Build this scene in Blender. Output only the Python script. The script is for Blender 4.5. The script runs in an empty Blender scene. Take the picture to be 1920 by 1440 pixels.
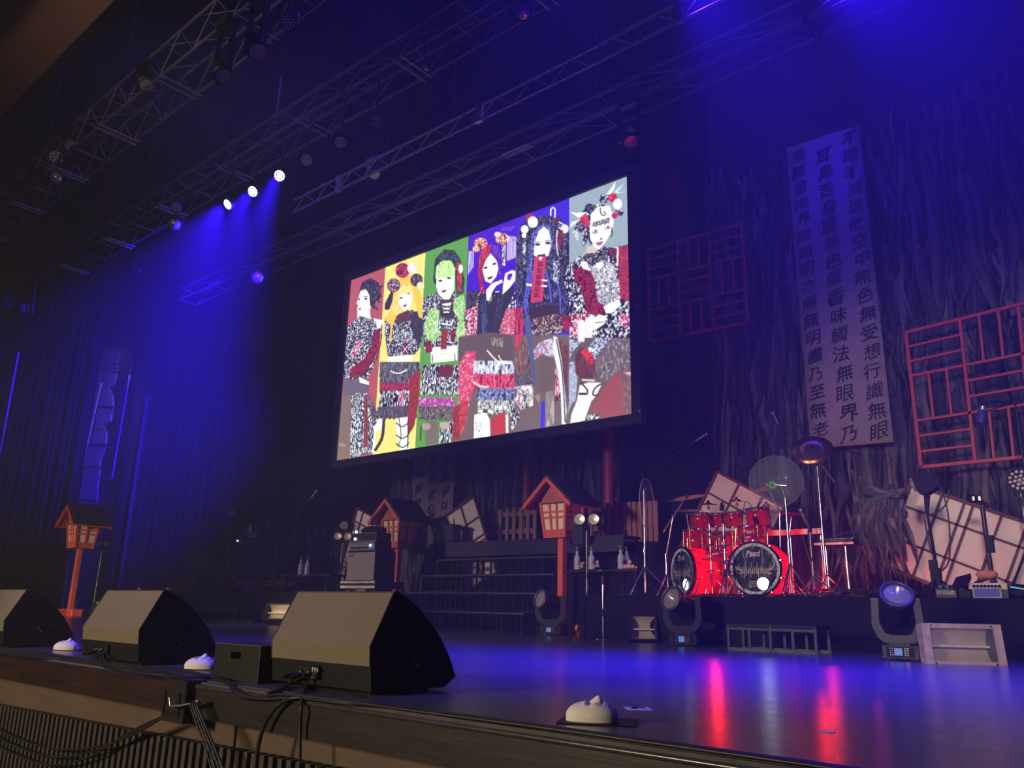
import bpy, math, random
import numpy as np
from mathutils import Vector, Matrix

SC = bpy.context.scene
COL = SC.collection
random.seed(7)
PI = math.pi

# ------------------------------------------------------------------ camera
YAW, PITCH, ROLL, FPX, CAM_Z = 0.7091, 0.2718, 0.0211, 1499.9, 0.42
_cy, _sy, _cp, _sp = math.cos(YAW), math.sin(YAW), math.cos(PITCH), math.sin(PITCH)
FWD = Vector((-_sy*_cp, _cy*_cp, _sp))
_r = Vector((_cy, _sy, 0)); _u = _r.cross(FWD)
RGT = math.cos(ROLL)*_r + math.sin(ROLL)*_u
UPV = -math.sin(ROLL)*_r + math.cos(ROLL)*_u
CAM = Vector((0, 0, CAM_Z))
cam = bpy.data.cameras.new('camera'); cam.sensor_width = 36; cam.lens = FPX/1920*36; cam.clip_start = 0.05
co = bpy.data.objects.new('camera', cam); COL.objects.link(co)
co.matrix_world = Matrix(((RGT.x, UPV.x, -FWD.x, CAM.x), (RGT.y, UPV.y, -FWD.y, CAM.y), (RGT.z, UPV.z, -FWD.z, CAM.z), (0, 0, 0, 1)))
SC.camera = co

def ray(x, y): return FWD + RGT*((x-960)/FPX) + UPV*((720-y)/FPX)
def at(x, y, Y):                       # surveyed point of the photograph on the upright plane at depth Y
    d = ray(x, y); return CAM + d*(Y/d.y)
def gr(x, y, z=0.0):                   # surveyed point on the level plane z
    d = ray(x, y); return CAM + d*((z-CAM_Z)/d.z)
def onx(x, y, X):
    d = ray(x, y); return CAM + d*(X/d.x)

# ------------------------------------------------------------------ world, haze, exposure
SC.view_settings.view_transform = 'Standard'
SC.view_settings.look = 'None'
SC.view_settings.exposure = 0.0
SC.view_settings.gamma = 1.0
SC.view_settings.use_curve_mapping = False
SC.cycles.use_denoising = True
SC.cycles.max_bounces = 6
SC.cycles.diffuse_bounces = 2
SC.cycles.glossy_bounces = 3
SC.cycles.transmission_bounces = 5
SC.cycles.transparent_max_bounces = 8
SC.cycles.volume_bounces = 0
SC.cycles.caustics_reflective = False
SC.cycles.caustics_refractive = False
SC.cycles.sample_clamp_indirect = 4.0
w = bpy.data.worlds.new('hall'); SC.world = w; w.use_nodes = True
nt = w.node_tree
nt.nodes['Background'].inputs[0].default_value = (0.010, 0.008, 0.05, 1)
nt.nodes['Background'].inputs[1].default_value = 0.12
HAZE = 0.0062
vs = nt.nodes.new('ShaderNodeVolumeScatter')
vs.inputs['Color'].default_value = (1, 1, 1, 1); vs.inputs['Density'].default_value = HAZE; vs.inputs['Anisotropy'].default_value = 0.25
nt.links.new(vs.outputs[0], nt.nodes['World Output'].inputs['Volume'])

def lamp(kind, name, loc, target, energy, color, size=0.2, angle=30, blend=0.6):
    l = bpy.data.lights.new(name, kind); l.energy = energy; l.color = color
    if kind == 'SPOT': l.spot_size = math.radians(angle); l.spot_blend = blend; l.shadow_soft_size = size
    elif kind == 'AREA': l.shape = 'DISK'; l.size = size
    else: l.shadow_soft_size = size
    o = bpy.data.objects.new(name, l); COL.objects.link(o); o.location = loc
    if target is not None:
        o.rotation_euler = (Vector(target)-Vector(loc)).to_track_quat('-Z', 'Y').to_euler()
    return o

BLUE = (0.022, 0.0015, 1.0)
# the three lit wash lights on the second truss, aimed down at the stage-right wing
PAR_LIT = [at(518, 332, 6.725), at(465, 362, 6.725), at(415, 388, 6.725)]
for p, tg, e, ang in zip(PAR_LIT, [at(360, 760, 10.6), at(300, 760, 11.0), at(225, 720, 11.4)], (62000, 56000, 56000), (28, 32, 36)):
    lamp('SPOT', 'blue_wash', p, tg, e, BLUE, 0.10, ang, 1.0)
# blue wash lights hung above the upper edge of the view, aimed across toward the near wing
for (px, py, Y), tg, e, ang in [((1285, -40, 8.8), (-3.0, 8.3, 6.5), 6500, 56), ((1530, -55, 10.0), (-0.5, 8.5, 6.5), 15000, 60),
                                ((1740, -130, 10.6), (3.0, 8.5, 7.5), 21000, 70), ((1960, -100, 10.6), (4.0, 8.5, 7.5), 29000, 80)]:
    lamp('SPOT', 'blue_wash', at(px, py, Y), tg, e, BLUE, 0.15, ang, 1.0)
lamp('SPOT', 'blue_wash', (-4.2, 12.2, 10.6), (-4.2, 13.9, 4.5), 520, BLUE, 0.15, 80, 1.0)  # weak spot added to bring blue onto the banner top
# blue pools on the stage floor from soft lights high over the front of the stage
for loc, e, sz in [((-4.3, 5.4, 13.2), 210, 1.6), ((-2.3, 6.3, 13.2), 240, 1.4), ((-7.0, 5.0, 13.2), 90, 1.4)]:
    o = lamp('AREA', 'blue_downlight', loc, (loc[0], loc[1]+.01, 0), e, BLUE, sz); o.data.spread = math.radians(26)
# wide dim blue fill added over the whole stage to turn the haze navy
for loc in ((-16, 8, 12.5), (-5, 10, 12.5)): lamp('AREA', 'blue_fill', loc, (loc[0], loc[1]+.5, 0), 120, (.16, .12, 1.0), 5.0)
# warm front of house spotlights on the stage set, from the auditorium
for src, tg, e, ang in [((-6, -11, 2.6), (-8.6, 11.0, 1.3), 7000, 15), ((-17, -11, 4.5), (-13.2, 11.2, 1.2), 7000, 15), ((2.5, -11, 4.0), (-1.9, 10.8, 0.8), 5400, 16), ((-12, -11, 2.6), (-20.6, 8.3, 1.2), 9000, 10),
                        ((-6, -11, 2.6), (-5.2, 11.0, 1.2), 4000, 12), ((-10, -11, 2.2), (-13.71, 9.4, 0.25), 12000, 5), ((-12, -11, 2.2), (-20.11, 8.8, 0.25), 12000, 5), ((-6, -11, 2.6), (-15.9, 13.9, 2.9), 6500, 6), ((2.5, -11, 3.4), (-2.6, 13.9, 3.4), 5200, 15)]:  # narrowest pair added to brighten the two far floodlight reflectors
    lamp('SPOT', 'front_spot', src, tg, e, (1.0, 0.80, 0.64), 0.5, ang, 0.9)
# low warm house light on the stage edge, then fills added for the soffit, nearest truss and wing
lamp('SPOT', 'house_and_fill_light', (-6.5, -8.0, 2.6), (-4.6, 2.6, -0.1), 3600, (1.0, 0.80, 0.56), 1.0, 50, 0.6)
lamp('SPOT', 'house_and_fill_light', (-11.0, 0.6, 7.2), (-12.0, 3.4, 9.2), 110, (1.0, 0.72, 0.5), 0.3, 110, 0.9)  # fill added close below the soffit to bring out its brown
lamp('SPOT', 'house_and_fill_light', (-9.0, 1.0, 8.0), (-11.5, 5.0, 8.8), 190, (0.9, 0.85, 1.0), 0.3, 80, 0.9)  # fill added to lift the nearest truss out of the dark
lamp('SPOT', 'wing_fill', at(230, 640, 10.8), at(185, 800, 12.4), 420, (0.95, 0.85, 0.8), 0.3, 60, 1.0)  # fill added to brighten the pale wing scenery
# red light round and inside the drum kit
RED = (1.0, 0.02, 0.01)

# ------------------------------------------------------------------ materials
def lin(c):
    f = lambda v: v/12.92 if v <= 0.04045 else ((v+0.055)/1.055)**2.4
    return (f(c[0]/255), f(c[1]/255), f(c[2]/255), 1)
MATS = {}
def mat(name, col, rough=0.6, metal=0.0, var=0.25, scale=12.0, bump=0.0, coat=0.0, spec=0.5, stretch=None):
    if name in MATS: return MATS[name]
    m = bpy.data.materials.new(name); m.use_nodes = True; t = m.node_tree; b = t.nodes['Principled BSDF']
    tc = t.nodes.new('ShaderNodeTexCoord'); mp = t.nodes.new('ShaderNodeMapping'); n = t.nodes.new('ShaderNodeTexNoise')
    if stretch: mp.inputs['Scale'].default_value = stretch
    n.inputs['Scale'].default_value = scale; n.inputs['Detail'].default_value = 5
    t.links.new(tc.outputs['Object'], mp.inputs[0]); t.links.new(mp.outputs[0], n.inputs['Vector'])
    r = t.nodes.new('ShaderNodeValToRGB'); e = r.color_ramp.elements
    e[0].position = 0.3; e[1].position = 0.7
    e[0].color = tuple(max(0, c*(1-var)) for c in col[:3])+(1,); e[1].color = tuple(min(1, c*(1+var)) for c in col[:3])+(1,)
    t.links.new(n.outputs['Fac'], r.inputs[0]); t.links.new(r.outputs[0], b.inputs['Base Color'])
    b.inputs['Roughness'].default_value = rough; b.inputs['Metallic'].default_value = metal
    b.inputs['Specular IOR Level'].default_value = spec; b.inputs['Coat Weight'].default_value = coat
    if bump:
        bp = t.nodes.new('ShaderNodeBump'); bp.inputs['Strength'].default_value = bump; bp.inputs['Distance'].default_value = 0.01
        t.links.new(n.outputs['Fac'], bp.inputs['Height']); t.links.new(bp.outputs[0], b.inputs['Normal'])
    MATS[name] = m; return m
def glow(name, col, strength):
    if name in MATS: return MATS[name]
    m = bpy.data.materials.new(name); m.use_nodes = True; b = m.node_tree.nodes['Principled BSDF']
    b.inputs['Base Color'].default_value = (0.02, 0.02, 0.02, 1)
    b.inputs['Emission Color'].default_value = tuple(col[:3])+(1,); b.inputs['Emission Strength'].default_value = strength
    MATS[name] = m; return m
def clear(name, col, fac=0.75, rough=0.08):
    if name in MATS: return MATS[name]
    m = bpy.data.materials.new(name); m.use_nodes = True; t = m.node_tree; b = t.nodes['Principled BSDF']
    b.inputs['Base Color'].default_value = tuple(col[:3])+(1,); b.inputs['Roughness'].default_value = rough
    tr = t.nodes.new('ShaderNodeBsdfTransparent'); mx = t.nodes.new('ShaderNodeMixShader'); mx.inputs[0].default_value = fac
    t.links.new(b.outputs[0], mx.inputs[1]); t.links.new(tr.outputs[0], mx.inputs[2])
    t.links.new(mx.outputs[0], t.nodes['Material Output'].inputs[0]); MATS[name] = m; return m
def translucent(name, col, fac=0.6, rough=0.15):
    m = bpy.data.materials.new(name); m.use_nodes = True; t = m.node_tree; b = t.nodes['Principled BSDF']
    b.inputs['Base Color'].default_value = tuple(col[:3])+(1,); b.inputs['Roughness'].default_value = rough
    tr = t.nodes.new('ShaderNodeBsdfTranslucent'); tr.inputs[0].default_value = tuple(col[:3])+(1,)
    mx = t.nodes.new('ShaderNodeMixShader'); mx.inputs[0].default_value = fac
    t.links.new(b.outputs[0], mx.inputs[1]); t.links.new(tr.outputs[0], mx.inputs[2])
    t.links.new(mx.outputs[0], t.nodes['Material Output'].inputs[0]); MATS[name] = m; return m

M_BLACK = mat('black_paint', (0.007, 0.007, 0.008), 0.55, var=0.4, spec=0.2)
M_BLACKM = mat('black_metal', (0.02, 0.02, 0.022), 0.4, 0.3)
M_DARK = mat('dark_plastic', (0.011, 0.011, 0.0125), 0.5)
M_CABLE = mat('cable_rubber', (0.018, 0.016, 0.015), 0.45)
M_STEEL = mat('truss_aluminium', (0.30, 0.29, 0.30), 0.42, 0.6)
M_DKSTEEL = mat('dark_truss', (0.10, 0.095, 0.105), 0.5, 0.2)
M_CHROME = mat('chrome', (0.55, 0.55, 0.57), 0.18, 1.0, var=0.08)
M_RED = mat('vermilion_paint', (0.74, 0.12, 0.06), 0.55, var=0.15)
M_REDDK = mat('maroon_wood', (0.10, 0.018, 0.018), 0.6)
M_LATT = mat('red_lattice_paint', (0.50, 0.04, 0.055), 0.55, var=0.15)
M_PAPER = mat('shoji_paper', (0.76, 0.66, 0.64), 0.9, var=0.06, scale=3)
M_LPAPER = mat('lantern_paper', (0.84, 0.72, 0.52), 0.85, var=0.05)
M_ROOF = mat('lantern_roof', (0.020, 0.017, 0.018), 0.7, var=0.3, scale=25)
M_GRILLE = mat('speaker_grille', (0.185, 0.152, 0.098), 0.75, var=0.14, scale=260)
M_WEDGE = mat('wedge_paint', (0.009, 0.009, 0.010), 0.6, spec=0.25, var=0.3, scale=150, bump=0.15)
M_AMPCLOTH = mat('amp_cloth', (0.34, 0.295, 0.26), 0.85, var=0.12, scale=90)
M_BRONZE = mat('cymbal_bronze', (0.42, 0.20, 0.09), 0.28, 0.9, var=0.12)
M_WOOD = mat('picket_wood', (0.24, 0.125, 0.085), 0.7, var=0.3, scale=9, stretch=(4, 4, 0.4))
M_CLOTH = mat('banner_cloth', (0.29, 0.225, 0.25), 0.9, var=0.10, scale=5, bump=0.1)
M_INK = mat('ink', (0.006, 0.005, 0.008), 0.8)
M_WHITEPL = mat('white_plaster', (0.88, 0.82, 0.76), 0.7, var=0.05, scale=30)
M_SILVER = mat('reflector', (0.62, 0.60, 0.55), 0.22, 1.0, var=0.1)
M_TANMET = mat('tan_metal', (0.58, 0.45, 0.27), 0.5, 0.2)
M_PALE = mat('pale_wood_edge', (0.62, 0.50, 0.44), 0.5)
M_GOLD = mat('gold_lug', (0.55, 0.36, 0.10), 0.25, 1.0)
M_CREAM = mat('cream_edge', (0.80, 0.72, 0.46), 0.5)
M_CLEAR = clear('clear_acrylic', (0.75, 0.8, 0.75), 0.92)
M_BOTTLE = clear('bottle_plastic', (0.62, 0.64, 0.80), 0.45, 0.15)
M_CAP = mat('bottle_cap', (0.45, 0.42, 0.75), 0.5)
M_GLASS = clear('lamp_glass', (0.5, 0.5, 0.5), 0.93, 0.05)
M_ACR = translucent('red_acrylic', (0.85, 0.03, 0.015), 0.5)
M_LENS = mat('lens_grey', (0.34, 0.34, 0.33), 0.25, 0.5, var=0.2, scale=60)
M_LED = mat('led_lens', (0.75, 0.73, 0.72), 0.35, var=0.1)
M_LENSW = mat('lens_warm', (0.85, 0.78, 0.55), 0.25, 0.4, var=0.3, scale=60)

# ------------------------------------------------------------------ mesh builder
def V(*a): return Vector(a)
def frame(d):
    d = Vector(d).normalized()
    a = Vector((0, 0, 1)) if abs(d.z) < 0.95 else Vector((1, 0, 0))
    x = a.cross(d).normalized(); y = d.cross(x).normalized()
    return x, y, d
class MB:
    def __init__(s): s.v = []; s.f = []; s.m = []; s.sm = []
    def add(s, vs, fs, mi=0, smooth=False):
        k = len(s.v); s.v += [tuple(v) for v in vs]
        for f in fs: s.f.append([k+i for i in f]); s.m.append(mi); s.sm.append(smooth)
        return s
    def box8(s, p, mi=0):
        return s.add(p, [(3, 2, 1, 0), (4, 5, 6, 7), (0, 1, 5, 4), (1, 2, 6, 5), (2, 3, 7, 6), (3, 0, 4, 7)], mi)
    def box(s, x0, x1, y0, y1, z0, z1, mi=0, b=0.0):
        if b <= 0: return s.box8([(x0, y0, z0), (x1, y0, z0), (x1, y1, z0), (x0, y1, z0), (x0, y0, z1), (x1, y0, z1), (x1, y1, z1), (x0, y1, z1)], mi)
        b = min(b, (x1-x0)*.45, (y1-y0)*.45, (z1-z0)*.45)       # chamfered box
        vs = []; fs = []
        X, Y, Z = (x0, x1), (y0, y1), (z0, z1); sg = (1, -1); idx = {}
        for i in (0, 1):
            for j in (0, 1):
                for k in (0, 1):
                    for a in range(3):
                        q = [X[i]+sg[i]*(b if a != 0 else 0), Y[j]+sg[j]*(b if a != 1 else 0), Z[k]+sg[k]*(b if a != 2 else 0)]
                        idx[i, j, k, a] = len(vs); vs.append(q)
        I = lambda i, j, k, a: idx[i, j, k, a]
        c4 = [(0, 0), (1, 0), (1, 1), (0, 1)]
        for e in (0, 1):
            for a in range(3):
                f = []
                for (p, q) in c4:
                    t = (e, p, q) if a == 0 else ((p, e, q) if a == 1 else (p, q, e)); f.append(I(*t, a))
                fs.append(f)
        for p in (0, 1):
            for q in (0, 1):
                fs.append([I(0, p, q, 1), I(1, p, q, 1), I(1, p, q, 2), I(0, p, q, 2)])
                fs.append([I(p, 0, q, 0), I(p, 1, q, 0), I(p, 1, q, 2), I(p, 0, q, 2)])
                fs.append([I(p, q, 0, 0), I(p, q, 1, 0), I(p, q, 1, 1), I(p, q, 0, 1)])
        for i in (0, 1):
            for j in (0, 1):
                for k in (0, 1): fs.append([I(i, j, k, 0), I(i, j, k, 1), I(i, j, k, 2)])
        return s.add(vs, fs, mi)
    def obox(s, c, ax, ay, az, mi=0):       # oriented box: half-axis vectors
        c, ax, ay, az = map(Vector, (c, ax, ay, az))
        return s.box8([c-ax-ay-az, c+ax-ay-az, c+ax+ay-az, c-ax+ay-az, c-ax-ay+az, c+ax-ay+az, c+ax+ay+az, c-ax+ay+az], mi)
    def bar(s, a, b, w=0.03, h=None, mi=0, up=None):
        a, b = Vector(a), Vector(b); d = b-a; h = h or w
        if up is None: x, y, z = frame(d)
        else: z = d.normalized(); x = Vector(up).cross(z).normalized(); y = z.cross(x)
        return s.obox((a+b)/2, x*w/2, y*h/2, d/2, mi)
    def tube(s, pts, r, n=8, mi=0, cap=True, r2=None):
        pts = [Vector(p) for p in pts]; N = len(pts); vs = []; fs = []
        x = None
        for i, p in enumerate(pts):
            d = (pts[min(i+1, N-1)]-pts[max(i-1, 0)])
            if d.length < 1e-9: d = Vector((0, 0, 1))
            d.normalize()
            if x is None: x, y, _ = frame(d)
            else:
                x = (x-d*x.dot(d))
                if x.length < 1e-6: x, y, _ = frame(d)
                x.normalize(); y = d.cross(x)
            rr = r if r2 is None else r+(r2-r)*i/max(1, N-1)
            for k in range(n): vs.append(p+(x*math.cos(2*PI*k/n)+y*math.sin(2*PI*k/n))*rr)
        for i in range(N-1):
            for k in range(n): fs.append((i*n+k, i*n+(k+1) % n, (i+1)*n+(k+1) % n, (i+1)*n+k))
        s.add(vs, fs, mi, True)
        if cap: s.add(vs[:n], [tuple(range(n))[::-1]], mi); s.add(vs[-n:], [tuple(range(n))], mi)
        return s
    def lathe(s, prof, o=(0, 0, 0), axis=(0, 0, 1), n=24, mi=0, smooth=True):  # prof: (radius, height along axis)
        o = Vector(o); x, y, z = frame(axis); vs = []; fs = []
        for r, h in prof:
            for k in range(n): vs.append(o+z*h+(x*math.cos(2*PI*k/n)+y*math.sin(2*PI*k/n))*max(r, 1e-4))
        for i in range(len(prof)-1):
            for k in range(n): fs.append((i*n+k, i*n+(k+1) % n, (i+1)*n+(k+1) % n, (i+1)*n+k))
        return s.add(vs, fs, mi, smooth)
    def disc(s, o, axis, r, n=24, mi=0, t=0.0):
        return s.lathe([(0, t), (r, t), (r, 0), (0, 0)] if t else [(0, 0), (r, 0)], o, axis, n, mi, False)
    def prism(s, poly, O, U, W, T, mi=0):   # poly in (u,w), extruded along T
        O, U, W, T = map(Vector, (O, U, W, T)); n = len(poly)
        a = [O+U*p[0]+W*p[1] for p in poly]; b = [q+T for q in a]
        return s.add(a+b, [tuple(range(n))[::-1], tuple(range(n, 2*n))]+[(i, (i+1) % n, n+(i+1) % n, n+i) for i in range(n)], mi)
    def ball(s, c, r, n=12, mi=0, sc=(1, 1, 1)):
        c = Vector(c); vs = []; fs = []; R = n//2
        for i in range(R+1):
            th = PI*i/R
            for k in range(n): vs.append(c+Vector((math.sin(th)*math.cos(2*PI*k/n)*r*sc[0], math.sin(th)*math.sin(2*PI*k/n)*r*sc[1], math.cos(th)*r*sc[2])))
        for i in range(R):
            for k in range(n): fs.append((i*n+k, (i+1)*n+k, (i+1)*n+(k+1) % n, i*n+(k+1) % n))
        return s.add(vs, fs, mi, True)
    def each(s, name, mats, parent=None):      # every loose piece becomes an object of its own
        par_ = list(range(len(s.v)))
        def root(i):
            while par_[i] != i: par_[i] = par_[par_[i]]; i = par_[i]
            return i
        seen = {}
        for i, v in enumerate(s.v):
            k = (round(v[0], 5), round(v[1], 5), round(v[2], 5))
            if k in seen: par_[root(i)] = root(seen[k])
            else: seen[k] = i
        for f in s.f:
            for i in f[1:]: par_[root(i)] = root(f[0])
        grp = {}
        for n, f in enumerate(s.f): grp.setdefault(root(f[0]), []).append(n)
        out = []
        for fs in grp.values():
            m = MB(); ids = {}
            for n in fs:
                for i in s.f[n]:
                    if i not in ids: ids[i] = len(m.v); m.v.append(s.v[i])
                m.f.append([ids[i] for i in s.f[n]]); m.m.append(s.m[n]); m.sm.append(s.sm[n])
            out.append(m.build(name, mats, parent))
        return out
    def build(s, name, mats, parent=None):
        me = bpy.data.meshes.new(name)
        off = Vector((0, 0, 0))
        p = parent
        while p is not None: off += p.location; p = p.parent
        me.from_pydata([(v[0]-off.x, v[1]-off.y, v[2]-off.z) for v in s.v], [], s.f)
        if not isinstance(mats, (list, tuple)): mats = [mats]
        for m in mats: me.materials.append(m)
        me.polygons.foreach_set('material_index', s.m); me.polygons.foreach_set('use_smooth', s.sm)
        me.update()
        o = bpy.data.objects.new(name, me); COL.objects.link(o)
        if parent is not None: o.parent = parent
        return o
def tag(o, label=None, cat=None, group=None, kind=None):
    if label: o['label'] = label
    if cat: o['category'] = cat
    if group: o['group'] = group
    if kind: o['kind'] = kind
    return o
def thing(name, loc, label, cat, group=None):
    o = bpy.data.objects.new(name, None); COL.objects.link(o); o.location = loc; o.empty_display_size = 0.1
    return tag(o, label, cat, group)
def copy_tree(o, parent=None):
    c = o.copy(); COL.objects.link(c); c.parent = parent
    for ch in list(o.children): copy_tree(ch, c)
    return c
def struct(name, mb, m): return tag(mb.build(name, m), kind='structure')
def catenary(a, b, sag, n=12, side=(0, 0, 0)):
    a, b, side = Vector(a), Vector(b), Vector(side)
    return [a.lerp(b, i/n)+(Vector((0, 0, -sag))+side)*(4*(i/n)*(1-i/n)) for i in range(n+1)]
def smooth_path(pts, n=6):
    pts = [Vector(p) for p in pts]; out = []
    for i in range(len(pts)-1):
        p0, p1, p2, p3 = pts[max(0, i-1)], pts[i], pts[i+1], pts[min(len(pts)-1, i+2)]
        for k in range(n):
            t = k/n
            out.append(0.5*((2*p1)+(p2-p0)*t+(2*p0-5*p1+4*p2-p3)*t*t+(3*p1-p0-3*p2+p3)*t**3))
    return out+[pts[-1]]
def glyphs(s, off=0.0):
    c = bpy.data.curves.new('t', 'FONT'); c.body = s; c.resolution_u = 3; c.offset = off
    o = bpy.data.objects.new('t', c); COL.objects.link(o)
    dg = bpy.context.evaluated_depsgraph_get(); me = bpy.data.meshes.new_from_object(o.evaluated_get(dg))
    vs = [tuple(v.co) for v in me.vertices]; fs = [tuple(p.vertices) for p in me.polygons]
    bpy.data.objects.remove(o); bpy.data.curves.remove(c); bpy.data.meshes.remove(me)
    return vs, fs
def write(mb, s, fn, off=0.0, mi=0, em=False):       # text through a mapping of its centred unit box (x -.5..5, y -.5...5 high)
    vs, fs = glyphs(s, off)
    if not vs: return
    xs = [v[0] for v in vs]; ys = [v[1] for v in vs]; x0, x1, y0, y1 = min(xs), max(xs), min(ys), max(ys)
    if em: mb.add([fn(v[0]-.5, v[1]-.38) for v in vs], fs, mi)          # keep a glyph's own proportions
    else: mb.add([fn((v[0]-x0)/max(1e-6, x1-x0)-.5, (v[1]-y0)/max(1e-6, y1-y0)-.5) for v in vs], fs, mi)
# ------------------------------------------------------------------ the hall and stage
YE, YR, ZR = 2.43, 9.92, 0.61
m_floor = bpy.data.materials.new('stage_floor'); m_floor.use_nodes = True
t = m_floor.node_tree; b = t.nodes['Principled BSDF']
tc = t.nodes.new('ShaderNodeTexCoord'); mp = t.nodes.new('ShaderNodeMapping'); mp.inputs['Scale'].default_value = (0.35, 6, 1)
n1 = t.nodes.new('ShaderNodeTexNoise'); n1.inputs['Scale'].default_value = 2.2; n1.inputs['Detail'].default_value = 8
n2 = t.nodes.new('ShaderNodeTexNoise'); n2.inputs['Scale'].default_value = 120
t.links.new(tc.outputs['Object'], mp.inputs[0]); t.links.new(mp.outputs[0], n1.inputs['Vector']); t.links.new(tc.outputs['Object'], n2.inputs['Vector'])
cr = t.nodes.new('ShaderNodeValToRGB'); cr.color_ramp.elements[0].color = (0.085, 0.08, 0.082, 1); cr.color_ramp.elements[1].color = (0.16, 0.15, 0.155, 1)
t.links.new(n1.outputs['Fac'], cr.inputs[0]); t.links.new(cr.outputs[0], b.inputs['Base Color'])
mr = t.nodes.new('ShaderNodeMapRange'); mr.inputs['To Min'].default_value = 0.17; mr.inputs['To Max'].default_value = 0.30
t.links.new(n1.outputs['Fac'], mr.inputs['Value']); t.links.new(mr.outputs[0], b.inputs['Roughness'])
bp = t.nodes.new('ShaderNodeBump'); bp.inputs['Strength'].default_value = 0.06; bp.inputs['Distance'].default_value = 0.004
t.links.new(n2.outputs['Fac'], bp.inputs['Height']); t.links.new(bp.outputs[0], b.inputs['Normal'])
struct('floor', MB().box(-40, 6, YE, 16, -0.17, 0.0), m_floor)

m_lip = mat('stage_lip_wood', (0.018, 0.013, 0.011), 0.42, var=0.5, scale=5, stretch=(0.5, 6, 6), bump=0.1)
m_lipred = mat('stage_lip_red_wood', (0.026, 0.0095, 0.008), 0.45, var=0.45, scale=5, stretch=(0.5, 6, 6), bump=0.1)
XB = -4.26                                   # where the two boards of the lip meet, at the cable box
struct('trim_1', MB().box(XB, 4, 2.35, YE, -0.165, -0.012), m_lip)
struct('trim_2', MB().box(-40, XB, 2.35, YE, -0.165, -0.012), m_lipred)
m_nose = mat('stage_nosing', (0.085, 0.075, 0.075), 0.25, 0.4, var=0.2)
struct('trim_3', MB().tube([(XB+.1, 2.352, -.016), (4, 2.352, -.016)], 0.011, 10), m_nose)
struct('trim_4', MB().box(XB, 4, 2.375, 2.395, -0.012, 0.004).box(XB, 4, 2.412, 2.43, -0.012, 0.008), mat('floor_mat_edge', (0.06, 0.05, 0.04), 0.6))
m_apron = mat('apron_wood', (0.105, 0.069, 0.046), 0.6, var=0.18, scale=3, stretch=(1, 1, 3))
struct('wall_front', MB().box(-40, 4, 2.47, 2.6, -1.6, -0.165), m_apron)
s1, s2 = at(452, 1345, 2.46), at(440, 1440, 2.46)
struct('trim_5', MB().bar((-3.93, 2.468, -.17), (-3.93, 2.468, -1.2), .012, .012), M_BLACK)
# vertical slatted grille under the apron board
gz = MB(); xg = -9.5
zt = lambda X: at(0, 1320, 2.44).z+(at(600, 1432, 2.44).z-at(0, 1320, 2.44).z)*(X-at(0, 1320, 2.44).x)/(at(600, 1432, 2.44).x-at(0, 1320, 2.44).x)
while xg < -2.6:
    gz.box(xg, xg+.036, 2.40, 2.46, -1.5, zt(xg)); xg += 0.072
struct('wall_grille', gz, mat('grille_slats', (0.052, 0.044, 0.040), 0.6))
struct('trim_6', MB().box(-9.5, -2.6, 2.452, 2.469, -1.5, zt(-7)-.03), M_BLACK)

m_blk = mat('black_drape', (0.007, 0.007, 0.010), 0.95, spec=0.05, var=0.4, scale=2, stretch=(5, 5, 0.3))
struct('wall_back', MB().box(-40, 6, 15.2, 15.4, 0, 14), m_blk)
struct('wall_left', MB().box(-40.2, -40, 2.43, 15.4, 0, 14), m_blk)
struct('wall_right', MB().box(6, 6.2, 2.43, 15.4, -1.6, 14), m_blk)
struct('ceiling', MB().box(-40, 6, 3.65, 15.4, 13.8, 14), m_blk)
# proscenium soffit of brown timber, seen from below at the upper left
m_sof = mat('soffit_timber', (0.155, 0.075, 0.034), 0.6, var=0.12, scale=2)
pa, pb = at(110, 107, 3.64), at(14, 17, 3.0)
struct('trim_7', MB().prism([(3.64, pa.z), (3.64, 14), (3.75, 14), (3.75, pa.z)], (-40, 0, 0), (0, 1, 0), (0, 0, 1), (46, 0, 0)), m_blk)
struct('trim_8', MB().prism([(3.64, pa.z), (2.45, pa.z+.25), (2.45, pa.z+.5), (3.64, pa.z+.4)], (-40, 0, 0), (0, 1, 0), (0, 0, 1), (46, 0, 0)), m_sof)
struct('trim_9', MB().prism([(2.45, pa.z-.30), (1.4, pa.z-.1), (1.4, pa.z+.3), (2.45, pa.z+.25)], (-40, 0, 0), (0, 1, 0), (0, 0, 1), (46, 0, 0)), mat('soffit_timber_light', (0.21, 0.105, 0.05), 0.6, var=0.12, scale=2))

# risers and upper deck
m_rise = mat('riser_black', (0.009, 0.007, 0.009), 0.7, var=0.25, scale=4, spec=0.12)
struct('floor_riser', MB().box(-7.05, 3, YR, 14.9, 0, ZR-.03).box(-7.07, 3, YR-.02, 14.9, ZR-.03, ZR), m_rise)
struct('floor_riser', MB().box(-23.2, -11.95, YR, 14.9, 0, ZR-.03).box(-23.2, -11.95, YR-.02, 14.9, ZR-.03, ZR), m_rise)
struct('floor_deck', MB().box(-12.0, -5.6, 12.75, 14.9, 0.0, 1.6), m_rise)

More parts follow.
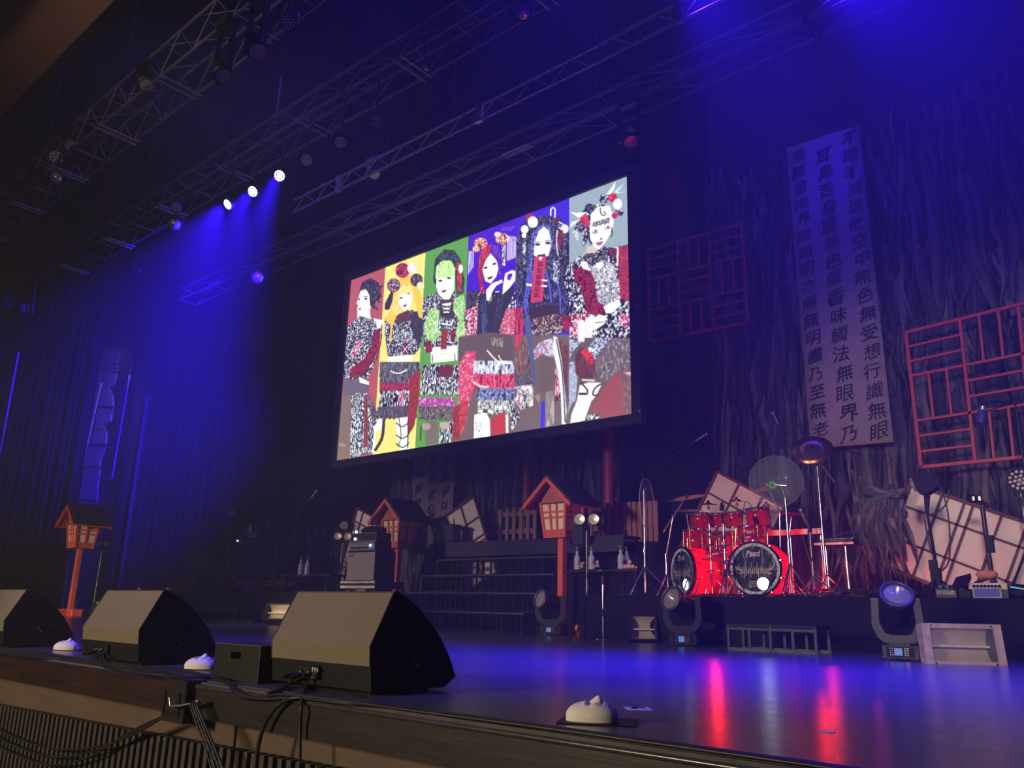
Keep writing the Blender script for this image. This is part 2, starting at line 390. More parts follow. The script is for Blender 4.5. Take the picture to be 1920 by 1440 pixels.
# ------------------------------------------------------------------ black drapes in the wings
def drape(name, x0, x1, y, z0, z1, label, amp=0.10, per=0.42, m=None):
    mb = MB(); n = max(6, int((x1-x0)/per*8)); vs = []
    for i in range(n+1):
        x = x0+(x1-x0)*i/n; yy = y+amp*math.sin(2*PI*(x-x0)/per)+amp*.4*math.sin(2*PI*(x-x0)/(per*2.7)+1)
        vs += [(x, yy, z0), (x, yy, z1), (x, yy+.02, z0), (x, yy+.02, z1)]
    fs = []
    for i in range(n):
        a, c = i*4, i*4+4
        fs += [(a, c, c+1, a+1), (a+2, a+3, c+3, c+2)]
    mb.add(vs, fs, 0, True)
    return tag(mb.build(name, m or m_blk), label, 'curtain')
X = lambda px, py, Y: at(px, py, Y).x
drape('stage_curtain', -39.5, X(155, 850, 10.4), 10.4, 0, 12, 'tall black wing drape behind the farthest red lantern')
drape('stage_curtain', X(232, 850, 13.2), X(520, 850, 13.2), 13.2, ZR, 12, 'wide black pleated drape behind the dark amp stack')
drape('stage_curtain', X(520, 850, 14.6), X(700, 850, 14.6), 14.6, ZR, 12, 'black drape hanging beside the tattered cloth behind the screen edge')
p0, p1 = at(274, 740, 12.6), at(254, 895, 12.6)
tag(MB().bar((p1.x, 12.6, 0), (p1.x, 12.6, p0.z), .10, .05).build('lighting_boom', mat('boom_grey', (0.014, 0.014, 0.015), .7)), 'slim grey upright boom in front of the pleated drape', 'pole')
# pale wing scenery glimpsed between the drapes
YW = 12.4
prof = [(187, 652), (222, 660), (219, 690), (214, 718), (204, 728), (211, 742), (211, 765), (206, 790), (193, 798), (199, 812), (197, 840), (192, 852), (187, 862), (186, 885), (183, 905), (180, 945), (147, 943), (153, 905), (156, 880), (158, 850), (161, 815), (170, 793), (166, 778), (170, 745), (183, 728), (180, 700), (184, 680)]
ww = [at(x, y, YW) for x, y in prof]
mb = MB().prism([(p.x, p.z) for p in ww], (0, YW, 0), (1, 0, 0), (0, 0, 1), (0, .06, 0))
for_wire = ww[2]
sp = tag(mb.build('wing_scenery', mat('wing_paint', (0.085, 0.08, 0.075), .8, var=.1)), 'pale scalloped scenery panel glimpsed in the gap between black wing drapes', 'scenery')
mb = MB()
for y0 in (676, 684, 691, 757, 828): mb.bar(at(168, y0, YW-.04)-V(.6, 0, 0), at(228, y0+6, YW-.04), .05, .03)
mb.bar(at(197, 690, YW-.04), at(172, 830, YW-.04), .03, .03)
mb.each('batten', M_BLACK, sp)
for p in (ww[0], ww[1]): MB().tube([p+V(0, .03, -.05), (p.x, p.y+.03, 13.8)], .006, 6).build('hanging_wire', M_BLACK, sp)
# ladder frames of steel pipe hanging in the wing
def ladder(name, corners, Y, rungs, label, m, w=.045):
    c = [at(x, y, Y) for x, y in corners]       # TL TR BR BL
    t_ = thing(name, c[3], label, 'ladder')
    MB().bar(c[0], c[3], w).build('rail', m, t_); MB().bar(c[1], c[2], w).build('rail', m, t_)
    for p in c[:2]: MB().tube([p, (p.x, p.y, 13.8)], .006, 6).build('hanging_wire', M_BLACK, t_)
    for f in rungs: MB().bar(c[0].lerp(c[3], f), c[1].lerp(c[2], f), w*.85).build('rung', m, t_)
    return t_
m_pipe = mat('wing_pipe', (0.34, 0.33, 0.32), .45, .3)
ladder('lighting_ladder', [(-34, 645), (35, 660), (-5, 875), (-70, 865)], 8.2, (0.02, .32, .66, 1), 'pale pipe ladder frame standing tallest in the wing nearest the audience', m_pipe)
ladder('lighting_ladder', [(190, 718), (243, 703), (210, 897), (150, 893)], 11.6, (.35, .70, 1), 'thin pipe ladder frame hanging before the pale scalloped scenery', mat('thin_pipe', (.09, .085, .085), .5))
ladder('lighting_ladder', [(-20, 508), (68, 522), (60, 590), (-26, 580)], 8.4, (0.05, .5), 'short dark pipe frame high in the wing above the pale ladder', M_DKSTEEL)
c = at(10, 562, 8.5); tag(MB().box(c.x-.6, c.x+.25, 8.35, 8.7, c.z-.3, c.z+.3, b=.03).build('dimmer_box', mat('blue_grey_box', (.09, .09, .12), .6)), 'large grey box held in the short pipe frame in the wing', 'box')
c = at(45, 580, 8.5); tag(MB().box(c.x-.2, c.x+.2, 8.35, 8.6, c.z-.14, c.z+.14, b=.03).build('dimmer_box', MATS['blue_grey_box']), 'small grey box beside the large one in the wing frame', 'box')

# ------------------------------------------------------------------ tattered cloth backdrop
def rags(name, n, x0, x1, y, zt, zb, wmin, wmax, label, seed, mats, ydep=.25, cat='cloth'):
    rnd = random.Random(seed); mb = MB()
    for i in range(n):
        x = rnd.uniform(x0, x1); top = zb+.5+(zt(x)-zb-.5)*rnd.random()**.8; L = rnd.uniform(.7, 3.4); bot = max(zb+rnd.uniform(0, .3), top-L)
        w_ = rnd.uniform(wmin, wmax); yy = y-rnd.uniform(0, ydep); vs = []; N = 9; ph = rnd.uniform(0, 6); sw = rnd.uniform(-.18, .18)
        tw = rnd.uniform(-1, 1)
        for k in range(N+1):
            f = k/N; z = top+(bot-top)*f; ww_ = w_*(.25+.75*min(1, f*3.5))*(1-.85*f**2.5)*(1+.25*math.sin(ph+9*f)); cx = x+sw*f+.05*math.sin(ph+7*f)
            a = tw*f*1.2+.4*math.sin(ph+4*f)
            vs += [(cx-ww_/2*math.cos(a), yy-ww_/2*math.sin(a)*.6, z+rnd.uniform(-.03, .03)), (cx, yy-.03-.03*math.sin(ph+5*f), z), (cx+ww_/2*math.cos(a), yy+ww_/2*math.sin(a)*.6, z+rnd.uniform(-.03, .03))]
        mb.add(vs, [q for k in range(N) for q in ((k*3, k*3+1, k*3+4, k*3+3), (k*3+1, k*3+2, k*3+5, k*3+4))], rnd.randrange(len(mats)), True)
    o = mb.build(name, mats); md = o.modifiers.new('thick', 'SOLIDIFY'); md.thickness = .006
    return tag(o, label, cat, kind='stuff')
M_RAGS = [mat('rag_a', (.045, .040, .052), .9, var=.35, scale=8), mat('rag_b', (.09, .08, .085), .9, var=.35, scale=8), mat('rag_c', (.030, .028, .042), .9, var=.35, scale=8), mat('rag_d', (.14, .12, .12), .9, var=.35, scale=8), mat('rag_e', (.05, .05, .055), .9, var=.3, scale=8)]
rags('tattered_cloth', 1100, -6.9, .6, 14.5, lambda x: 9.6, .62, .05, .24, 'torn dark cloth strips hanging as a backdrop behind the drum kit', 3, M_RAGS)
rags('tattered_cloth', 380, -16.5, -9.2, 14.4, lambda x: 5.2, 1.2, .05, .2, 'torn dark cloth strips hanging behind the screen and lanterns', 5, M_RAGS[:3]+M_RAGS[4:])
tag(MB().box(-7.0, .8, 14.72, 14.8, .62, 13.0).build('backing_cloth', mat('backing', (.018, .016, .024), .95)), 'dark backing cloth behind the torn strips of the drum side', 'cloth')
c = at(805, 975, 12.7); rags('rag_column', 90, at(765, 1040, 12.3).x, at(845, 1040, 12.3).x, 12.45, lambda x: at(805, 972, 12.3).z, .05, .08, .22, 'dark rags heaped like a trunk beside the second lantern', 9, M_RAGS[:3], .35)
rags('rag_column', 110, at(530, 1040, 12.2).x, at(660, 1040, 12.2).x, 12.3, lambda x: at(600, 985, 12.2).z, ZR, .08, .22, 'grey torn cloth hanging behind the bottle shelf near the dark amp', 10, [M_RAGS[0], M_RAGS[1], M_RAGS[4]], .25)
# bundle of cloth tied on a post beside the large shoji panel
c = at(1655, 935, 11.9); mb = MB(); rnd = random.Random(4)
for i in range(26):                                      # knotted folds: short curled ribbons of cloth
    a0 = rnd.uniform(0, 6.28); r_ = rnd.uniform(.08, .24); zz = rnd.uniform(-.18, .12)
    pts = [c+V(r_*1.15*math.cos(a0+k*.5), r_*.55*math.sin(a0+k*.5), zz+.05*math.sin(k*.9+i)) for k in range(7)]
    mb.tube(smooth_path(pts, 3), rnd.uniform(.025, .05), 7, i % 3)
rb = tag(mb.build('cloth_bundle', [M_RAGS[1], M_RAGS[3], M_RAGS[0]]), 'grey bunched cloth knotted on a post beside the largest shoji panel', 'cloth')
mb = MB()
for i in range(80):
    x = c.x+rnd.uniform(-.30, .26); L = rnd.uniform(.3, 1.15)*(1-.5*abs(x-c.x)/.3*rnd.random()); w_ = rnd.uniform(.010, .036); sw = rnd.uniform(-.16, .2); vs = []; yy = c.y-.05-rnd.uniform(0, .24); ph = rnd.uniform(0, 6)
    for k in range(9):
        f = k/8; ww_ = w_*(1+.5*math.sin(ph+f*5))*(1-f**4); cx = x+sw*f*f+.03*math.sin(ph+7*f); z = c.z-.05-L*f
        vs += [(cx-ww_, yy+.03*math.sin(ph+9*f), z), (cx, yy-.015, z), (cx+ww_, yy+.03*math.cos(ph+8*f), z)]
    mb.add(vs, [g for k in range(8) for g in ((k*3, k*3+1, k*3+4, k*3+3), (k*3+1, k*3+2, k*3+5, k*3+4))], i % 3, False)
tl = mb.build('tail', [M_RAGS[0], M_RAGS[1], M_RAGS[3]], rb); md = tl.modifiers.new('thick', 'SOLIDIFY'); md.thickness = .008
MB().tube([(c.x, c.y, ZR), (c.x, c.y, c.z)], .03).build('post', M_BLACK, rb)

# ------------------------------------------------------------------ calligraphy banners
def banner(name, corners, Y, cols, label, u0=.0, gs=None):
    TL, TR, BR, BL = [at(x, y, Y) for x, y in corners]
    q = lambda u, v: (TL.lerp(TR, u)).lerp(BL.lerp(BR, u), v)
    mb = MB(); nu, nv = 6, 40; vs = []
    for j in range(nv+1):
        for i in range(nu+1):
            p = q(i/nu, j/nv); vs.append((p.x, p.y+.010*math.sin(i*1.3+j*.25), p.z))
    mb.add(vs, [(j*(nu+1)+i, (j+1)*(nu+1)+i, (j+1)*(nu+1)+i+1, j*(nu+1)+i+1) for j in range(nv) for i in range(nu)], 0, True)
    o = tag(mb.build(name, M_CLOTH), label, 'banner'); md = o.modifiers.new('thick', 'SOLIDIFY'); md.thickness = .004; md.offset = -1
    tx = MB(); rnd = random.Random(11); Wd = (TR-TL).length; Hd = (BL-TL).length
    for ucol, chars in cols:
        for ch, v, s_ in chars:
            g = s_*rnd.uniform(.94, 1.06); sh = rnd.uniform(.10, .22); du = rnd.uniform(-.015, .015); rr = rnd.uniform(-.05, .1)
            def fn(a, b_, u=ucol+du, v=v, g=g, sh=sh, rr=rr):
                x_ = a*1.0+b_*sh*.5; y_ = b_*1.0+a*(sh+rr)
                p = q(u+x_*g/Wd, v-y_*g/Hd); return (p.x, p.y-.018, p.z)
            write(tx, ch, fn, off=rnd.uniform(0, .016), em=True)
    tx.build('calligraphy', M_INK, o)
    MB().tube([TL+V(-.05, 0, .02), TR+V(.05, 0, .02)], .02).build('hanging_rod', M_BLACK, o)
    for p in (TL, TR): MB().tube([p+V(0, 0, .02), (p.x, p.y, 13.8)], .004, 6).build('hanging_wire', M_BLACK, o)
    return o
def column(s, v0, v1, g): n = len(s); return [(c_, v0+(v1-v0)*(i/(n-1)), g) for i, c_ in enumerate(s)]
Yb = 13.9
banner('calligraphy_banner', [(1474, 276), (1610, 234), (1676, 829), (1520, 841)], Yb,
       [(.855, column('不增不減是故空中無色無受想行識無眼', .035, .965, .31)), (.50, column('耳鼻舌身意無色聲香味觸法無眼界乃', .07, .965, .32)), (.15, column('至無意識界無無明亦無無明盡乃至無老', .045, .945, .29))],
       'tall pale cloth banner of black brush characters above the drum kit')
tb = at(805, 700, Yb)
bl = [(777, 790), (857, 772), (849, 962), (771, 985)]
TLb, BLb = at(*bl[0], Yb), at(*bl[3], Yb)
vv = lambda py: (at(812, py, Yb).z-at(817, 781, Yb).z)/(at(810, 973, Yb).z-at(817, 781, Yb).z)
mkcol = lambda s, ys, g: [(c_, vv(y), g) for c_, y in zip(s, ys)]
banner('calligraphy_banner', bl, Yb,
       [(.80, mkcol('智亦無得以', (846, 873, 900, 927, 953), .30)), (.49, mkcol('蜜多故心無', (868, 897, 927, 951, 972), .30)), (.16, mkcol('一切顛倒夢', (862, 880, 908, 936, 958), .28))],
       'pale brush lettered banner mostly hidden behind the bottom of the projection screen')

# ------------------------------------------------------------------ red lattices
def lattice(corners, nx, ny, label, first):
    TL, TR, BR, BL = corners
    q = lambda u, v: (TL.lerp(TR, u)).lerp(BL.lerp(BR, u), v)
    t_ = thing('red_lattice', q(.5, 1), label, 'lattice'); wd = .055
    mb = MB()
    for a, b_ in (((0, 0), (1, 0)), ((1, 0), (1, 1)), ((1, 1), (0, 1)), ((0, 1), (0, 0))): mb.bar(q(*a), q(*b_), wd*1.15, .05)
    mb.build('frame', M_LATT, t_)
    mb = MB()
    for i in range(1, nx): mb.bar(q(i/nx, 0), q(i/nx, 1), wd, .045)
    for j in range(1, ny): mb.bar(q(0, j/ny), q(1, j/ny), wd, .04)
    mb.build('grid_bar', M_LATT, t_)
    mb = MB()
    for i in range(nx):
        for j in range(ny):
            for k in (1, 2):
                if (i+j+first) % 2: mb.bar(q((i+k/3)/nx, j/ny), q((i+k/3)/nx, (j+1)/ny), wd*.85, .035)
                else: mb.bar(q(i/nx, (j+k/3)/ny), q((i+1)/nx, (j+k/3)/ny), wd*.85, .035)
    mb.build('infill_bar', M_LATT, t_)
    for p in (q(.15, 0), q(.85, 0)): MB().tube([p, (p.x, p.y, 13.8)], .004, 6).build('hanging_wire', M_BLACK, t_)
    return t_
lattice([at(x, y, 13.75) for x, y in ((1215, 469), (1391, 420), (1403, 604), (1219, 641))], 3, 3, 'red wooden lattice hanging nearest the projection screen', 0)
o_ = [(1699, 624), (1800, 599), (1829, 866), (1728, 876)]
# the larger lattice runs on past the edge of the photograph (4 bays wide)
TL, TR, BR, BL = [at(x, y, 13.6) for x, y in o_]
ext = lambda p, q_, f: p+(q_-p)*f
TRx, BRx = ext(TL, TR, 3.0), ext(BL, BR, 3.0)
lattice([TL, TRx, BRx, BL], 3, 3, 'larger red wooden lattice hanging above the big leaning shoji panel', 0)

# ------------------------------------------------------------------ red pillars, shoji panels, fences
for (x, yt, yb), lab in [((987, 800, 985), 'dim red pillar behind the picket fence on the screen side'), ((1142, 790, 985), 'brighter red pillar behind the fence on the drum side')]:
    p = at(x, yb, 13.6); tag(MB().lathe([(.11, 1.6), (.105, 5.2)], (p.x, 13.6, 0), n=20).build('red_pillar', mat('pillar_red', (.30, .03, .03), .5)), lab, 'pillar')

def shoji(O, U, W, us, vs_, label, fw=.06, double=(), lean=.0):
    O, U, W = map(Vector, (O, U, W)); n = Vector((0, 1, 0)); lu, lw = U.length, W.length; ux, wx = U.normalized(), W.normalized()
    z = [O, O+U, O+U+W, O+W]
    t_ = thing('shoji_panel', min(z, key=lambda p: p.z), label, 'shoji panel')
    MB().prism([(0, 0), (1, 0), (1, 1), (0, 1)], O+n*.02, U, W, n*.008).build('paper', M_PAPER, t_)
    for a, b_ in ((z[0], z[1]), (z[1], z[2]), (z[2], z[3]), (z[3], z[0])):
        MB().bar(a, b_, .045, fw, up=n).build('frame_rail', M_REDDK, t_)
    mb = MB()
    for f in us: mb.bar(O+U*f, O+U*f+W, .03, .028, up=n)
    for f in vs_: mb.bar(O+W*f, O+W*f+U, .03, .028, up=n)
    mb.build('muntin', M_REDDK, t_)
    return t_
Y4 = 12.3
TLs, BLs, TRs = at(1708, 907, Y4), at(1654, 1058, Y4), at(1985, 1000, Y4)
uu = lambda px, py: (at(px, py, Y4)-TLs).dot((TRs-TLs).normalized())/(TRs-TLs).length
shoji(TLs, TRs-TLs, (BLs-TLs), [uu(1766, 929), uu(1808, 944), uu(1824, 950), uu(1878, 967), uu(1925, 985), uu(1938, 990)], [.27, .66], 'largest white shoji panel leaning askew beside the pedal boards')
Y5 = 12.65
TLs, TRs = at(1345, 884, Y5), at(1472, 952, Y5); d = at(1324, 927, Y5)-TLs
uu = lambda px, py: (at(px, py, Y5)-TLs).dot((TRs-TLs).normalized())/(TRs-TLs).length
shoji(TLs, TRs-TLs, d.normalized()*1.78, [uu(1386, 907), uu(1430, 931)], [d.length/1.78*.9, .58], 'white shoji panel tilted behind the drum kit cymbals')
Y6 = 12.56
Ls, Ts = at(811, 985, Y6), at(889, 930, Y6); d = at(825, 1037, Y6)-Ls
uu = lambda px, py: (at(px, py, Y6)-Ls).dot((Ts-Ls).normalized())/(Ts-Ls).length
shoji(Ls, Ts-Ls, d.normalized()*1.75, [.31, .68], [.27, .50, .56, .80], 'white shoji panel tilted behind the black stage steps')
Y7 = 12.0
TLs = at(670, 953, Y7); d = at(640, 1060, Y7)-TLs; e_ = at(732, 985, Y7)-TLs
shoji(TLs, e_.normalized()*1.1, d.normalized()*1.75, [.22, .62], [.17, .37, .42, .72, .78], 'narrow white shoji panel leaning behind the pale amp cabinet')

def fence(pxs, Y, ztop_px, zb, label, m, tint=None):
    xs = [at(px, 980, Y).x for px in pxs]; zt_ = [at(px, ztop_px(px), Y).z for px in pxs]
    t_ = thing('picket_fence', ((xs[0]+xs[-1])/2, Y, zb), label, 'fence')
    for x, z in zip(xs, zt_): MB().box(x-.045, x+.045, Y-.02, Y+.02, zb, z, b=.006).build('picket', m, t_)
    for f in (.42, .86): z = zb+(min(zt_)-zb)*f; MB().box(xs[0], xs[-1], Y+.02, Y+.05, z-.05, z+.05).build('fence_rail', m, t_)
    return t_
fence([912, 925, 938, 951, 964, 977, 990, 1003], 13.0, lambda px: 957-(px-912)*.1, 1.6, 'weathered picket fence between the shoji panel and tallest lantern', M_WOOD)
fence([1108, 1124, 1140, 1157, 1168, 1180, 1190, 1200, 1210, 1220, 1230], 13.0, lambda px: 945-(px-1108)*.05, 1.6, 'reddish picket fence standing behind the bottle table', mat('picket_wood_red', (0.27, 0.115, 0.08), 0.7, var=0.3, scale=9, stretch=(4, 4, .4)))
c = at(1160, 1013, 12.9); tag(MB().box(c.x-.35, c.x+.35, 12.78, 12.98, 1.6, 1.66, b=.008).build('timber_plank', M_WOOD), 'short wooden plank lying at the foot of the reddish fence', 'plank')

p = at(108, 1286, 2.466); tag(MB().box(p.x-.05, p.x+.03, 2.461, 2.47, p.z-.006, p.z+.008).build('red_tape', mat('red_tape', (.6, .04, .06), .5)), 'small strip of red tape under the stage lip', 'tape')
# ------------------------------------------------------------------ red house lanterns on posts
def make_lantern(name, loc, label, arm=.42):
    t_ = thing(name, loc, label, 'lantern'); L = Vector(loc)
    w0, w1, d0, d1, zb, zt_ = .205, .27, .20, .26, 1.57, 2.17      # half widths bottom/top, body heights
    C = lambda sx, sy, z: L+V(sx*(w0+(w1-w0)*(z-zb)/(zt_-zb)), sy*(d0+(d1-d0)*(z-zb)/(zt_-zb)), z)
    # base and post
    MB().box(L.x-arm, L.x+.42, L.y-.12, L.y+.12, 0, .16, b=.01).box(L.x-.12, L.x+.12, L.y-.42, L.y+.42, 0, .13, b=.01).build('base', M_RED, t_)
    MB().box(L.x-.055, L.x+.055, L.y-.055, L.y+.055, .1, zb, b=.006).build('post', M_RED, t_)
    # body: floor, skirt, corner posts, rails and mullions on four sides
    mb = MB(); mb.box8([C(-1, -1, zb), C(1, -1, zb), C(1, 1, zb), C(-1, 1, zb), C(-1, -1, zb+.10), C(1, -1, zb+.10), C(1, 1, zb+.10), C(-1, 1, zb+.10)])
    mb.build('skirt', M_RED, t_)
    pm = MB()
    for sx in (-1, 1):
        for sy in (-1, 1): pm.bar(C(sx, sy, zb), C(sx, sy, zt_), .045)
    pm.build('corner_post', M_RED, t_)
    sides = [((-1, -1), (1, -1)), ((1, -1), (1, 1)), ((1, 1), (-1, 1)), ((-1, 1), (-1, -1))]
    for i, (a, b_) in enumerate(sides):
        n = (C(*b_, zb)-C(*a, zb)).normalized().cross(V(0, 0, 1))
        pt = lambda f, z: C(*a, z).lerp(C(*b_, z), f)
        g = MB()
        for f in ((.36, .64) if i % 2 == 0 else (.5,)): g.bar(pt(f, zb+.1), pt(f, zt_), .035, .03, up=n)
        for z in (zb+.12, zb+.335, zb+.43, zt_-.02): g.bar(pt(0, z), pt(1, z), .035, .03, up=n)
        g.build('window_grid', M_RED, t_)
        MB().box8([pt(.02, zb+.1)-n*.012, pt(.98, zb+.1)-n*.012, pt(.98, zb+.1)-n*.02, pt(.02, zb+.1)-n*.02, pt(.02, zt_)-n*.012, pt(.98, zt_)-n*.012, pt(.98, zt_)-n*.02, pt(.02, zt_)-n*.02]).build('window_paper', M_LPAPER, t_)
    # gables
    ap = 2.575; ev = 2.10; hw = .50; dy = .44
    gm = MB()
    for sy in (-1, 1):
        gm.prism([(-.29, zt_-.02), (.29, zt_-.02), (0, ap-.07)], (L.x, L.y+sy*.255-.01, 0), (1, 0, 0), (0, 0, 1), (0, .02, 0))
    gm.each('gable', mat('gable_paint', (.50, .13, .075), .6, var=.2), t_)
    MB().box(L.x-.27, L.x+.27, L.y-.275, L.y-.255, zt_-.035, zt_-.01).build('lintel', M_REDDK, t_)
    # roof slabs and barge boards
    rm = MB(); bm = MB()
    for sx in (-1, 1):
        rm.prism([(0, ap), (sx*hw, ev), (sx*(hw+.012), ev+.05), (0, ap+.05)] if sx > 0 else [(0, ap+.05), (sx*(hw+.012), ev+.05), (sx*hw, ev), (0, ap)], (L.x, L.y-dy, 0), (1, 0, 0), (0, 0, 1), (0, 2*dy, 0))
        for sy in (-1, 1):
            bm.prism([(0, ap-.075), (sx*(hw-.005), ev-.06), (sx*(hw+.01), ev+.005), (0, ap+.01)] if sx > 0 else [(0, ap+.01), (sx*(hw+.01), ev+.005), (sx*(hw-.005), ev-.06), (0, ap-.075)], (L.x, L.y+sy*(dy+.008)-.016, 0), (1, 0, 0), (0, 0, 1), (0, .032, 0))
        bm.bar((L.x+sx*(hw-.01), L.y-dy, ev-.02), (L.x+sx*(hw-.01), L.y+dy, ev-.02), .03, .03)
    sm = MB()
    for sx in (-1, 1): sm.prism([(0, ap-.012), (sx*(hw-.02), ev-.010), (sx*(hw-.02), ev), (0, ap-.002)][::sx], (L.x, L.y-dy+.02, 0), (1, 0, 0), (0, 0, 1), (0, 2*dy-.04, 0))
    sm.build('soffit', M_RED, t_)
    rm.build('roof', M_ROOF, t_); bm.build('barge_board', M_RED, t_)
    MB().tube([L+V(0, -dy+.1, ap+.02), L+V(0, -dy+.1, ap+.13)], .012).tube([L+V(-.03, -dy+.1, ap+.12), L+V(.03, -dy+.1, ap+.12)], .012).build('roof_hook', M_BLACK, t_)
    return t_
make_lantern('house_lantern', (-8.38, 11.17, 0), 'red house shaped lantern on a post beside the bottle table', .08)
make_lantern('house_lantern', (-13.10, 11.66, 0), 'red house shaped lantern on a post in front of the pale amp cabinet side')
make_lantern('house_lantern', (-20.75, 8.26, 0), 'red house shaped lantern standing farthest away in the dark wing')

# ------------------------------------------------------------------ stage steps
M_STEP = mat('step_black', (0.012, 0.012, 0.014), 0.55, var=.3, spec=.25)
M_EDGE = mat('worn_edge', (0.10, 0.095, 0.09), 0.5, var=.5, scale=30)
st = thing('stage_steps', (-10.1, 10.3, 0), 'black five tier stage steps with open frames before the picket fence', 'steps')
for k in range(4):
    y0, z1 = 10.3+.4*k, .325*(k+1); x0, x1 = (-11.2 if k == 0 else -11.75), (-8.5 if k else -8.5)
    MB().box(x0, x1, y0, y0+.43, z1-.035, z1, b=.004).build('tread', M_STEP, st)
    MB().box(x0, x1, y0-.006, y0, z1-.012, z1+.002).build('nosing', M_EDGE, st)
    f = MB(); n = 6
    for i in range(n+1):
        x = x0+.02+(x1-x0-.04)*i/n; ww_ = .05 if i % 2 == 0 else .025
        f.bar((x, y0+.02, .0 if k == 0 else z1-.325), (x, y0+.02, z1), ww_, .03)
        f.bar((x, y0+.41, 0), (x, y0+.41, z1), .03, .03)
    f.bar((x0, y0+.02, z1-.30), (x1, y0+.02, z1-.30), .03, .02)
    f.build('frame', M_STEP, st)
MB().box(-12.05, -7.6, 11.9, 12.45, 1.62, 1.66).build('platform_top', M_STEP, st)
MB().box(-12.05, -7.6, 11.88, 11.91, 1.38, 1.66).each('fascia', mat('fascia_black', (.02, .02, .022), .55), st)
f = MB()
for x in (-12.0, -10.9, -9.8, -8.7, -7.65):
    for y in (11.95, 12.4): f.bar((x, y, 0), (x, y, 1.62), .05, .04)
f.bar((-11.9, 11.97, .1), (-10.0, 11.97, 1.4), .06, .04)
f.each('leg', M_STEP, st)
c = at(848, 1000, 12.2)
mspk = thing('small_speaker', (c.x, 12.2, 1.66), 'small black box speaker standing on the platform before the tilted shoji', 'speaker')
MB().box(c.x-.14, c.x+.14, 12.08, 12.34, 1.66, c.z+.18, b=.012).build('cabinet', M_DARK, mspk)
MB().box(c.x+.02, c.x+.19, 12.10, 12.32, c.z+.12, c.z+.15).build('lid', M_DARK, mspk)

def low_step(name, x0, x1, y0, h, d, label, n=4):
    t_ = thing(name, ((x0+x1)/2, y0+d/2, 0), label, 'step')
    MB().box(x0, x1, y0, y0+d, h-.03, h, b=.004).build('tread', M_STEP, t_)
    mb = MB()
    for i in range(n+1):
        x = x0+.02+(x1-x0-.04)*i/n
        for y in (y0+.02, y0+d-.02): mb.bar((x, y, 0), (x, y, h-.02), .045 if i % 2 == 0 else .03, .03)
    for y in (y0+.02, y0+d-.02): mb.bar((x0, y, h-.05), (x1, y, h-.05), .04, .03)
    mb.build('frame', mat('step_frame', (.035, .033, .033), .5, var=.4), t_)
    mb = MB().bar((x0, y0+.02, .02), (x1, y0+.02, .02), .04, .035)
    mb.bar((x0, y0+d-.02, .02), (x1, y0+d-.02, .02), .04, .035)
    mb.each('foot_rail', M_EDGE, t_)
    return t_
c0, c1 = at(1364, 1219, 8.75), at(1535, 1228, 8.75)
low_step('low_step', c0.x, c1.x, 8.75, .29, .42, 'low black step with four open bays in front of the drum riser', 4)
c0, c1 = at(330, 1163, 9.2), at(441, 1168, 9.2)
low_step('low_step', c0.x, c1.x, 9.2, .29, .42, 'low black step before the far riser beside a moving light', 3)

# ------------------------------------------------------------------ floor wedges
def wedge(name, XR, XL, label, first):
    prof = [(2.633, .022), (2.612, .224), (2.745, .478), (2.765, .480), (2.835, .452), (2.931, .392), (3.01, .325), (3.085, .248), (3.15, .155), (3.198, .065), (3.120, .016), (2.66, .016)]
    t_ = thing(name, ((XR+XL)/2, 2.9, 0), label, 'monitor speaker')
    body = MB().prism(prof, (XL, 0, 0), (0, 1, 0), (0, 0, 1), (XR-XL, 0, 0)).build('cabinet', M_WEDGE, t_)
    g = MB()     # grille wraps the sloping face and the upper half of the front
    gp = [(2.6165, .135), (2.6085, .222), (2.742, .476), (2.747, .474), (2.616, .224), (2.622, .135)]
    g.prism(gp, (XL+.006, 0, 0), (0, 1, 0), (0, 0, 1), (XR-XL-.012, 0, 0)); g.build('grille', M_GRILLE, t_)
    e = MB()
    for x in (XL+.003, XR-.003):
        e.tube([(x, 2.742, .479), (x, 2.609, .224), (x, 2.618, .135)], .004, 6)
        e.tube([(x,)+p for p in prof[2:10]], .0035, 6)
    e.tube([(XL, 2.744, .479), (XR, 2.744, .479)], .004, 6)
    e.build('edge_trim', mat('wedge_edge', (.05, .046, .04), .5), t_)
    xm = XL+(XR-XL)*.42
    cp = MB().box(xm-.085, xm+.085, 2.60, 2.635, .052, .115, b=.004).build('connector_panel', M_BLACKM, t_)
    MB().box(xm-.07, xm+.07, 2.596, 2.601, .056, .062).build('panel_lip', M_EDGE, cp)
    for dx in (-.035, .03):
        MB().lathe([(.015, 0), (.015, .012), (.010, .013), (.010, .06), (.013, .065), (.013, .09), (.007, .10)], (xm+dx, 2.602, .083), (-.35, -1, -.25), 12).build('cable_plug', M_BLACKM, cp)
    if first:
        tx = MB(); write(tx, 'M4', lambda a, b_: (xm+.075+a*.05, 2.597, .098+b_*.024), .02); tx.build('model_mark', M_LENSW, cp)
    # side handle recess with a bright bar, seam line and screws on the end seen from the hall
    hm = MB().box(XR-.002, XR+.002, 2.93, 3.02, .20, .30).build('handle_pocket', M_BLACK, t_)
    MB().bar((XR+.004, 2.88, .165), (XR+.004, 2.92, .125), .008, .006).build('handle_bar', M_LENS, hm)
    MB().bar((XR+.002, 2.85, .09), (XR+.002, 3.06, .20), .004, .003).build('seam', M_EDGE, t_)
    sc_ = MB()
    for y, z in ((2.83, .12), (2.78, .06), (2.95, .05)): sc_.disc((XR, y, z), (1, 0, 0), .005, 8, t=.002)
    sc_.each('screw', M_LENS, t_)
    for x in (XL+.08, XR-.08):
        for y in (2.70, 3.06): MB().lathe([(.018, 0), (.018, .018)], (x, y, 0), n=10).disc((x, y, 0), (0, 0, 1), .018, 10).build('rubber_foot', M_BLACK, t_)
    return t_
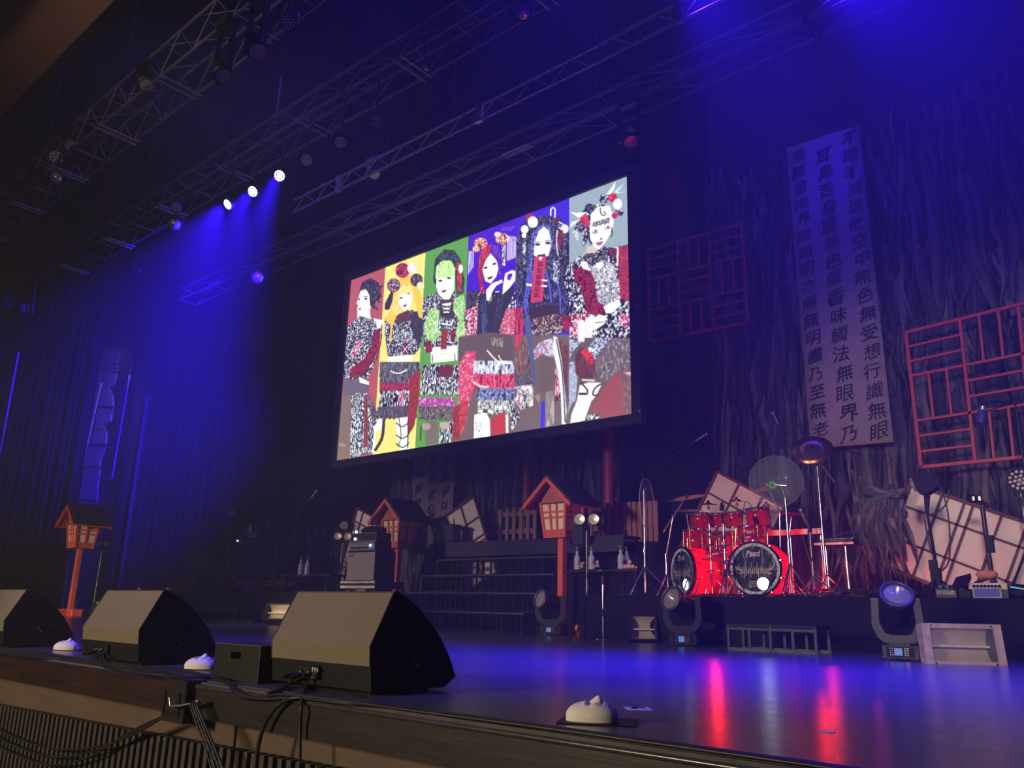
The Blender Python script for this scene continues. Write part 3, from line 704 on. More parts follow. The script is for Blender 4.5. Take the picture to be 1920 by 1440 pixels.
wedge('floor_monitor', -3.09, -3.90, 'nearest tan fronted floor monitor, right of the wooden crate', True)
wedge('floor_monitor', -5.42, -6.28, 'middle tan fronted floor monitor between two white masks', False)
wedge('floor_monitor', -7.85, -8.75, 'farthest floor monitor, cut off by the frame edge', False)

# wooden crate
cr0 = thing('wooden_crate', (-4.14, 2.72, 0), 'black wooden crate with a hand hole between two floor monitors', 'crate')
x0, x1, y0, y1, h = -4.385, -3.93, 2.565, 2.86, .19
m_cr = mat('crate_wood', (.010, .008, .008), .5, var=.4, scale=6, bump=.1)
fm = MB(); hx0, hx1, hz0, hz1 = x0+.17, x0+.27, h-.075, h-.04     # front board with its hand hole
fm.box(x0, hx0, y0, y0+.018, 0, h).box(hx1, x1, y0, y0+.018, 0, h).box(hx0, hx1, y0, y0+.018, 0, hz0).box(hx0, hx1, y0, y0+.018, hz1, h)
fm.build('front_board', m_cr, cr0)
MB().box(x0, x1, y1-.018, y1, 0, h).box(x0, x0+.018, y0+.018, y1-.018, 0, h).box(x1-.018, x1, y0+.018, y1-.018, 0, h).each('side_board', m_cr, cr0)
MB().box(x0+.018, x1-.018, y0+.018, y1-.018, 0, .015).box(x0+.018, x1-.018, y0+.03, y1-.018, h-.015, h-.002).each('board', m_cr, cr0)
e = MB().bar((x0, y0, h), (x1, y0, h), .004, .004).bar((x1, y0, 0), (x1, y0, h), .004, .004); e.each('worn_edge', M_EDGE, cr0)

# ------------------------------------------------------------------ plaster face masks on black boards
def make_mask(name, c, s, yaw, label):
    t_ = thing(name, c, label, 'mask'); c = Vector(c)
    ca, sa = math.cos(yaw), math.sin(yaw); U, W = V(ca, sa, 0), V(-sa, ca, 0)
    n, m = 52, 36; vs = []; top = []
    G = lambda x, w_: math.exp(-(x/w_)**2)
    def hgt(u, v):
        q = max(0, 1-abs(u)**2.6-abs(v)**2.4); h = .060*q**.5; av = abs(v)
        nr = (u+.16)/.42                                           # nose: long rise from brow to tip, short fall to the lip
        f = (3*nr*nr-2*nr**3)*.9+.1*nr if 0 < nr <= 1 else (max(0, 1-((u-.26)/.13)**2) if u > .26 else 0)
        h += .029*f*G(v, .13+.09*max(0, min(1, nr))**2)
        h -= .020*G(u+.07, .13)*G(av-.37, .21); h += .010*G(u+.08, .07)*G(av-.37, .13)     # sockets and lids
        h += .008*G(u+.24, .07)*G(av-.32, .30)                                             # brow
        h += .010*G(u-.50, .07)*G(v, .26)+.009*G(u-.62, .07)*G(v, .22)-.008*G(u-.56, .025)*G(v, .27)   # lips
        h -= .006*G(u-.42, .05)*G(v, .30)+.006*G(u-.72, .07)*G(v, .30); h += .008*G(u-.84, .10)*G(v, .26)
        h += .009*G(u-.12, .2)*G(av-.60, .18)
        return h*(q**.10 if q > 0 else 0)
    for i in range(n+1):
        u = -1+2*i/n
        for j in range(m+1):
            a = -1+2*j/m; wmax = (1-abs(u)**2.5)**.4 if abs(u) < 1 else 0
            v = a*wmax; taper = (1-.22*max(0, u)**1.4)
            p = c+U*(u*.102)+W*(v*.072*taper)+V(0, 0, .026+hgt(u, v)*.82); vs.append(p)
    mb = MB(); mb.add(vs, [(i*(m+1)+j, (i+1)*(m+1)+j, (i+1)*(m+1)+j+1, i*(m+1)+j+1) for i in range(n) for j in range(m)], 0, True)
    rim = [i*(m+1) for i in range(n+1)]+[i*(m+1)+m for i in range(n, -1, -1)]
    rv = [vs[k] for k in rim]; lo = [(p.x, p.y, c.z+.006) for p in rv]; N = len(rv)
    mb.add(rv+lo, [(i, N+i, N+(i+1) % N, (i+1) % N) for i in range(N)], 0, True)
    mb.build('face', M_WHITEPL, t_)
    br = MB(); br.prism([(-.125, -.10), (.17, -.09), (.17, .10), (-.125, .10)], c, U, W, (0, 0, .005)); br.build('black_board', M_BLACK, t_)
    for k in (-.45, .45):
        p = c+U*(-.004)+W*(.027 if k > 0 else -.027)+V(0, 0, .026)
    return t_
my = .50
p = gr(1086, 1356); make_mask('face_mask', (-1.90, 2.73, 0), 1, my, 'nearest white plaster face mask, on its board at the stage edge')
p = gr(363, 1255); make_mask('face_mask', (p.x+.03, p.y+.03, 0), 1, my, 'white plaster face mask lying between the middle monitor and the crate')
p = gr(114, 1219); make_mask('face_mask', (p.x+.03, p.y+.03, 0), 1, my, 'white plaster face mask farthest along the stage edge')

# floor tape marks
def tape(c, a, s, label, ring):
    t_ = thing('tape_mark', c, label, 'tape'); U = V(math.cos(a), math.sin(a), 0); W = V(-U.y, U.x, 0); c = Vector(c)
    MB().prism([(-s, -s), (s, -s), (s, s), (-s, s)], c+V(0, 0, .0008), U, W, (0, 0, .0008)).build('tape_square', mat('white_tape', (.62, .75, .72), .6, var=.08), t_)
    if ring: MB().tube([c+U*(.5*s*math.cos(q))+W*(.5*s*math.sin(q)*(1 if q < 4.2 else .6))+V(0, 0, .002) for q in [i*.5 for i in range(10)]], .004, 5).build('pen_mark', M_INK, t_)
tape(tuple(gr(1196, 1329)), .75, .055, 'white square of floor tape with a pen mark beyond the nearest mask', True)
tape(tuple(gr(1552, 1373)), .9, .022, 'tiny white tape cross on the floor under the red reflections', False)

# ------------------------------------------------------------------ cable box and cables along the stage edge
cb = thing('cable_box', (-4.30, 2.31, -.2), 'black wooden cable bracket fixed to the stage lip', 'bracket')
MB().box(-4.40, -4.17, 2.30, 2.44, -.20, .012, b=.004).build('box', m_lip, cb)
MB().box(-4.385, -4.365, 2.293, 2.30, -.17, -.05).box(-4.235, -4.215, 2.293, 2.30, -.17, -.05).each('hinge', M_BLACKM, cb)
p = at(372, 1316, 2.29); q = at(320, 1324, 2.26)
arm = tag(MB().tube([p, at(340, 1323, 2.26), q], .006, 8).build('clip_rod', mat('rod_metal', (.4, .4, .45), .35, .8)), 'thin metal rod sticking out from the cable bracket', 'rod')
MB().tube([q+V(0, 0, -.005), at(318, 1308, 2.26)], .006, 8).build('hook_end', MATS['rod_metal'], arm)
MB().ball(at(372, 1316, 2.285), .016, 10).build('ring', mat('brass', (.5, .42, .25), .3, .9), arm)

def cable(name, pts, r, label, n=8):
    return tag(MB().tube(smooth_path(pts, n), r, 8).build(name, M_CABLE), label, 'cable')
fl = lambda x, y, z=.008: tuple(gr(x, y, z))
dn = lambda x, y, Y=2.30: tuple(at(x, y, Y))
for k in range(3):
    cable('audio_cable', [fl(-60, 1214+2*k), fl(60, 1222+3*k), fl(150, 1235+3*k), fl(260, 1249+3*k), fl(340, 1268+2*k), fl(400, 1268+k), (-3.95-.03*k, 2.42, .012), dn(440+6*k, 1300, 2.33), dn(470+8*k, 1310, 2.325), fl(530+10*k, 1302, .01) if k == 0 else dn(545+8*k, 1308, 2.345), dn(640, 1314+k*2, 2.36), (-2.5, 2.37+.014*k, .012), (-1.9, 2.395+.012*k, .012), (-1.2, 2.40+.012*k, .012), (1.5, 2.40+.012*k, .012)], .0065+.001*k,
          ['thinnest black cable running along the whole stage lip', 'middle black cable running along the whole stage lip', 'thickest black cable running along the whole stage lip'][k])
cable('audio_cable', [(-3.60, 2.56, .07), fl(540, 1285), fl(510, 1298), dn(470, 1310, 2.34), dn(440, 1296, 2.34), fl(420, 1275), fl(380, 1264), fl(300, 1252)], .008, 'cable looping from the nearest monitor plug over the stage edge')
cable('audio_cable', [(-3.53, 2.56, .07), fl(590, 1275), fl(570, 1295), dn(566, 1315, 2.33), dn(563, 1370, 2.32), dn(562, 1460, 2.32)], .0075, 'straight cable dropping down the apron below the nearest monitor')
cable('audio_cable', [fl(640, 1309), dn(560, 1308, 2.335), dn(528, 1318, 2.32), dn(500, 1350, 2.31), dn(484, 1400, 2.31), dn(478, 1460, 2.31)], .010, 'thick black cable curving down the apron beside the bracket')
cable('audio_cable', [(-5.94, 2.57, .07), fl(180, 1240), fl(140, 1237), fl(60, 1232), fl(-40, 1222)], .007, 'cable leading from the middle monitor plug toward the farthest mask')
cable('audio_cable', [(-5.87, 2.57, .07), fl(190, 1244), fl(200, 1252), fl(260, 1262), fl(340, 1268)], .006, 'cable leading from the middle monitor plug toward the bracket')
for k in range(4):
    cable('audio_cable', [dn(368+k, 1314, 2.295), dn(357+4*k, 1320, 2.27), dn(366+5*k, 1350, 2.27), dn(384+6*k, 1400, 2.27), dn(402+8*k, 1460, 2.27)], .0045+.0006*k, ['first', 'second', 'third', 'last'][k]+' of four cables fanning straight down from the cable bracket')
for k in range(3):
    cable('audio_cable', [dn(368, 1316, 2.29), dn(330, 1332, 2.30), dn(240, 1382-4*k, 2.32), dn(170, 1402+8*k, 2.33), dn(90, 1402+16*k, 2.34), dn(0, 1370+16*k, 2.34), dn(-80, 1320+22*k, 2.34)], .006, ['highest', 'middle', 'lowest'][k]+' of three cables swagged across the slatted grille')
# ------------------------------------------------------------------ floor lights
face_yaw = lambda x, y: math.atan2(-x, y)         # turn so that local -Y looks at the auditorium seat
def rot2(a): return V(math.cos(a), math.sin(a), 0), V(-math.sin(a), math.cos(a), 0)
def moving_head(loc, yaw, d, label, s=1.0):
    L = Vector(loc); t_ = thing('moving_head_light', loc, label, 'stage light'); U, W = rot2(yaw); Z = V(0, 0, 1)
    P = lambda x, y, z: L+(U*x+W*y+Z*z)*s
    # base
    mb = MB(); mb.obox(P(0, 0, .085), U*.17*s, W*.13*s, Z*.065*s); mb.build('base', M_DARK, t_)
    for x in (-.12, .12):
        for y in (-.09, .09): MB().obox(P(x, y, .012), U*.025*s, W*.025*s, Z*.012*s).each('foot', M_BLACK, t_)
    pnl = MB().obox(P(0, -.133, .085), U*.13*s, W*.004*s, Z*.052*s).build('control_panel', M_BLACK, t_)
    MB().obox(P(-.02, -.138, .088), U*.038*s, W*.002*s, Z*.036*s).build('display', glow('display_blue', (.18, .35, .9), .55), pnl)
    bt = MB()
    for i in range(2):
        for j in range(4): bt.obox(P(.045+.025*i, -.138, .055+.022*j), U*.008*s, W*.002*s, Z*.006*s); bt.obox(P(-.075-.02*i, -.138, .055+.022*j), U*.005*s, W*.002*s, Z*.005*s)
    bt.each('button', M_LENS, pnl)
    # yoke
    yk = [(-.19, .62), (-.235, .60), (-.25, .34), (-.20, .22), (-.14, .17), (.14, .17), (.20, .22), (.25, .34), (.235, .60), (.19, .62), (.165, .58), (.175, .37), (.13, .27), (.08, .25), (-.08, .25), (-.13, .27), (-.175, .37), (-.165, .58)]
    MB().prism(yk, P(0, -.06, 0), U*s, Z*s, W*.12*s).build('yoke', mat('yoke_grey', (.028, .027, .028), .45, .2), t_)
    MB().obox(P(0, 0, .16), U*.1*s, W*.1*s, Z*.015*s).build('turntable', M_DARK, t_)
    c = P(0, 0, .52); d = Vector(d).normalized()
    hd = MB().lathe([(.02, -.19), (.10, -.18), (.135, -.12), (.145, .02), (.138, .12), (.150, .14), (.150, .20), (.132, .20)], c, d, 24); hd = hd.build('head', M_DARK, t_)
    MB().lathe([(.150, .195), (.157, .20), (.157, .225), (.132, .225), (.132, .2)], c, d, 28).build('lens_ring', mat('lens_ring', (.10, .10, .10), .35, .5), hd)
    MB().lathe([(0.001, .225), (.05, .222), (.10, .212), (.132, .195)], c, d, 24).build('lens', clear('moving_lens', (.35, .33, .30), .35, .04), hd)
    MB().lathe([(.001, .12), (.06, .14), (.12, .19)], c, d, 16).build('reflector', M_SILVER, hd)
    for sx in (-1, 1): MB().obox(P(sx*.20, 0, .60), U*.035*s, W*.05*s, Z*.022*s).build('tilt_cap', mat('tilt_cap', (.05, .05, .09), .4), t_)
    return t_
for (px, py, s, label, dd) in [(1281, 1211, .95, 'moving head light with an oblique lens, standing between the angled floodlight and the low step', (-.18, -.85, .30)),
                               (1690, 1238, .93, 'moving head light aimed upward beside the wide strobe', (.30, -.70, .62)),
                               (1031, 1191, .97, 'moving head light standing before the red base of the tallest lantern', (-.22, -.85, .22)),
                               (456, 1165, .97, 'dark moving head light in front of the far riser', (-.5, .7, .3))]:
    g = gr(px, py); moving_head(g, face_yaw(g.x, g.y), dd, label, s)

def flood(name, c, yaw, w_, h_, d_, tilt, label, tan=False, back=True):
    """box reflector lamp: c = centre of the front opening"""
    c = Vector(c); U, W0 = rot2(yaw); Z0 = V(0, 0, 1); ct, st_ = math.cos(tilt), math.sin(tilt)
    W = W0*ct+Z0*(-st_); Z = Z0*ct+W0*st_                       # -W looks out, tilted upward
    t_ = thing(name, (c.x, c.y, 0), label, 'floodlight'); hw, hh = w_/2, h_/2
    B = lambda x, y, z: c+U*x+W*y+Z*z
    hm = MB()
    for sx in (-1, 1): hm.obox(B(sx*hw, d_/2, 0), U*.012, W*d_/2, Z*hh)
    for sz in (-1, 1): hm.obox(B(0, d_/2, sz*hh), U*hw, W*d_/2, Z*.012)
    hm.obox(B(0, d_, 0), U*hw, W*.012, Z*hh)
    hm.build('housing', M_DARK, t_)
    rf = MB(); n = 12
    vs = []
    for i in range(n+1):
        a = PI*(i/n); z = -hh*.94*math.cos(a); y = .012+d_*.75*math.sin(a)**.8
        vs += [B(-hw*.96, y, z), B(hw*.96, y, z)]
    rf.add(vs, [(2*i, 2*i+1, 2*i+3, 2*i+2) for i in range(n)], 0, True); rf.build('reflector', mat('satin_reflector', (.80, .68, .42), .40, .45, var=.08), t_)
    MB().tube([B(-hw*.9, d_*.35, -hh*.05), B(hw*.9, d_*.35, -hh*.05)], .012, 10).build('lamp_tube', mat('tube_glass', (.85, .8, .6), .2), t_)
    if tan:
        for sx in (-1, 1):
            MB().obox(B(sx*(hw+.03), d_*.25, 0), U*.035, W*d_*.32, Z*hh*1.08).build('end_plate', M_TANMET, t_)
        br = MB()
        for sz in (-1, 1): br.obox(B(0, -.005, sz*hh*.97), U*hw, W*.008, Z*.02)
        br.each('rail', M_TANMET, t_)
        MB().obox(B(0, -.004, 0), U*hw*.98, W*.002, Z*hh*.95).build('front_glass', M_GLASS, t_)
        b2 = MB()
        for sx in (-1, 1):
            for sz in (-1, 1): b2.disc(B(sx*hw*.93, -.014, sz*hh*.97), -W, .009, 8)
        b2.each('screw', M_SILVER, t_)
    zb = min((B(sx*hw, y, -hh*1.05)).z for sx in (-1, 1) for y in (0, d_))
    ft = MB()
    for sx in (-.6, .6):
        p = B(sx*hw, d_*.5, -hh); ft.bar((p.x, p.y, 0), p, .04, .03)
        q = B(sx*hw, d_*.9, -hh); ft.bar((q.x, q.y, 0), q, .04, .03)
    ft.build('bracket_foot', M_DARK, t_)
    return t_
c = at(1806, 1209, 8.55); flood('strobe_light', c, math.radians(33), .56, .34, .22, .10, 'wide tan ended strobe light at the right foot of the drum riser', True)
c = at(1206, 1176, 9.72); flood('floodlight', c, math.radians(40), .36, .33, .20, .30, 'small black floodlight tilted up beside the chrome floor stand')
c = at(526, 1146, 9.3); flood('floodlight', c, math.radians(12), .86, .32, .22, .42, 'black floodlight with a warm bright reflector behind the nearest monitor')
c = at(190, 1140, 8.7); flood('floodlight', c, math.radians(12), .80, .34, .22, .42, 'black floodlight beside the foot of the farthest lantern')

# ------------------------------------------------------------------ LED cans and twin blinders
def par(name, c, d, r, lens, label, hang=None, n_l=19, group=None):
    c = Vector(c); d = Vector(d).normalized(); t_ = thing(name, c, label, 'stage light', group)
    body = MB().lathe([(.01, -r*1.7), (r*.7, -r*1.65), (r*.85, -r*.9), (r*1.05, -r*.5), (r*1.12, 0), (r*1.12, r*.08), (r*1.0, r*.08), (r*1.0, r*.02), (.001, r*.02)], c, d, 20).build('housing', M_DARK, t_)
    x, y, z = frame(d)
    lm = MB()
    rings = [(0, 1), (.40, 6), (.78, 12)] if n_l > 1 else [(0, 1)]
    for rr, k in rings:
        for i in range(k):
            a = 2*PI*i/k+.2; q = c+z*(r*.03)+(x*math.cos(a)+y*math.sin(a))*rr*r; q_r = r*.155 if n_l > 1 else r*.95
            lm.lathe([(q_r, 0), (q_r*.8, q_r*.35), (.001, q_r*.5)], q, d, 10)
    lm.build('lens', lens, t_)
    yk = MB(); up = V(0, 0, 1); sd = d.cross(up).normalized() if abs(d.z) < .95 else V(1, 0, 0)
    e = 1 if (hang is None or hang > c.z) else -1
    yk.tube([c+sd*r*1.2-d*r*.4, c+sd*r*1.25-d*r*.5+up*e*r*1.6, c-sd*r*1.25-d*r*.5+up*e*r*1.6, c-sd*r*1.2-d*r*.4], r*.07, 6)
    if hang is not None:
        q = c-d*r*.5+up*e*r*1.6; cy_ = min((4.69, 5.31, 6.725, 7.275, 8.8, 9.95), key=lambda y: abs(y-q.y)) if e > 0 else q.y
        yk.tube([q, (q.x, q.y, hang-e*.06), (q.x, cy_, hang)], .02, 8)
    yk.build('yoke', M_BLACKM, t_)
    return t_
M_LIT = glow('lit_lens', (.62, .72, 1.0), 14)
CAMP = CAM
for p, lab, dd in zip(PAR_LIT, ('brightest lit blue wash light, highest of the lit three', 'lit blue wash light in the middle of the lit three', 'lit blue wash light turned furthest aside, lowest of the lit three'), ((.1, -.75, -.7), (-.25, -.8, -.6), (-.75, -.6, -.45))):
    # the spot lamp sits just in front of its lens
    ax = (CAM-p).normalized()*.55+Vector(dd).normalized()*.6
    par('wash_light', p-ax.normalized()*.16, ax, .10, M_LIT, lab, 8.45)
for px, py, Y, r, n_l, lens, hz, lab in [(540, 42, 4.69, .10, 19, M_LED, 8.55, 'unlit multi lens can hanging highest under the nearest truss'),
                                 (705, 228, 6.725, .10, 19, M_LED, 8.45, 'unlit multi lens can under the second truss nearest the silver truss'),
                                 (639, 267, 6.725, .10, 19, M_LED, 8.45, 'unlit multi lens can between two others under the second truss'),
                                 (575, 300, 6.725, .10, 19, M_LED, 8.45, 'unlit multi lens can just above the brightest blue light'),
                                 (331, 388, 6.725, .11, 19, mat('lens_blue', (.25, .25, .55), .3), 8.45, 'bluish multi lens can hanging beyond the lit blue lights'),
                                 (105, 295, 4.69, .13, 19, M_LED, 8.9, 'unlit multi lens can at the far end of the nearest truss'),
                                 (105, 333, 4.69, .11, 1, M_LENS, 8.9, 'single pale lens light under the far end of the nearest truss'),
                                 (327, 420, 6.725, .12, 1, M_LENS, 8.45, 'single pale lens light under the bluish multi lens can'),
                                 (484, 520, 8.8, .12, 1, M_LENS, 13.8, 'lone pale lens light hanging in the blue beam'),
                                 (980, 20, 6.725, .12, 1, M_SILVER, 8.45, 'bright silver lens light on the second truss, closest to the top of the view'),
                                 (797, 126, 6.725, .06, 1, M_SILVER, 8.45, 'small silver lens light on the second truss')]:
    p = at(px, py, Y); par('wash_light' if n_l > 1 else 'spot_light', p, (CAM-p).normalized()+V(-.08, 0, -.1), r, lens, lab, hz, n_l)

def stand_legs(parent, x, y, z0, h, spread, m, r=.012, up=.02):
    for k in range(3):
        a = k*2*PI/3+.5; e = V(x+spread*math.cos(a), y+spread*math.sin(a), z0+.012)
        MB().tube([(x, y, z0+h), e], r, 8).ball(e, r*1.4, 8).build('leg', m, parent)
def light_stand(px, py_top, py_base, Y, z0, label, head, m=M_BLACKM, spread=.42):
    p = at(px, py_top, Y); t_ = thing('light_stand', (p.x, Y, z0), label, 'light stand')
    MB().tube([(p.x, Y, z0+.25), (p.x, Y, z0+(p.z-z0)*.55)], .022, 10).build('lower_pole', mat('pole_grey', (.16, .155, .16), .35, .6), t_)
    MB().tube([(p.x, Y, z0+(p.z-z0)*.5), (p.x, Y, p.z-.08)], .016, 10).build('upper_pole', MATS['pole_grey'], t_)
    MB().lathe([(.03, 0), (.03, .07)], (p.x, Y, z0+(p.z-z0)*.52), n=12).lathe([(.032, 0), (.032, .06)], (p.x, Y, z0+.6), n=12).build('collar', M_BLACKM, t_)
    stand_legs(t_, p.x, Y, z0, .62, spread, m)
    return p
def blinder(p, label, s=1.0, r=.085):
    p = Vector(p); t_ = thing('twin_blinder', p, label, 'stage light'); U, W = rot2(face_yaw(p.x, p.y)*.8)
    for sx in (-1, 1):
        c = p+U*sx*r*1.25+V(0, 0, .03)
        h = MB().lathe([(.02, .14), (r*.8, .12), (r*1.08, .0), (r*1.08, -.02), (r*.96, -.02)], c, W, 18).build('can', M_DARK, t_)
        MB().lathe([(.001, -.002), (r*.6, -.006), (r*.95, -.014)], c, W, 18).build('bulb_face', M_LENSW, h)
    MB().obox(p+V(0, 0, -.03)+W*.06, U*r*2.3, W*.02, V(0, 0, 1)*.02).tube([p+W*.06+V(0, 0, -.02), p+V(0, 0, -.11)], .018, 8).build('bracket', M_BLACKM, t_)
    return t_
p = light_stand(1100, 985, 1195, 9.95, 0, 'tall black light stand in front of the bottle table', None); blinder(p+V(0, 0, .06), 'twin lamp blinder on the tall stand beside the tallest lantern')
q = at(1090, 1000, 10.15); tag(MB().box(q.x-.10, q.x+.10, 10.05, 10.25, q.z-.18, q.z+.14, b=.01).build('dimmer_pack', M_DARK), 'black control box hanging behind the tall stand by the lantern', 'box')
p = light_stand(192, 1028, 1150, 9.0, 0, 'light stand behind the farthest lantern post', None); blinder(p+V(0, 0, .08), 'twin lamp blinder on the stand beside the farthest lantern', r=.075)
p = light_stand(642, 1015, 1105, 11.2, ZR, 'light stand before the rags beside the pale amp', None); blinder(p+V(0, 0, .08), 'twin lamp blinder in front of the hanging grey rags')
for px, py, Y, lab, sl in [(435, 962, 11.35, 'multi lens can on a stand above the dark amp stack', 'thin light stand behind the dark amp stack'), (645, 985, 11.75, 'multi lens can on a stand beside the narrow shoji panel', 'thin light stand holding a can by the narrow shoji panel')]:
    p = light_stand(px, py+14, 1105, Y, ZR, sl, None); c = at(px, py, Y-.06); par('wash_light', c, (CAM-c).normalized()+V(0, 0, .05), .095, M_LENSW, lab, c.z-.28)
c = at(1912, 900, 11.2); p = light_stand(1912, 912, 1100, 11.3, ZR, 'light stand partly outside the frame behind the pedal boards', None); par('wash_light', c, (CAM-c).normalized(), .13, M_LENSW, 'round warm can light at the frame edge under the larger lattice', c.z-.3)
MB()
# chrome floor stand in front of the riser gap
p = at(1131, 1192, 9.9); g0 = gr(1131, 1190)
t_ = thing('chrome_stand', (p.x, 9.9, 0), 'short chrome stand on a round base beside the small floodlight', 'stand')
top = at(1130, 1092, 9.9)
MB().tube([(p.x, 9.9, .02), (p.x, 9.9, top.z)], .016, 12).build('pole', M_CHROME, t_)
MB().lathe([(.001, .035), (.10, .03), (.13, 0)], (p.x, 9.9, 0), n=24).build('base', M_CHROME, t_)
MB().lathe([(.026, 0), (.03, .03), (.03, .10), (.02, .13)], (p.x, 9.9, top.z-.03), n=12).build('clutch', M_DARK, t_)
stand_legs(t_, p.x, 9.9, 0, .42, .36, M_BLACKM, .009)

# ------------------------------------------------------------------ trusses and their fixtures
def truss(label, x0, x1, Y, Z, w_, h_, bay, m, rc=.025, rb=.012, flat=False, rungs=False):
    t_ = thing('lighting_truss', ((x0+x1)/2, Y, Z), label, 'truss')
    ys = (Y,) if flat else (Y-w_/2, Y+w_/2)
    for y in ys:
        for z in (Z, Z+h_): MB().tube([(x0, y, z), (x1, y, z)], rc, 8).build('chord', m, t_)
    n = int((x1-x0)/bay)
    lace = MB()
    for i in range(n):
        a, b_ = x0+(x1-x0)*i/n, x0+(x1-x0)*(i+1)/n
        for y in ys:
            lace.tube([(a, y, Z), ((a+b_)/2, y, Z+h_)], rb, 6, cap=False).tube([((a+b_)/2, y, Z+h_), (b_, y, Z)], rb, 6, cap=False)
        if not flat:
            for z in (Z, Z+h_): lace.tube([(a, ys[0], z), (a, ys[1], z)], rb, 6, cap=False)
            lace.tube([(a, ys[0], Z+h_), (b_, ys[1], Z+h_)], rb, 6, cap=False)
    lace.build('lacing', m, t_)
    if not flat and rungs:
        for i in range(1, n, 2):
            x = x0+(x1-x0)*i/n
            for dx in (0, .16): MB().tube([(x+dx, ys[0]-.06, Z-rc-.012), (x+dx, ys[1]+.06, Z-rc-.012)], .013, 6).build('cross_pipe', M_STEEL, t_)
    cp = MB(); step = 5 if flat else 8; k = 2
    while k < n:
        x = x0+(x1-x0)*k/n
        for y in ys: cp.box(x-.07, x+.07, y-.035, y+.035, Z-.03, Z+h_+.03) if flat else cp.box(x-.05, x+.05, y-.04, y+.04, Z-.04, Z+.04)
        k += step
    cp.each('coupler', m if flat else M_BLACKM, t_)
    hg = MB(); x = x0+1.2
    while x < x1: hg.tube([(x, Y, Z+h_), (x, Y, 13.8)], .008, 6); x += 3.6
    hg.each('hanging_wire', M_BLACKM, t_)
    return t_
truss('nearest dark box truss crossing the upper corner above the far wing', -26, -4, 5.0, 8.55, .62, .62, 1.05, M_DKSTEEL, rungs=True)
truss('second dark box truss carrying the lit blue lights', -22, -2, 7.0, 8.45, .55, .40, 1.2, M_DKSTEEL, rungs=True)
truss('slim silver ladder truss crossing above the projection screen', -13.9, 2.5, 8.8, 8.55, .1, .30, .78, M_STEEL, .022, .010, True)
truss('darkest box truss, hanging just in front of the projection screen', -21, 4, 10.2, 8.60, .5, .35, 1.7, M_DKSTEEL)
# batten lights and movers riding on the trusses
def mover(p, label, hz, dark=True):
    p = Vector(p); p = p; t_ = thing('hanging_mover', p, label, 'stage light')
    MB().box(p.x-.16, p.x+.16, p.y-.11, p.y+.11, hz-.18, hz-.04, b=.01).build('base', M_DARK, t_)
    MB().obox(p+V(-.19, 0, .10), V(.02, 0, 0), V(0, .05, 0), V(0, 0, .16)).obox(p+V(.19, 0, .10), V(.02, 0, 0), V(0, .05, 0), V(0, 0, .16)).obox((p.x, p.y, hz-.2), V(.2, 0, 0), V(0, .06, 0), V(0, 0, .025)).obox((p.x-.19, p.y, (p.z+.2+hz-.2)/2), V(.018, 0, 0), V(0, .04, 0), V(0, 0, max(.02, (hz-.2-p.z-.2)/2))).obox((p.x+.19, p.y, (p.z+.2+hz-.2)/2), V(.018, 0, 0), V(0, .04, 0), V(0, 0, max(.02, (hz-.2-p.z-.2)/2))).build('yoke', M_DARK, t_)
    d = (CAM-p).normalized()+V(0, .4, -.6)
    h = MB().lathe([(.02, -.17), (.11, -.15), (.14, .05), (.14, .17), (.11, .17)], p, d, 18).build('head', M_DARK, t_)
    MB().lathe([(.001, .175), (.12, .165)], p, d, 18).build('lens', M_LENS, h)
for px, py, Y, lab in [(415, 132, 4.69, 'dark mover hanging under the nearest truss, lower of two'), (478, 85, 4.69, 'dark mover hanging under the nearest truss, higher of two'), (270, 150, 4.69, 'grey mover inside the nearest truss at mid span'), (130, 265, 4.69, 'grey mover inside the nearest truss near its far end'), (1180, 255, 9.95, 'dark mover on the darkest truss above the screen corner'), (700, 320, 9.95, 'dark mover on the darkest truss above the green part of the screen')]:
    p = at(px, py, Y); mover(p, lab, max(p.z+.34, 8.68 if Y > 9 else 8.60))
for px, py, Y, dx, lab, m in [(968, 278, 9.95, .34, 'boxy floodlight with a shiny reflector under the darkest truss', M_SILVER), (252, 512, 9.4, .30, 'narrow strip light glinting beside the blue beam', M_SILVER), (117, 548, 9.0, .45, 'thin pipe glinting high in the far wing', M_STEEL), (60, 338, 4.69, .5, 'dark rectangular lamp bar under the far end of the nearest truss', M_DKSTEEL)]:
    p = at(px, py, Y); t_ = thing('strip_light', p, lab, 'stage light')
    MB().box(p.x-dx, p.x+dx, p.y-.05, p.y+.12, p.z-.05, p.z+.07, b=.01).build('housing', M_DARK, t_)
    MB().prism([(-dx*.9, 0), (dx*.9, 0), (dx*.9, .05), (-dx*.9, .05)], (p.x, p.y-.055, p.z-.05), (1, 0, 0), (0, .3, 1), (0, .006, 0)).build('reflector', m, t_)
    MB().tube([(p.x, p.y, p.z+.07), (p.x, p.y, 13.8 if Y in (9.4, 9.0) else 8.62)], .015, 6).build('clamp', M_BLACKM, t_)
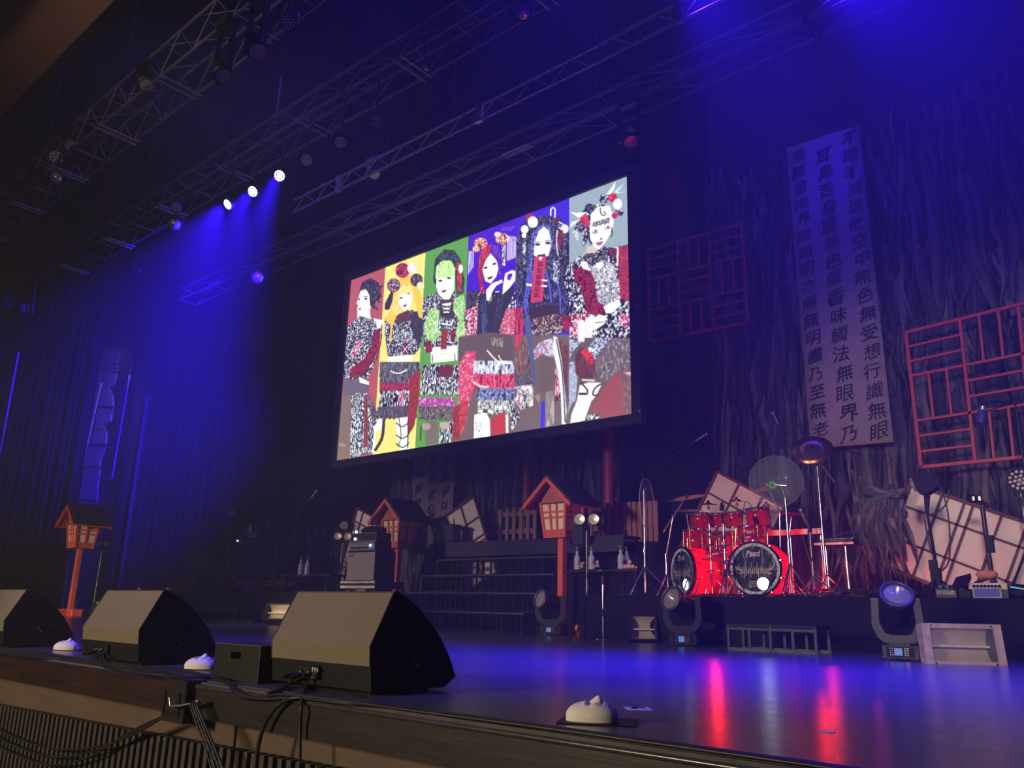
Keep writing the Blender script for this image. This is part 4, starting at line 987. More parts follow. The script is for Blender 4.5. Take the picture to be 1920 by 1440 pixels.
# ------------------------------------------------------------------ amplifiers on the far riser
def px_box(mb, x0p, x1p, yt, yb, Y, d, b=.01):
    a, c_ = at(x0p, (yt+yb)/2, Y), at(x1p, (yt+yb)/2, Y); zt_, zb = at((x0p+x1p)/2, yt, Y).z, at((x0p+x1p)/2, yb, Y).z
    mb.box(a.x, c_.x, Y, Y+d, zb, zt_, b=b); return a.x, c_.x, zb, zt_
YA = 10.3
t_ = thing('amp_dolly', (-12.65, YA+.3, ZR), 'cream edged wheeled dolly under the pale amp cabinet', 'dolly')
mb = MB(); x0, x1, zb, zt_ = px_box(mb, 640, 703, 1090, 1103, YA-.03, .75, .01); mb.build('deck', M_DARK, t_)
MB().box(x0-.01, x1+.01, YA-.05, YA-.03, zt_-.035, zt_).box(x0-.01, x1+.01, YA-.05, YA-.03, zb, zb+.05).each('edge_strip', M_CREAM, t_)
for x in (x0+.12, x1-.12):
    for y in (YA+.06, YA+.62): MB().lathe([(.001, -.02), (.035, -.02), (.035, .02), (.001, .02)], (x, y, ZR+.036), (1, 0, 0), 14).build('wheel', mat('wheel_grey', (.30, .29, .28), .5), t_)
zc0 = zt_
t_ = thing('amp_cabinet', (-12.6, YA+.25, zc0), 'pale fronted speaker cabinet on the wheeled dolly', 'amplifier')
a, c_, zt2 = at(650, 1065, YA), at(703, 1065, YA), at(680, 1033, YA).z
MB().box(a.x, c_.x, YA+.01, YA+.52, zc0, zt2, b=.012).build('cabinet', M_BLACK, t_)
MB().box(a.x+.02, c_.x-.02, YA-.006, YA+.012, zc0+.02, zt2-.025).build('grille_cloth', M_AMPCLOTH, t_)
mb = MB(); z = zt2-.085; xs = a.x+.05
mb.tube(smooth_path([(xs, YA-.01, z-.02), (xs+.03, YA-.01, z+.02), (xs+.05, YA-.01, z-.005), (xs+.09, YA-.01, z+.02), (xs+.13, YA-.01, z+.01), (xs+.18, YA-.01, z+.04)]), .010, 6).tube([(xs, YA-.01, z-.035), (xs+.17, YA-.01, z+.005)], .006, 6)
mb.build('script_mark', M_LENS, t_)
cm = MB()
for x in (a.x+.01, c_.x-.01):
    for z in (zc0+.01, zt2-.01): cm.ball((x, YA+.01, z), .022, 8)
cm.each('corner_cap', M_LENS, t_)
xa, xc = a.x, c_.x
t_ = thing('valve_amplifier', (-12.6, YA+.2, zt2), 'grey faced amplifier head with a blue lamp on the pale cabinet', 'amplifier')
zh = at(680, 1015, YA).z
MB().box(xa+.03, xc-.03, YA+.01, YA+.42, zt2, zh, b=.01).build('case', M_BLACK, t_)
fp = MB().box(xa+.05, xc-.05, YA, YA+.012, zt2+.02, zh-.02).build('face_plate', mat('face_grey', (.27, .26, .29), .4, .3), t_)
kb = MB()
for i in range(7): kb.lathe([(.016, 0), (.014, .025), (.001, .025)], (xa+.14+i*.075, YA, zt2+.06), (0, -1, 0), 10)
kb.each('knob', M_BLACK, fp)
MB().ball((xc-.17, YA-.01, zt2+.10), .026, 10).build('pilot_lamp', glow('blue_lamp', (.1, .35, 1), 9), fp)
MB().box(xa+.02, xc-.02, YA-.004, YA+.004, zh-.012, zh).box(xa+.02, xc-.02, YA-.004, YA+.004, zt2+.005, zt2+.015).each('trim_strip', M_LENS, t_)
t_ = thing('rack_case', (-12.6, YA+.2, zh), 'small rack case with two white lamps on top of the amplifier head', 'rack case')
zr = at(680, 999, YA).z
MB().box(xa+.05, xc-.03, YA+.02, YA+.40, zh, zr, b=.008).build('case', M_DARK, t_)
fr = MB()
for z in (zh+.008, zr-.008): fr.box(xa+.05, xc-.03, YA+.005, YA+.02, z-.008, z+.008)
for x in (xa+.058, xc-.038): fr.box(x-.008, x+.008, YA+.005, YA+.02, zh, zr)
fr.build('front_rail', M_LENS, t_)
for zz, dx in ((zh+.06, .20), (zr+.03, .22)): MB().box(xa+dx-.035, xa+dx+.035, YA-.006, YA+.005, zz-.03, zz+.02, b=.004).each('white_lamp', glow('white_lamp', (.85, 1, .92), 2.2), t_)
bg = thing('cable_bag', (-12.5, YA+.2, zr), 'dark cloth bag slumped on top of the rack case', 'bag')
MB().ball((-12.55, YA+.2, zr+.055), .30, 12, sc=(1.15, .6, .32)).build('bag_body', M_BLACK, bg)
MB().tube(smooth_path([(-12.6, YA+.2, zr+.11), (-12.62, YA+.2, zr+.30), (-12.54, YA+.2, zr+.34), (-12.48, YA+.2, zr+.28), (-12.48, YA+.2, zr+.11)]), .012, 6).build('strap', M_BLACKM, bg)

# dark amp stack
YD = 10.7
t_ = thing('amp_platform', (-16.5, YD+.3, ZR), 'flat orange wooden board under the dark amp stack', 'board')
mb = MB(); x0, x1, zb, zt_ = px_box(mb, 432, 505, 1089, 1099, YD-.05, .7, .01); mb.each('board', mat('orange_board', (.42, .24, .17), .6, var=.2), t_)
f = MB()
for x in (x0+.1, x1-.1):
    for y in (YD+.05, YD+.5): f.box(x-.05, x+.05, y-.05, y+.05, ZR, zb)
f.each('block', M_BLACK, t_)
t_ = thing('amp_cabinet', (-16, YD+.3, zt_), 'large black speaker cabinet on the orange board in the shadows', 'amplifier')
a, c_, z2 = at(434, 1060, YD), at(498, 1060, YD), at(465, 1022, YD).z
MB().box(a.x, c_.x, YD+.01, YD+.5, zt_, z2, b=.015).build('cabinet', M_BLACK, t_)
MB().box(a.x+.03, c_.x-.03, YD, YD+.012, zt_+.03, z2-.05).build('grille_cloth', mat('dark_cloth', (.028, .024, .026), .9), t_)
MB().prism([(0, 0), (.08, .03), (.03, .07)], (a.x+.5, YD-.006, z2-.3), (1, 0, 0), (0, 0, 1), (0, .005, 0)).build('badge', M_LENS, t_)
t_ = thing('valve_amplifier', (-16, YD+.3, z2), 'dark amplifier head with a blue lamp and white jagged mark', 'amplifier')
z3 = at(465, 1003, YD).z
MB().box(a.x+.02, c_.x-.05, YD+.01, YD+.42, z2, z3, b=.012).build('case', M_BLACK, t_)
MB().box(a.x+.05, c_.x-.08, YD, YD+.012, z2+.03, z2+.13).build('face_plate', M_BLACKM, t_)
MB().ball((at(446, 1014, YD).x, YD-.01, at(446, 1014, YD).z), .022, 8).build('pilot_lamp', glow('blue_lamp', (.1, .3, 1), 5), t_)
p = at(470, 1004, YD-.01)
MB().prism([(-.20, .05), (-.08, .0), (-.12, -.09), (0, -.03), (.28, -.05), (.08, .04), (-.02, .03), (-.08, .09)], (p.x, YD-.012, p.z), (1, 0, 0), (0, 0, 1), (0, .01, 0)).build('jagged_mark', mat('mark_white', (.5, .5, .48), .5), t_)
p = at(461, 993, YD+.1)
t_ = thing('effect_unit', (p.x, YD+.2, z3), 'small pale topped unit on the dark amplifier head', 'effects box')
MB().box(p.x-.08, p.x+.26, YD+.12, YD+.32, z3, z3+.08, b=.015).build('case', mat('unit_grey', (.30, .29, .26), .5), t_)
MB().lathe([(.045, 0), (.04, .14), (.02, .2)], (p.x+.02, YD+.2, z3+.08), n=12).each('knob', M_LENSW, t_)
p = at(400, 1080, 10.5)
t_ = thing('stage_speaker', (p.x, 10.6, ZR), 'low black slanted speaker beside the dark amp stack', 'speaker')
xl, xr, zt_ = at(366, 1080, 10.5).x, at(430, 1080, 10.5).x, at(400, 1066, 10.5).z
MB().prism([(10.5, ZR), (10.42, ZR+.15), (10.62, zt_), (11.0, zt_), (11.0, ZR)], (xl, 0, 0), (0, 1, 0), (0, 0, 1), (xr-xl, 0, 0)).build('cabinet', mat('slant_black', (.035, .025, .035), .5), t_)
MB().prism([(10.413, ZR+.17), (10.605, zt_-.03), (10.612, zt_-.035), (10.42, ZR+.165)], (xl+.04, 0, 0), (0, 1, 0), (0, 0, 1), (xr-xl-.08, 0, 0)).build('grille', M_DARK, t_)
# pedals and a dark guitar rack silhouetted beside it
for (px, lab) in ((258, 'small dark effects pedal near the riser corner'), (315, 'small flat effects pedal between the others'), (336, 'pale switched pedal board on the far riser edge')):
    p = gr(px, 1105, ZR) if False else at(px, 1103, 10.15)
    t_ = thing('effects_pedal', (p.x, 10.2, ZR), lab, 'pedal')
    MB().prism([(0, 0), (.28, 0), (.28, .09), (0, .05)], (p.x-.16, 10.1, ZR), (0, 1, 0), (0, 0, 1), (.34, 0, 0)).build('case', M_DARK, t_)
    MB().lathe([(.02, 0), (.02, .03)], (p.x-.05, 10.16, ZR+.06), n=10).lathe([(.02, 0), (.02, .03)], (p.x+.08, 10.16, ZR+.06), n=10).each('switch', M_LENS, t_)

# ------------------------------------------------------------------ microphone stands
def mic_stand(x, y, z0, h, tip, label, m=M_BLACKM, mic=True, spread=.30, back=.25, r=.011):
    t_ = thing('microphone_stand', (x, y, z0), label, 'microphone stand'); top = V(x, y, z0+h); tip = Vector(tip)
    MB().tube([(x, y, z0+.1), (x, y, z0+h*.55)], r*1.3, 8).tube([(x, y, z0+h*.5), top], r, 8).build('pole', m, t_)
    d = (tip-top).normalized()
    MB().tube([top-d*back, tip], r*.75, 8).build('boom', m, t_)
    MB().ball(top, r*2.6, 8).lathe([(r*1.8, 0), (r*1.8, .05)], (x, y, z0+h*.53), n=8).build('clutch', M_DARK, t_)
    stand_legs(t_, x, y, z0, .26, spread, m, r*.8)
    if mic:
        mh = MB().tube([tip-d*.05, tip+d*.12], .017, 8).build('microphone', M_LENS, t_)
        MB().ball(tip+d*.15, .028, 10).build('grille_head', M_LENS, mh)
    return t_
p = at(520, 1015, 10.4); tip = at(586, 930, 10.4); mic_stand(p.x, 10.4, ZR, p.z-ZR, tip, 'boom microphone stand slanting up between the two amp stacks', back=.15, r=.014)
p = at(495, 1022, 10.55); tp = at(499, 990, 10.5); mic_stand(p.x, 10.5, ZR, p.z-ZR, tp, 'slim microphone stand in front of the dark amp cabinet', r=.012, back=.05)
p = at(418, 1010, 11.4); mic_stand(p.x, 11.4, ZR, p.z-ZR, (p.x-.05, 11.4, p.z+.12), 'thin bare stand at the near side of the dark amp stack', mic=False, back=.0)
p = at(1205, 890, 11.6); tip = at(1310, 823, 11.6); mic_stand(p.x, 11.6, ZR, p.z-ZR, tip, 'tall overhead boom microphone reaching over the drum kit from the fence side', back=.3, r=.010)
p = at(1509, 900, 11.8); tip = at(1457, 790, 11.8); mic_stand(p.x, 11.8, ZR, p.z-ZR, tip, 'tall overhead boom microphone behind the raised crash cymbal', back=.25, r=.011, spread=.2)
p = at(1604, 850, 12.0); mic_stand(p.x, 12.0, ZR, p.z-ZR, (p.x-.1, 11.9, p.z+.03), 'straight black stand beside the tied cloth bundle', mic=False, back=.05)
p = at(1522, 985, 10.2); tip = at(1510, 975, 10.1); mic_stand(at(1519, 1000, 10.2).x, 10.2, ZR, at(1519, 994, 10.2).z-ZR, tip, 'short reddish lit microphone stand before the white edged table', mat('pole_reddish_grey', (.25, .22, .22), .35, .6), r=.012, back=.12)  # pole material: grey metal with a slight red tint
p = at(1870, 768, 12.6); tip = at(1846, 772, 12.4); mic_stand(at(1925, 900, 12.6).x, 12.6, ZR, at(1925, 752, 12.6).z-ZR, tip, 'boom stand holding a blue capped lamp in front of the larger lattice', back=.3, r=.014, mic=False)
q = at(1841, 782, 12.4); t_ = thing('clip_lamp', q, 'small dark blue clip lamp on the boom over the larger lattice', 'lamp')
MB().lathe([(.06, 0), (.05, .16), (.03, .19)], q+V(-.02, 0, -.08), (.2, 0, 1), 12).build('lamp_body', mat('blue_cap', (.05, .05, .28), .4), t_)
MB().lathe([(.035, 0), (.04, .05)], q+V(.02, 0, .10), (.2, 0, 1), 12).build('cap', M_LENS, t_)

# ------------------------------------------------------------------ bottle shelves and bottles
def shelf(px0, px1, py, Y, z0, label, legs):
    a, c_ = at(px0, py, Y), at(px1, py, Y); z = (a.z+c_.z)/2
    t_ = thing('side_table', ((a.x+c_.x)/2, Y+.2, z0), label, 'table')
    MB().box(a.x, c_.x, Y, Y+.40, z-.045, z, b=.006).build('table_top', M_STEP, t_)
    MB().box((a.x+c_.x)/2-.03, (a.x+c_.x)/2+.03, Y-.004, Y, z-.035, z-.01).build('catch', M_LENS, t_)
    for x in legs:
        X_ = a.x+(c_.x-a.x)*x
        for y in (Y+.05, Y+.35): MB().bar((X_, y, z0), (X_, y, z-.045), .03).build('leg', M_STEP, t_)
    return a.x, c_.x, z
XA, XC, ZT = shelf(1058, 1197, 1067, 10.5, 0, 'long narrow black table holding bottles between the lantern and drums', (.06, .94))
XA2, XC2, ZT2 = shelf(524, 620, 1077, 10.3, ZR, 'small black table holding two bottles before the hanging rags', (.1, .9))
def bottle(px, z, y, label, h=.285, r=.050):
    x = at(px, 1050, y).x; t_ = thing('water_bottle', (x, y, z), label, 'bottle')
    pr_ = [(.001, 0), (r*.9, 0), (r, .008)]
    for i in range(6):
        zz = .02+i*h*.085; pr_ += [(r, zz), (r*.93, zz+h*.03), (r, zz+h*.06)]
    pr_ += [(r, h*.62), (r*.85, h*.72), (r*.42, h*.86), (r*.38, h*.92)]
    MB().lathe(pr_, (x, y, z), n=18).build('bottle', M_BOTTLE, t_)
    MB().lathe([(r*1.02, h*.32), (r*1.02, h*.52)], (x, y, z), n=18).build('wrapper', mat('bottle_wrapper', (.30, .26, .42), .4, var=.5, scale=60), t_)
    MB().lathe([(r*.46, h*.90), (r*.46, h), (.001, h)], (x, y, z), n=14).build('cap', M_CAP, t_)
    MB().tube([(x, y, z+h), (x-.008, y, z+h+.06), (x-.025, y, z+h+.075)], .004, 6).build('straw', mat('straw_white', (.7, .7, .75), .4), t_)
    return t_
bottle(1082, ZT, 10.62, 'water bottle on the long table beside the tallest lantern post'); bottle(1109, ZT, 10.62, 'second water bottle from the lantern on the long table')
bottle(1164, ZT, 10.60, 'water bottle nearer the lantern in the pair by the drums'); bottle(1175, ZT, 10.74, 'water bottle nearer the drums in the pair by the pink lumps', .27)
bottle(565, ZT2, 10.42, 'water bottle nearer the dark amp on the small table', .30, .052); bottle(577, ZT2, 10.42, 'water bottle nearer the pale amp on the small table', .30, .052)
tw = MB(); x = at(1092, 1060, 10.56).x
for i in range(9): tw.ball((x+random.uniform(-.04, .04), 10.58+random.uniform(-.02, .02), ZT+.03+random.uniform(0, .07)), .028, 8, sc=(1.2, 1, .9))
tag(tw.build('crumpled_wrap', mat('gold_wrap', (.42, .34, .16), .35, .5, var=.4, scale=40)), 'crumpled gold wrapper beside the bottle nearest the lantern', 'wrapper')
tw = MB(); x = at(1118, 1060, 10.56).x
for i in range(8): tw.ball((x+random.uniform(-.035, .035), 10.58+random.uniform(-.02, .02), ZT+.03+random.uniform(0, .09)), .026, 8)
tag(tw.build('crumpled_wrap', mat('lilac_wrap', (.42, .32, .45), .45, var=.4, scale=40)), 'crumpled lilac wrapper beside the second bottle from the lantern', 'wrapper')
for i, (px, dz, r, c_, lab) in enumerate([(1174, .03, .035, (.62, .35, .36), 'pink lump leaning on the pair of bottles'), (1181, .035, .04, (.68, .38, .42), 'largest pink lump on the table end by the drums'), (1188, .03, .033, (.66, .42, .28), 'orange lump at the end of the long table'), (1182, .10, .032, (.66, .34, .46), 'rosy lump resting on top of the other lumps'), (1194, .014, .016, (.66, .5, .4), 'tiny pale lump at the very end of the long table')]):
    x = at(px, 1060, 10.58).x; mb = MB().ball((x, 10.56, ZT+dz), r, 12, sc=(1.1, 1, .9)).ball((x+.01, 10.555, ZT+dz+.012), r*.7, 10)
    tag(mb.build('wrapped_snack', mat('snack_%d' % i, c_, .6, var=.15)), lab, 'snack')

# ------------------------------------------------------------------ drum kit
def drum_shell(t_, c, ax, r, h, m, name='shell', hoops=True, lugs=6, head=True):
    c, ax = Vector(c), Vector(ax).normalized()
    sh = MB().lathe([(r*.97, 0), (r, .004), (r, h-.004), (r*.97, h)], c, ax, 30).build(name, m, t_)
    if head: MB().lathe([(.001, h+.004), (r*.96, h+.004)], c, ax, 30).lathe([(.001, -.004), (r*.96, -.004)], c, ax, 30).build('drum_head', mat('drum_head', (.22, .20, .20), .5), sh)
    hp = MB()
    for z in (0, h): hp.lathe([(r*1.0, z-.012), (r*1.05, z-.012), (r*1.05, z+.014), (r*.99, z+.014)], c, ax, 30)
    hp.each('hoop', M_CHROME, sh)
    x, y, z = frame(ax); lg = MB()
    for i in range(lugs):
        a = 2*PI*i/lugs; o_ = c+(x*math.cos(a)+y*math.sin(a))*r*1.05
        lg.tube([o_+ax*.0, o_+ax*h], .006, 6).lathe([(.012, 0), (.016, .02), (.012, .05)], o_+ax*(h/2-.025), ax, 8).ball(o_+ax*(h+.012), .013, 8)
    lg.each('lug', M_GOLD if r < .2 else M_CHROME, sh)
    return sh
m_head = bpy.data.materials.new('kick_head_print'); m_head.use_nodes = True; t = m_head.node_tree; b = t.nodes['Principled BSDF']
tc = t.nodes.new('ShaderNodeTexCoord'); mp = t.nodes.new('ShaderNodeMapping'); mp.inputs['Rotation'].default_value = (0, .5, 0); mp.inputs['Scale'].default_value = (9, 3, 1.6)
n1 = t.nodes.new('ShaderNodeTexNoise'); n1.inputs['Scale'].default_value = 2.6; n1.inputs['Detail'].default_value = 3; n1.inputs['Distortion'].default_value = 1.2
cr = t.nodes.new('ShaderNodeValToRGB'); e = cr.color_ramp.elements; e[0].position = .42; e[0].color = (.012, .013, .016, 1); e[1].position = .72; e[1].color = (.24, .31, .33, 1)
e2 = cr.color_ramp.elements.new(.55); e2.color = (.03, .036, .04, 1)
t.links.new(tc.outputs['Object'], mp.inputs[0]); t.links.new(mp.outputs[0], n1.inputs['Vector']); t.links.new(n1.outputs['Fac'], cr.inputs[0]); t.links.new(cr.outputs[0], b.inputs['Base Color']); b.inputs['Roughness'].default_value = .6; b.inputs['Specular IOR Level'].default_value = .15
M_KRIM = mat('kick_head_border', (.50, .70, .74), .6, var=.75, scale=45, spec=.15)
M_LOGO = mat('logo_tan', (.50, .42, .30), .5, var=.1)
def kick(c, ang, r, depth, label):
    c = Vector(c); d = V(math.cos(ang), math.sin(ang), 0); U = V(-d.y, d.x, 0); Z = V(0, 0, 1)      # d looks out of the front head; U to the viewer's right
    t_ = thing('bass_drum', (c.x, c.y, ZR), label, 'drum'); P = lambda u, v, o=0: c+U*u+Z*v+d*o
    MB().lathe([(r*.97, -depth), (r, -depth+.005), (r, -.005), (r*.97, 0)], c, d, 48).build('shell', M_ACR, t_)
    MB().lathe([(.001, -depth+.002), (r*.96, -depth+.002)], c, d, 40).build('rear_head', mat('rear_head', (.3, .05, .05), .5), t_)
    hp = MB().lathe([(r*.975, .03), (r*1.045, .03), (r*1.045, -.02), (r*1.0, -.02)], c, d, 48)
    hp.build('front_hoop', M_BLACK, t_)
    MB().lathe([(r*.975, -depth-.03), (r*1.045, -depth-.03), (r*1.045, -depth+.02), (r, -depth+.02)], c, d, 48).build('rear_hoop', M_ACR, t_)
    fh = MB().lathe([(.001, .012), (r*.87, .012)], c, d, 48).build('front_head', m_head, t_)
    MB().lathe([(r*.86, .0125), (r*.975, .012)], c, d, 48).build('printed_border', M_KRIM, fh)
    # spiky lettered logo
    lg = MB(); rnd = random.Random(21)
    def sp(pts, w_):
        pts = [Vector((p[0], p[1], 0)) for p in pts]; n = len(pts); L = []; R = []
        for i, p in enumerate(pts):
            tt = (pts[min(i+1, n-1)]-pts[max(i-1, 0)]).normalized(); nn = V(-tt.y, tt.x, 0); ww_ = w_*(1-abs(2*i/(n-1)-.7)/1.4)
            L.append(p+nn*ww_); R.append(p-nn*ww_)
        q = [P(p.x*r, p.y*r, .016) for p in L+R]; lg.add(q, [(i, i+1, n+i+1, n+i) for i in range(n-1)])
    for i in range(15):
        u = -.56+i*.08
        sp([(u+rnd.uniform(-.02, .02), -.17-rnd.uniform(0, .06)), (u, -.05), (u+rnd.uniform(-.03, .03), .04+rnd.uniform(0, .10))], .022)
        if i % 2: sp([(u-.05, rnd.uniform(-.08, 0)), (u, rnd.uniform(-.12, 0)), (u+.05, rnd.uniform(-.1, .02))], .018)
        else: sp([(u-.05, -.12), (u, -.15), (u+.06, -.13)], .016)
    for s_ in (-1, 1):
        sp([(s_*.45, -.05), (s_*.62, -.02), (s_*.74, .08), (s_*.78, .22)], .03); sp([(s_*.55, .0), (s_*.62, .10), (s_*.60, .22)], .022)
        sp([(s_*.40, -.12), (s_*.58, -.20), (s_*.72, -.16)], .026); sp([(s_*.30, -.18), (s_*.42, -.30), (s_*.40, -.38)], .018); sp([(s_*.62, -.02), (s_*.74, -.04), (s_*.86, .02)], .018)
        sp([(s_*.10, .05), (s_*.13, .16), (s_*.08, .26)], .014); sp([(s_*.1, -.16), (s_*.15, -.27), (s_*.13, -.36)], .014); sp([(s_*.55, -.18), (s_*.5, -.27), (s_*.56, -.35)], .014)
    lg.build('spiky_logo', M_LOGO, fh)
    tx = MB(); write(tx, 'Pearl', lambda a, b_: P(r*(a*.50-.02+b_*.06), r*(.59+b_*.20), .016), .025)
    tx.add([P(r*-.30, r*.455, .016), P(r*.24, r*.475, .016), P(r*.24, r*.495, .016), P(r*-.30, r*.475, .016)], [(0, 1, 2, 3)]); tx.build('maker_script', mat('script_pale', (.62, .60, .52), .5), fh)
    sm = MB()
    for j, (u0, wd) in enumerate(((-.22, .34), (-.25, .40), (-.12, .30))):
        yv = -.50-.085*j; u = u0
        while u < u0+wd:
            l_ = rnd.uniform(.03, .07); sm.add([P(r*u, r*yv, .016), P(r*(u+l_), r*yv, .016), P(r*(u+l_), r*(yv+.035), .016), P(r*u, r*(yv+.035), .016)], [(0, 1, 2, 3)]); u += l_+.02
    sm.add([P(r*-.25, r*-.63, .016), P(r*-.14, r*-.63, .016), P(r*-.195, r*-.74, .016)], [(0, 2, 1)])
    sm.build('small_print', M_LOGO, fh)
    pc = P(.30*r, -.56*r, .014)
    MB().lathe([(r*.235, .004), (r*.265, .006), (r*.265, 0)], pc, d, 24).build('port_ring', M_BLACK, t_)
    MB().lathe([(.001, .003), (r*.235, .003)], pc, d, 24).build('port_lamp', glow('port_light', (.80, .80, 1.0), 6), t_)
    mg = MB().tube(smooth_path([P(.30*r, -1.0*r+.02, .10), P(.50*r, -.8*r, .09), P(.62*r, -.45*r, .06), P(.78*r, -.30*r, .05), P(.74*r, -.35*r, .045)]), .010, 6)
    mg.build('microphone_arm', M_BLACKM, t_)
    MB().bar(P(-.2*r, -r*1.03, .10), P(.45*r, -r*1.03, .10), .05, .03).build('pad', M_BLACK, t_)
    for s_ in (-1, 1):
        MB().tube([P(s_*.92*r, -.25*r, -.12), P(s_*1.25*r, -.97*r, .05)], .011, 8).ball(P(s_*1.25*r, -.97*r, .05), .018, 8).each('spur', M_CHROME, t_)
    cl = MB()
    for i in range(10):
        a = 2*PI*i/10+.3; o_ = U*math.cos(a)*r*1.06+Z*math.sin(a)*r*1.06
        cl.tube([c+o_+d*.035, c+o_-d*.10], .008, 6)
    cl.each('claw', M_CHROME, t_)
    MB().tube([P(-.3*r, r*.93, -depth*.5), P(-.3*r, r*1.0, -depth*.5)], .02).build('mount', M_CHROME, t_)
    return t_
KR, KL = V(-4.60, 10.40, .975), V(-5.79, 10.62, .965)
kick(KR, math.radians(-83), .345, .46, 'bass drum facing the camera, nearest the keyboards')
kick(KL, math.radians(-122), .335, .46, 'bass drum turned aside, nearest the bottle table')
for nm, loc, e in [('kick_lamp', KR+V(-.03, .24, .0), 10), ('kick_lamp', KL+V(.14, .22, .0), 10)]: lamp('POINT', nm, loc, None, e, RED, .05)
for loc, e in [((-5.2, 10.35, .70), 14), ((-4.0, 10.9, .72), 30), ((-5.25, 11.5, 1.0), 20), ((-4.6, 11.3, 1.1), 22), ((-3.75, 10.6, .75), 12)]: lamp('POINT', 'drum_uplight', loc, None, e, RED, .04)
lamp('SPOT', 'red_wash', (-4.9, 9.0, 6.5), (-4.9, 11.0, 1.3), 420, (1, .10, .05), .1, 22, .8)
lamp('POINT', 'magenta_uplight', (-3.35, 11.0, .75), None, 5, (1, .05, .55), .04)

def tom(c, r, h, ax, label, m=M_ACR, floor=False, arm=None):
    c = Vector(c); t_ = thing('tom_drum' if not floor else 'floor_tom', c, label, 'drum'); drum_shell(t_, c, ax, r, h, m)
    if floor:
        for k in range(3):
            a = k*2*PI/3+.3; x, y = c.x+math.cos(a)*r*1.08, c.y+math.sin(a)*r*1.08
            MB().tube([(x, y, ZR), (x, y, c.z+h*.6)], .010, 8).ball((x, y, ZR+.015), .018, 8).build('leg', M_CHROME, t_)
    else:
        a = Vector(arm) if arm else c+V(0, .15, -.25)
        MB().tube([c+Vector(ax)*h*.5+V(0, r*.9, 0), (c.x, c.y+r+.08, c.z), (a.x, a.y, ZR+.02)], .013, 8).build('mount_arm', M_CHROME, t_)
    return t_
for px, py, Y, r, h, lab in [(1314, 990, 10.80, .125, .20, 'small red tom nearest the bottle table, over the turned bass drum'), (1345, 986, 11.10, .105, .17, 'small red tom second from the bottle table'), (1377, 987, 11.05, .115, .19, 'red tom in the middle of the row over the kit'), (1423, 985, 11.05, .155, .23, 'largest red rack tom over the bass drum facing the camera')]:
    p = at(px, py, Y); tom(p, r, h, (.05, -.22, 1), lab)
p = at(1407, 1009, 10.62); t_ = tom(p, .165, .15, (0, -.05, 1), 'red snare drum with pale maker script above the bass drum facing the camera')
tx = MB(); c = p+V(.06, -.172, .075); tx_d = V(.92, .38, 0); write(tx, 'Pearl', lambda a, b_: c+tx_d*(a*.14)+V(0, 0, b_*.05), .02); tx.build('maker_script', MATS['script_pale'], t_)
p = at(1345, 1075, 11.0); tom((p.x, 11.05, .80), .235, .42, (0, -.06, 1), 'wide red floor tom between the two bass drums', floor=True)
p = at(1304, 1008, 11.2); tom((p.x, 11.2, p.z-.20), .17, .30, (0, 0, 1), 'red floor tom behind the turned bass drum', floor=True)
p = at(1365, 1015, 11.6); tom((p.x, 11.5, p.z-.22), .19, .34, (0, 0, 1), 'red floor tom deep in the middle of the kit', floor=True)

def cymbal_at(t_, c, ax, r, m=M_BRONZE):
    c = Vector(c)
    return MB().lathe([(.006, .030), (.03, .030), (.055, .012), (r*.5, .004), (r, -.012), (r, -.015), (r*.5, .0), (.05, .006), (.006, .024)], c, ax, 36).build('cymbal', m, t_)
def cymbal(px, py, Y, r, ax, base_px, label, boom=None, m=M_BRONZE, z0=ZR, base_z=None, legs=True, name='cymbal_stand'):
    c = at(px, py, Y); bx = at(base_px, 1080, Y).x
    t_ = thing(name, (bx, Y, z0), label, 'cymbal'); cymbal_at(t_, c, ax, r, m)
    ax = Vector(ax).normalized()
    MB().tube([c-ax*.05, c+ax*.05], .006, 6).lathe([(.018, .03), (.018, .055), (.008, .06)], c, ax, 10).build('wing_nut', M_BLACK, t_)
    if boom:
        a, b_ = at(*boom[0], Y), at(*boom[1], Y); MB().tube([a, b_], .012, 8).build('boom_arm', M_CHROME, t_); j = at(*boom[2], Y)
    else: j = c-ax*.06
    mid = V(bx, Y, z0+(j.z-z0)*.5)
    MB().tube([(bx, Y, z0+.05), mid], .016, 10).build('lower_tube', M_CHROME, t_)
    MB().tube([mid, j], .011, 10).build('upper_tube', M_CHROME, t_)
    MB().lathe([(.024, -.03), (.024, .03)], mid, (0, 0, 1), 10).ball(j, .026, 8).lathe([(.022, 0), (.022, .05)], V(bx, Y, z0+.30), (0, 0, 1), 10).build('clamp', M_CHROME, t_)
    if legs: stand_legs(t_, bx, Y, z0, .30, .26, M_CHROME, .010)
    return t_
cymbal(1287, 932, 10.2, .275, (-.12, -.10, 1), 1250, 'large crash cymbal on a slanting boom above the turned bass drum', boom=((1281, 940), (1243, 998), (1262, 968)))
cymbal(1287, 956, 11.4, .26, (0, -.06, 1), 1300, 'dark ride cymbal just behind and below the large crash', m=mat('dark_bronze', (.14, .09, .07), .35, .8))
cymbal(1328, 945, 11.55, .15, (.03, -.08, 1), 1328, 'small splash cymbal in front of the tilted shoji panel')
cymbal(1381, 939, 11.45, .105, (0, -.12, 1), 1381, 'smallest splash cymbal at the middle of the kit')
cymbal(1437, 948, 11.55, .095, (0, -.10, 1), 1443, 'grey bell cymbal beside the large clear disc', m=mat('grey_bronze', (.30, .24, .22), .3, .9))
cymbal(1440, 914, 11.05, .235, (-.14, -.08, 1), 1466, 'red lit crash cymbal seen through the large clear disc', boom=((1442, 918), (1462, 960), (1462, 960)))
cymbal(1484, 962, 11.4, .24, (.10, -.02, 1), 1478, 'thin edge-on ride cymbal over the white edged table')
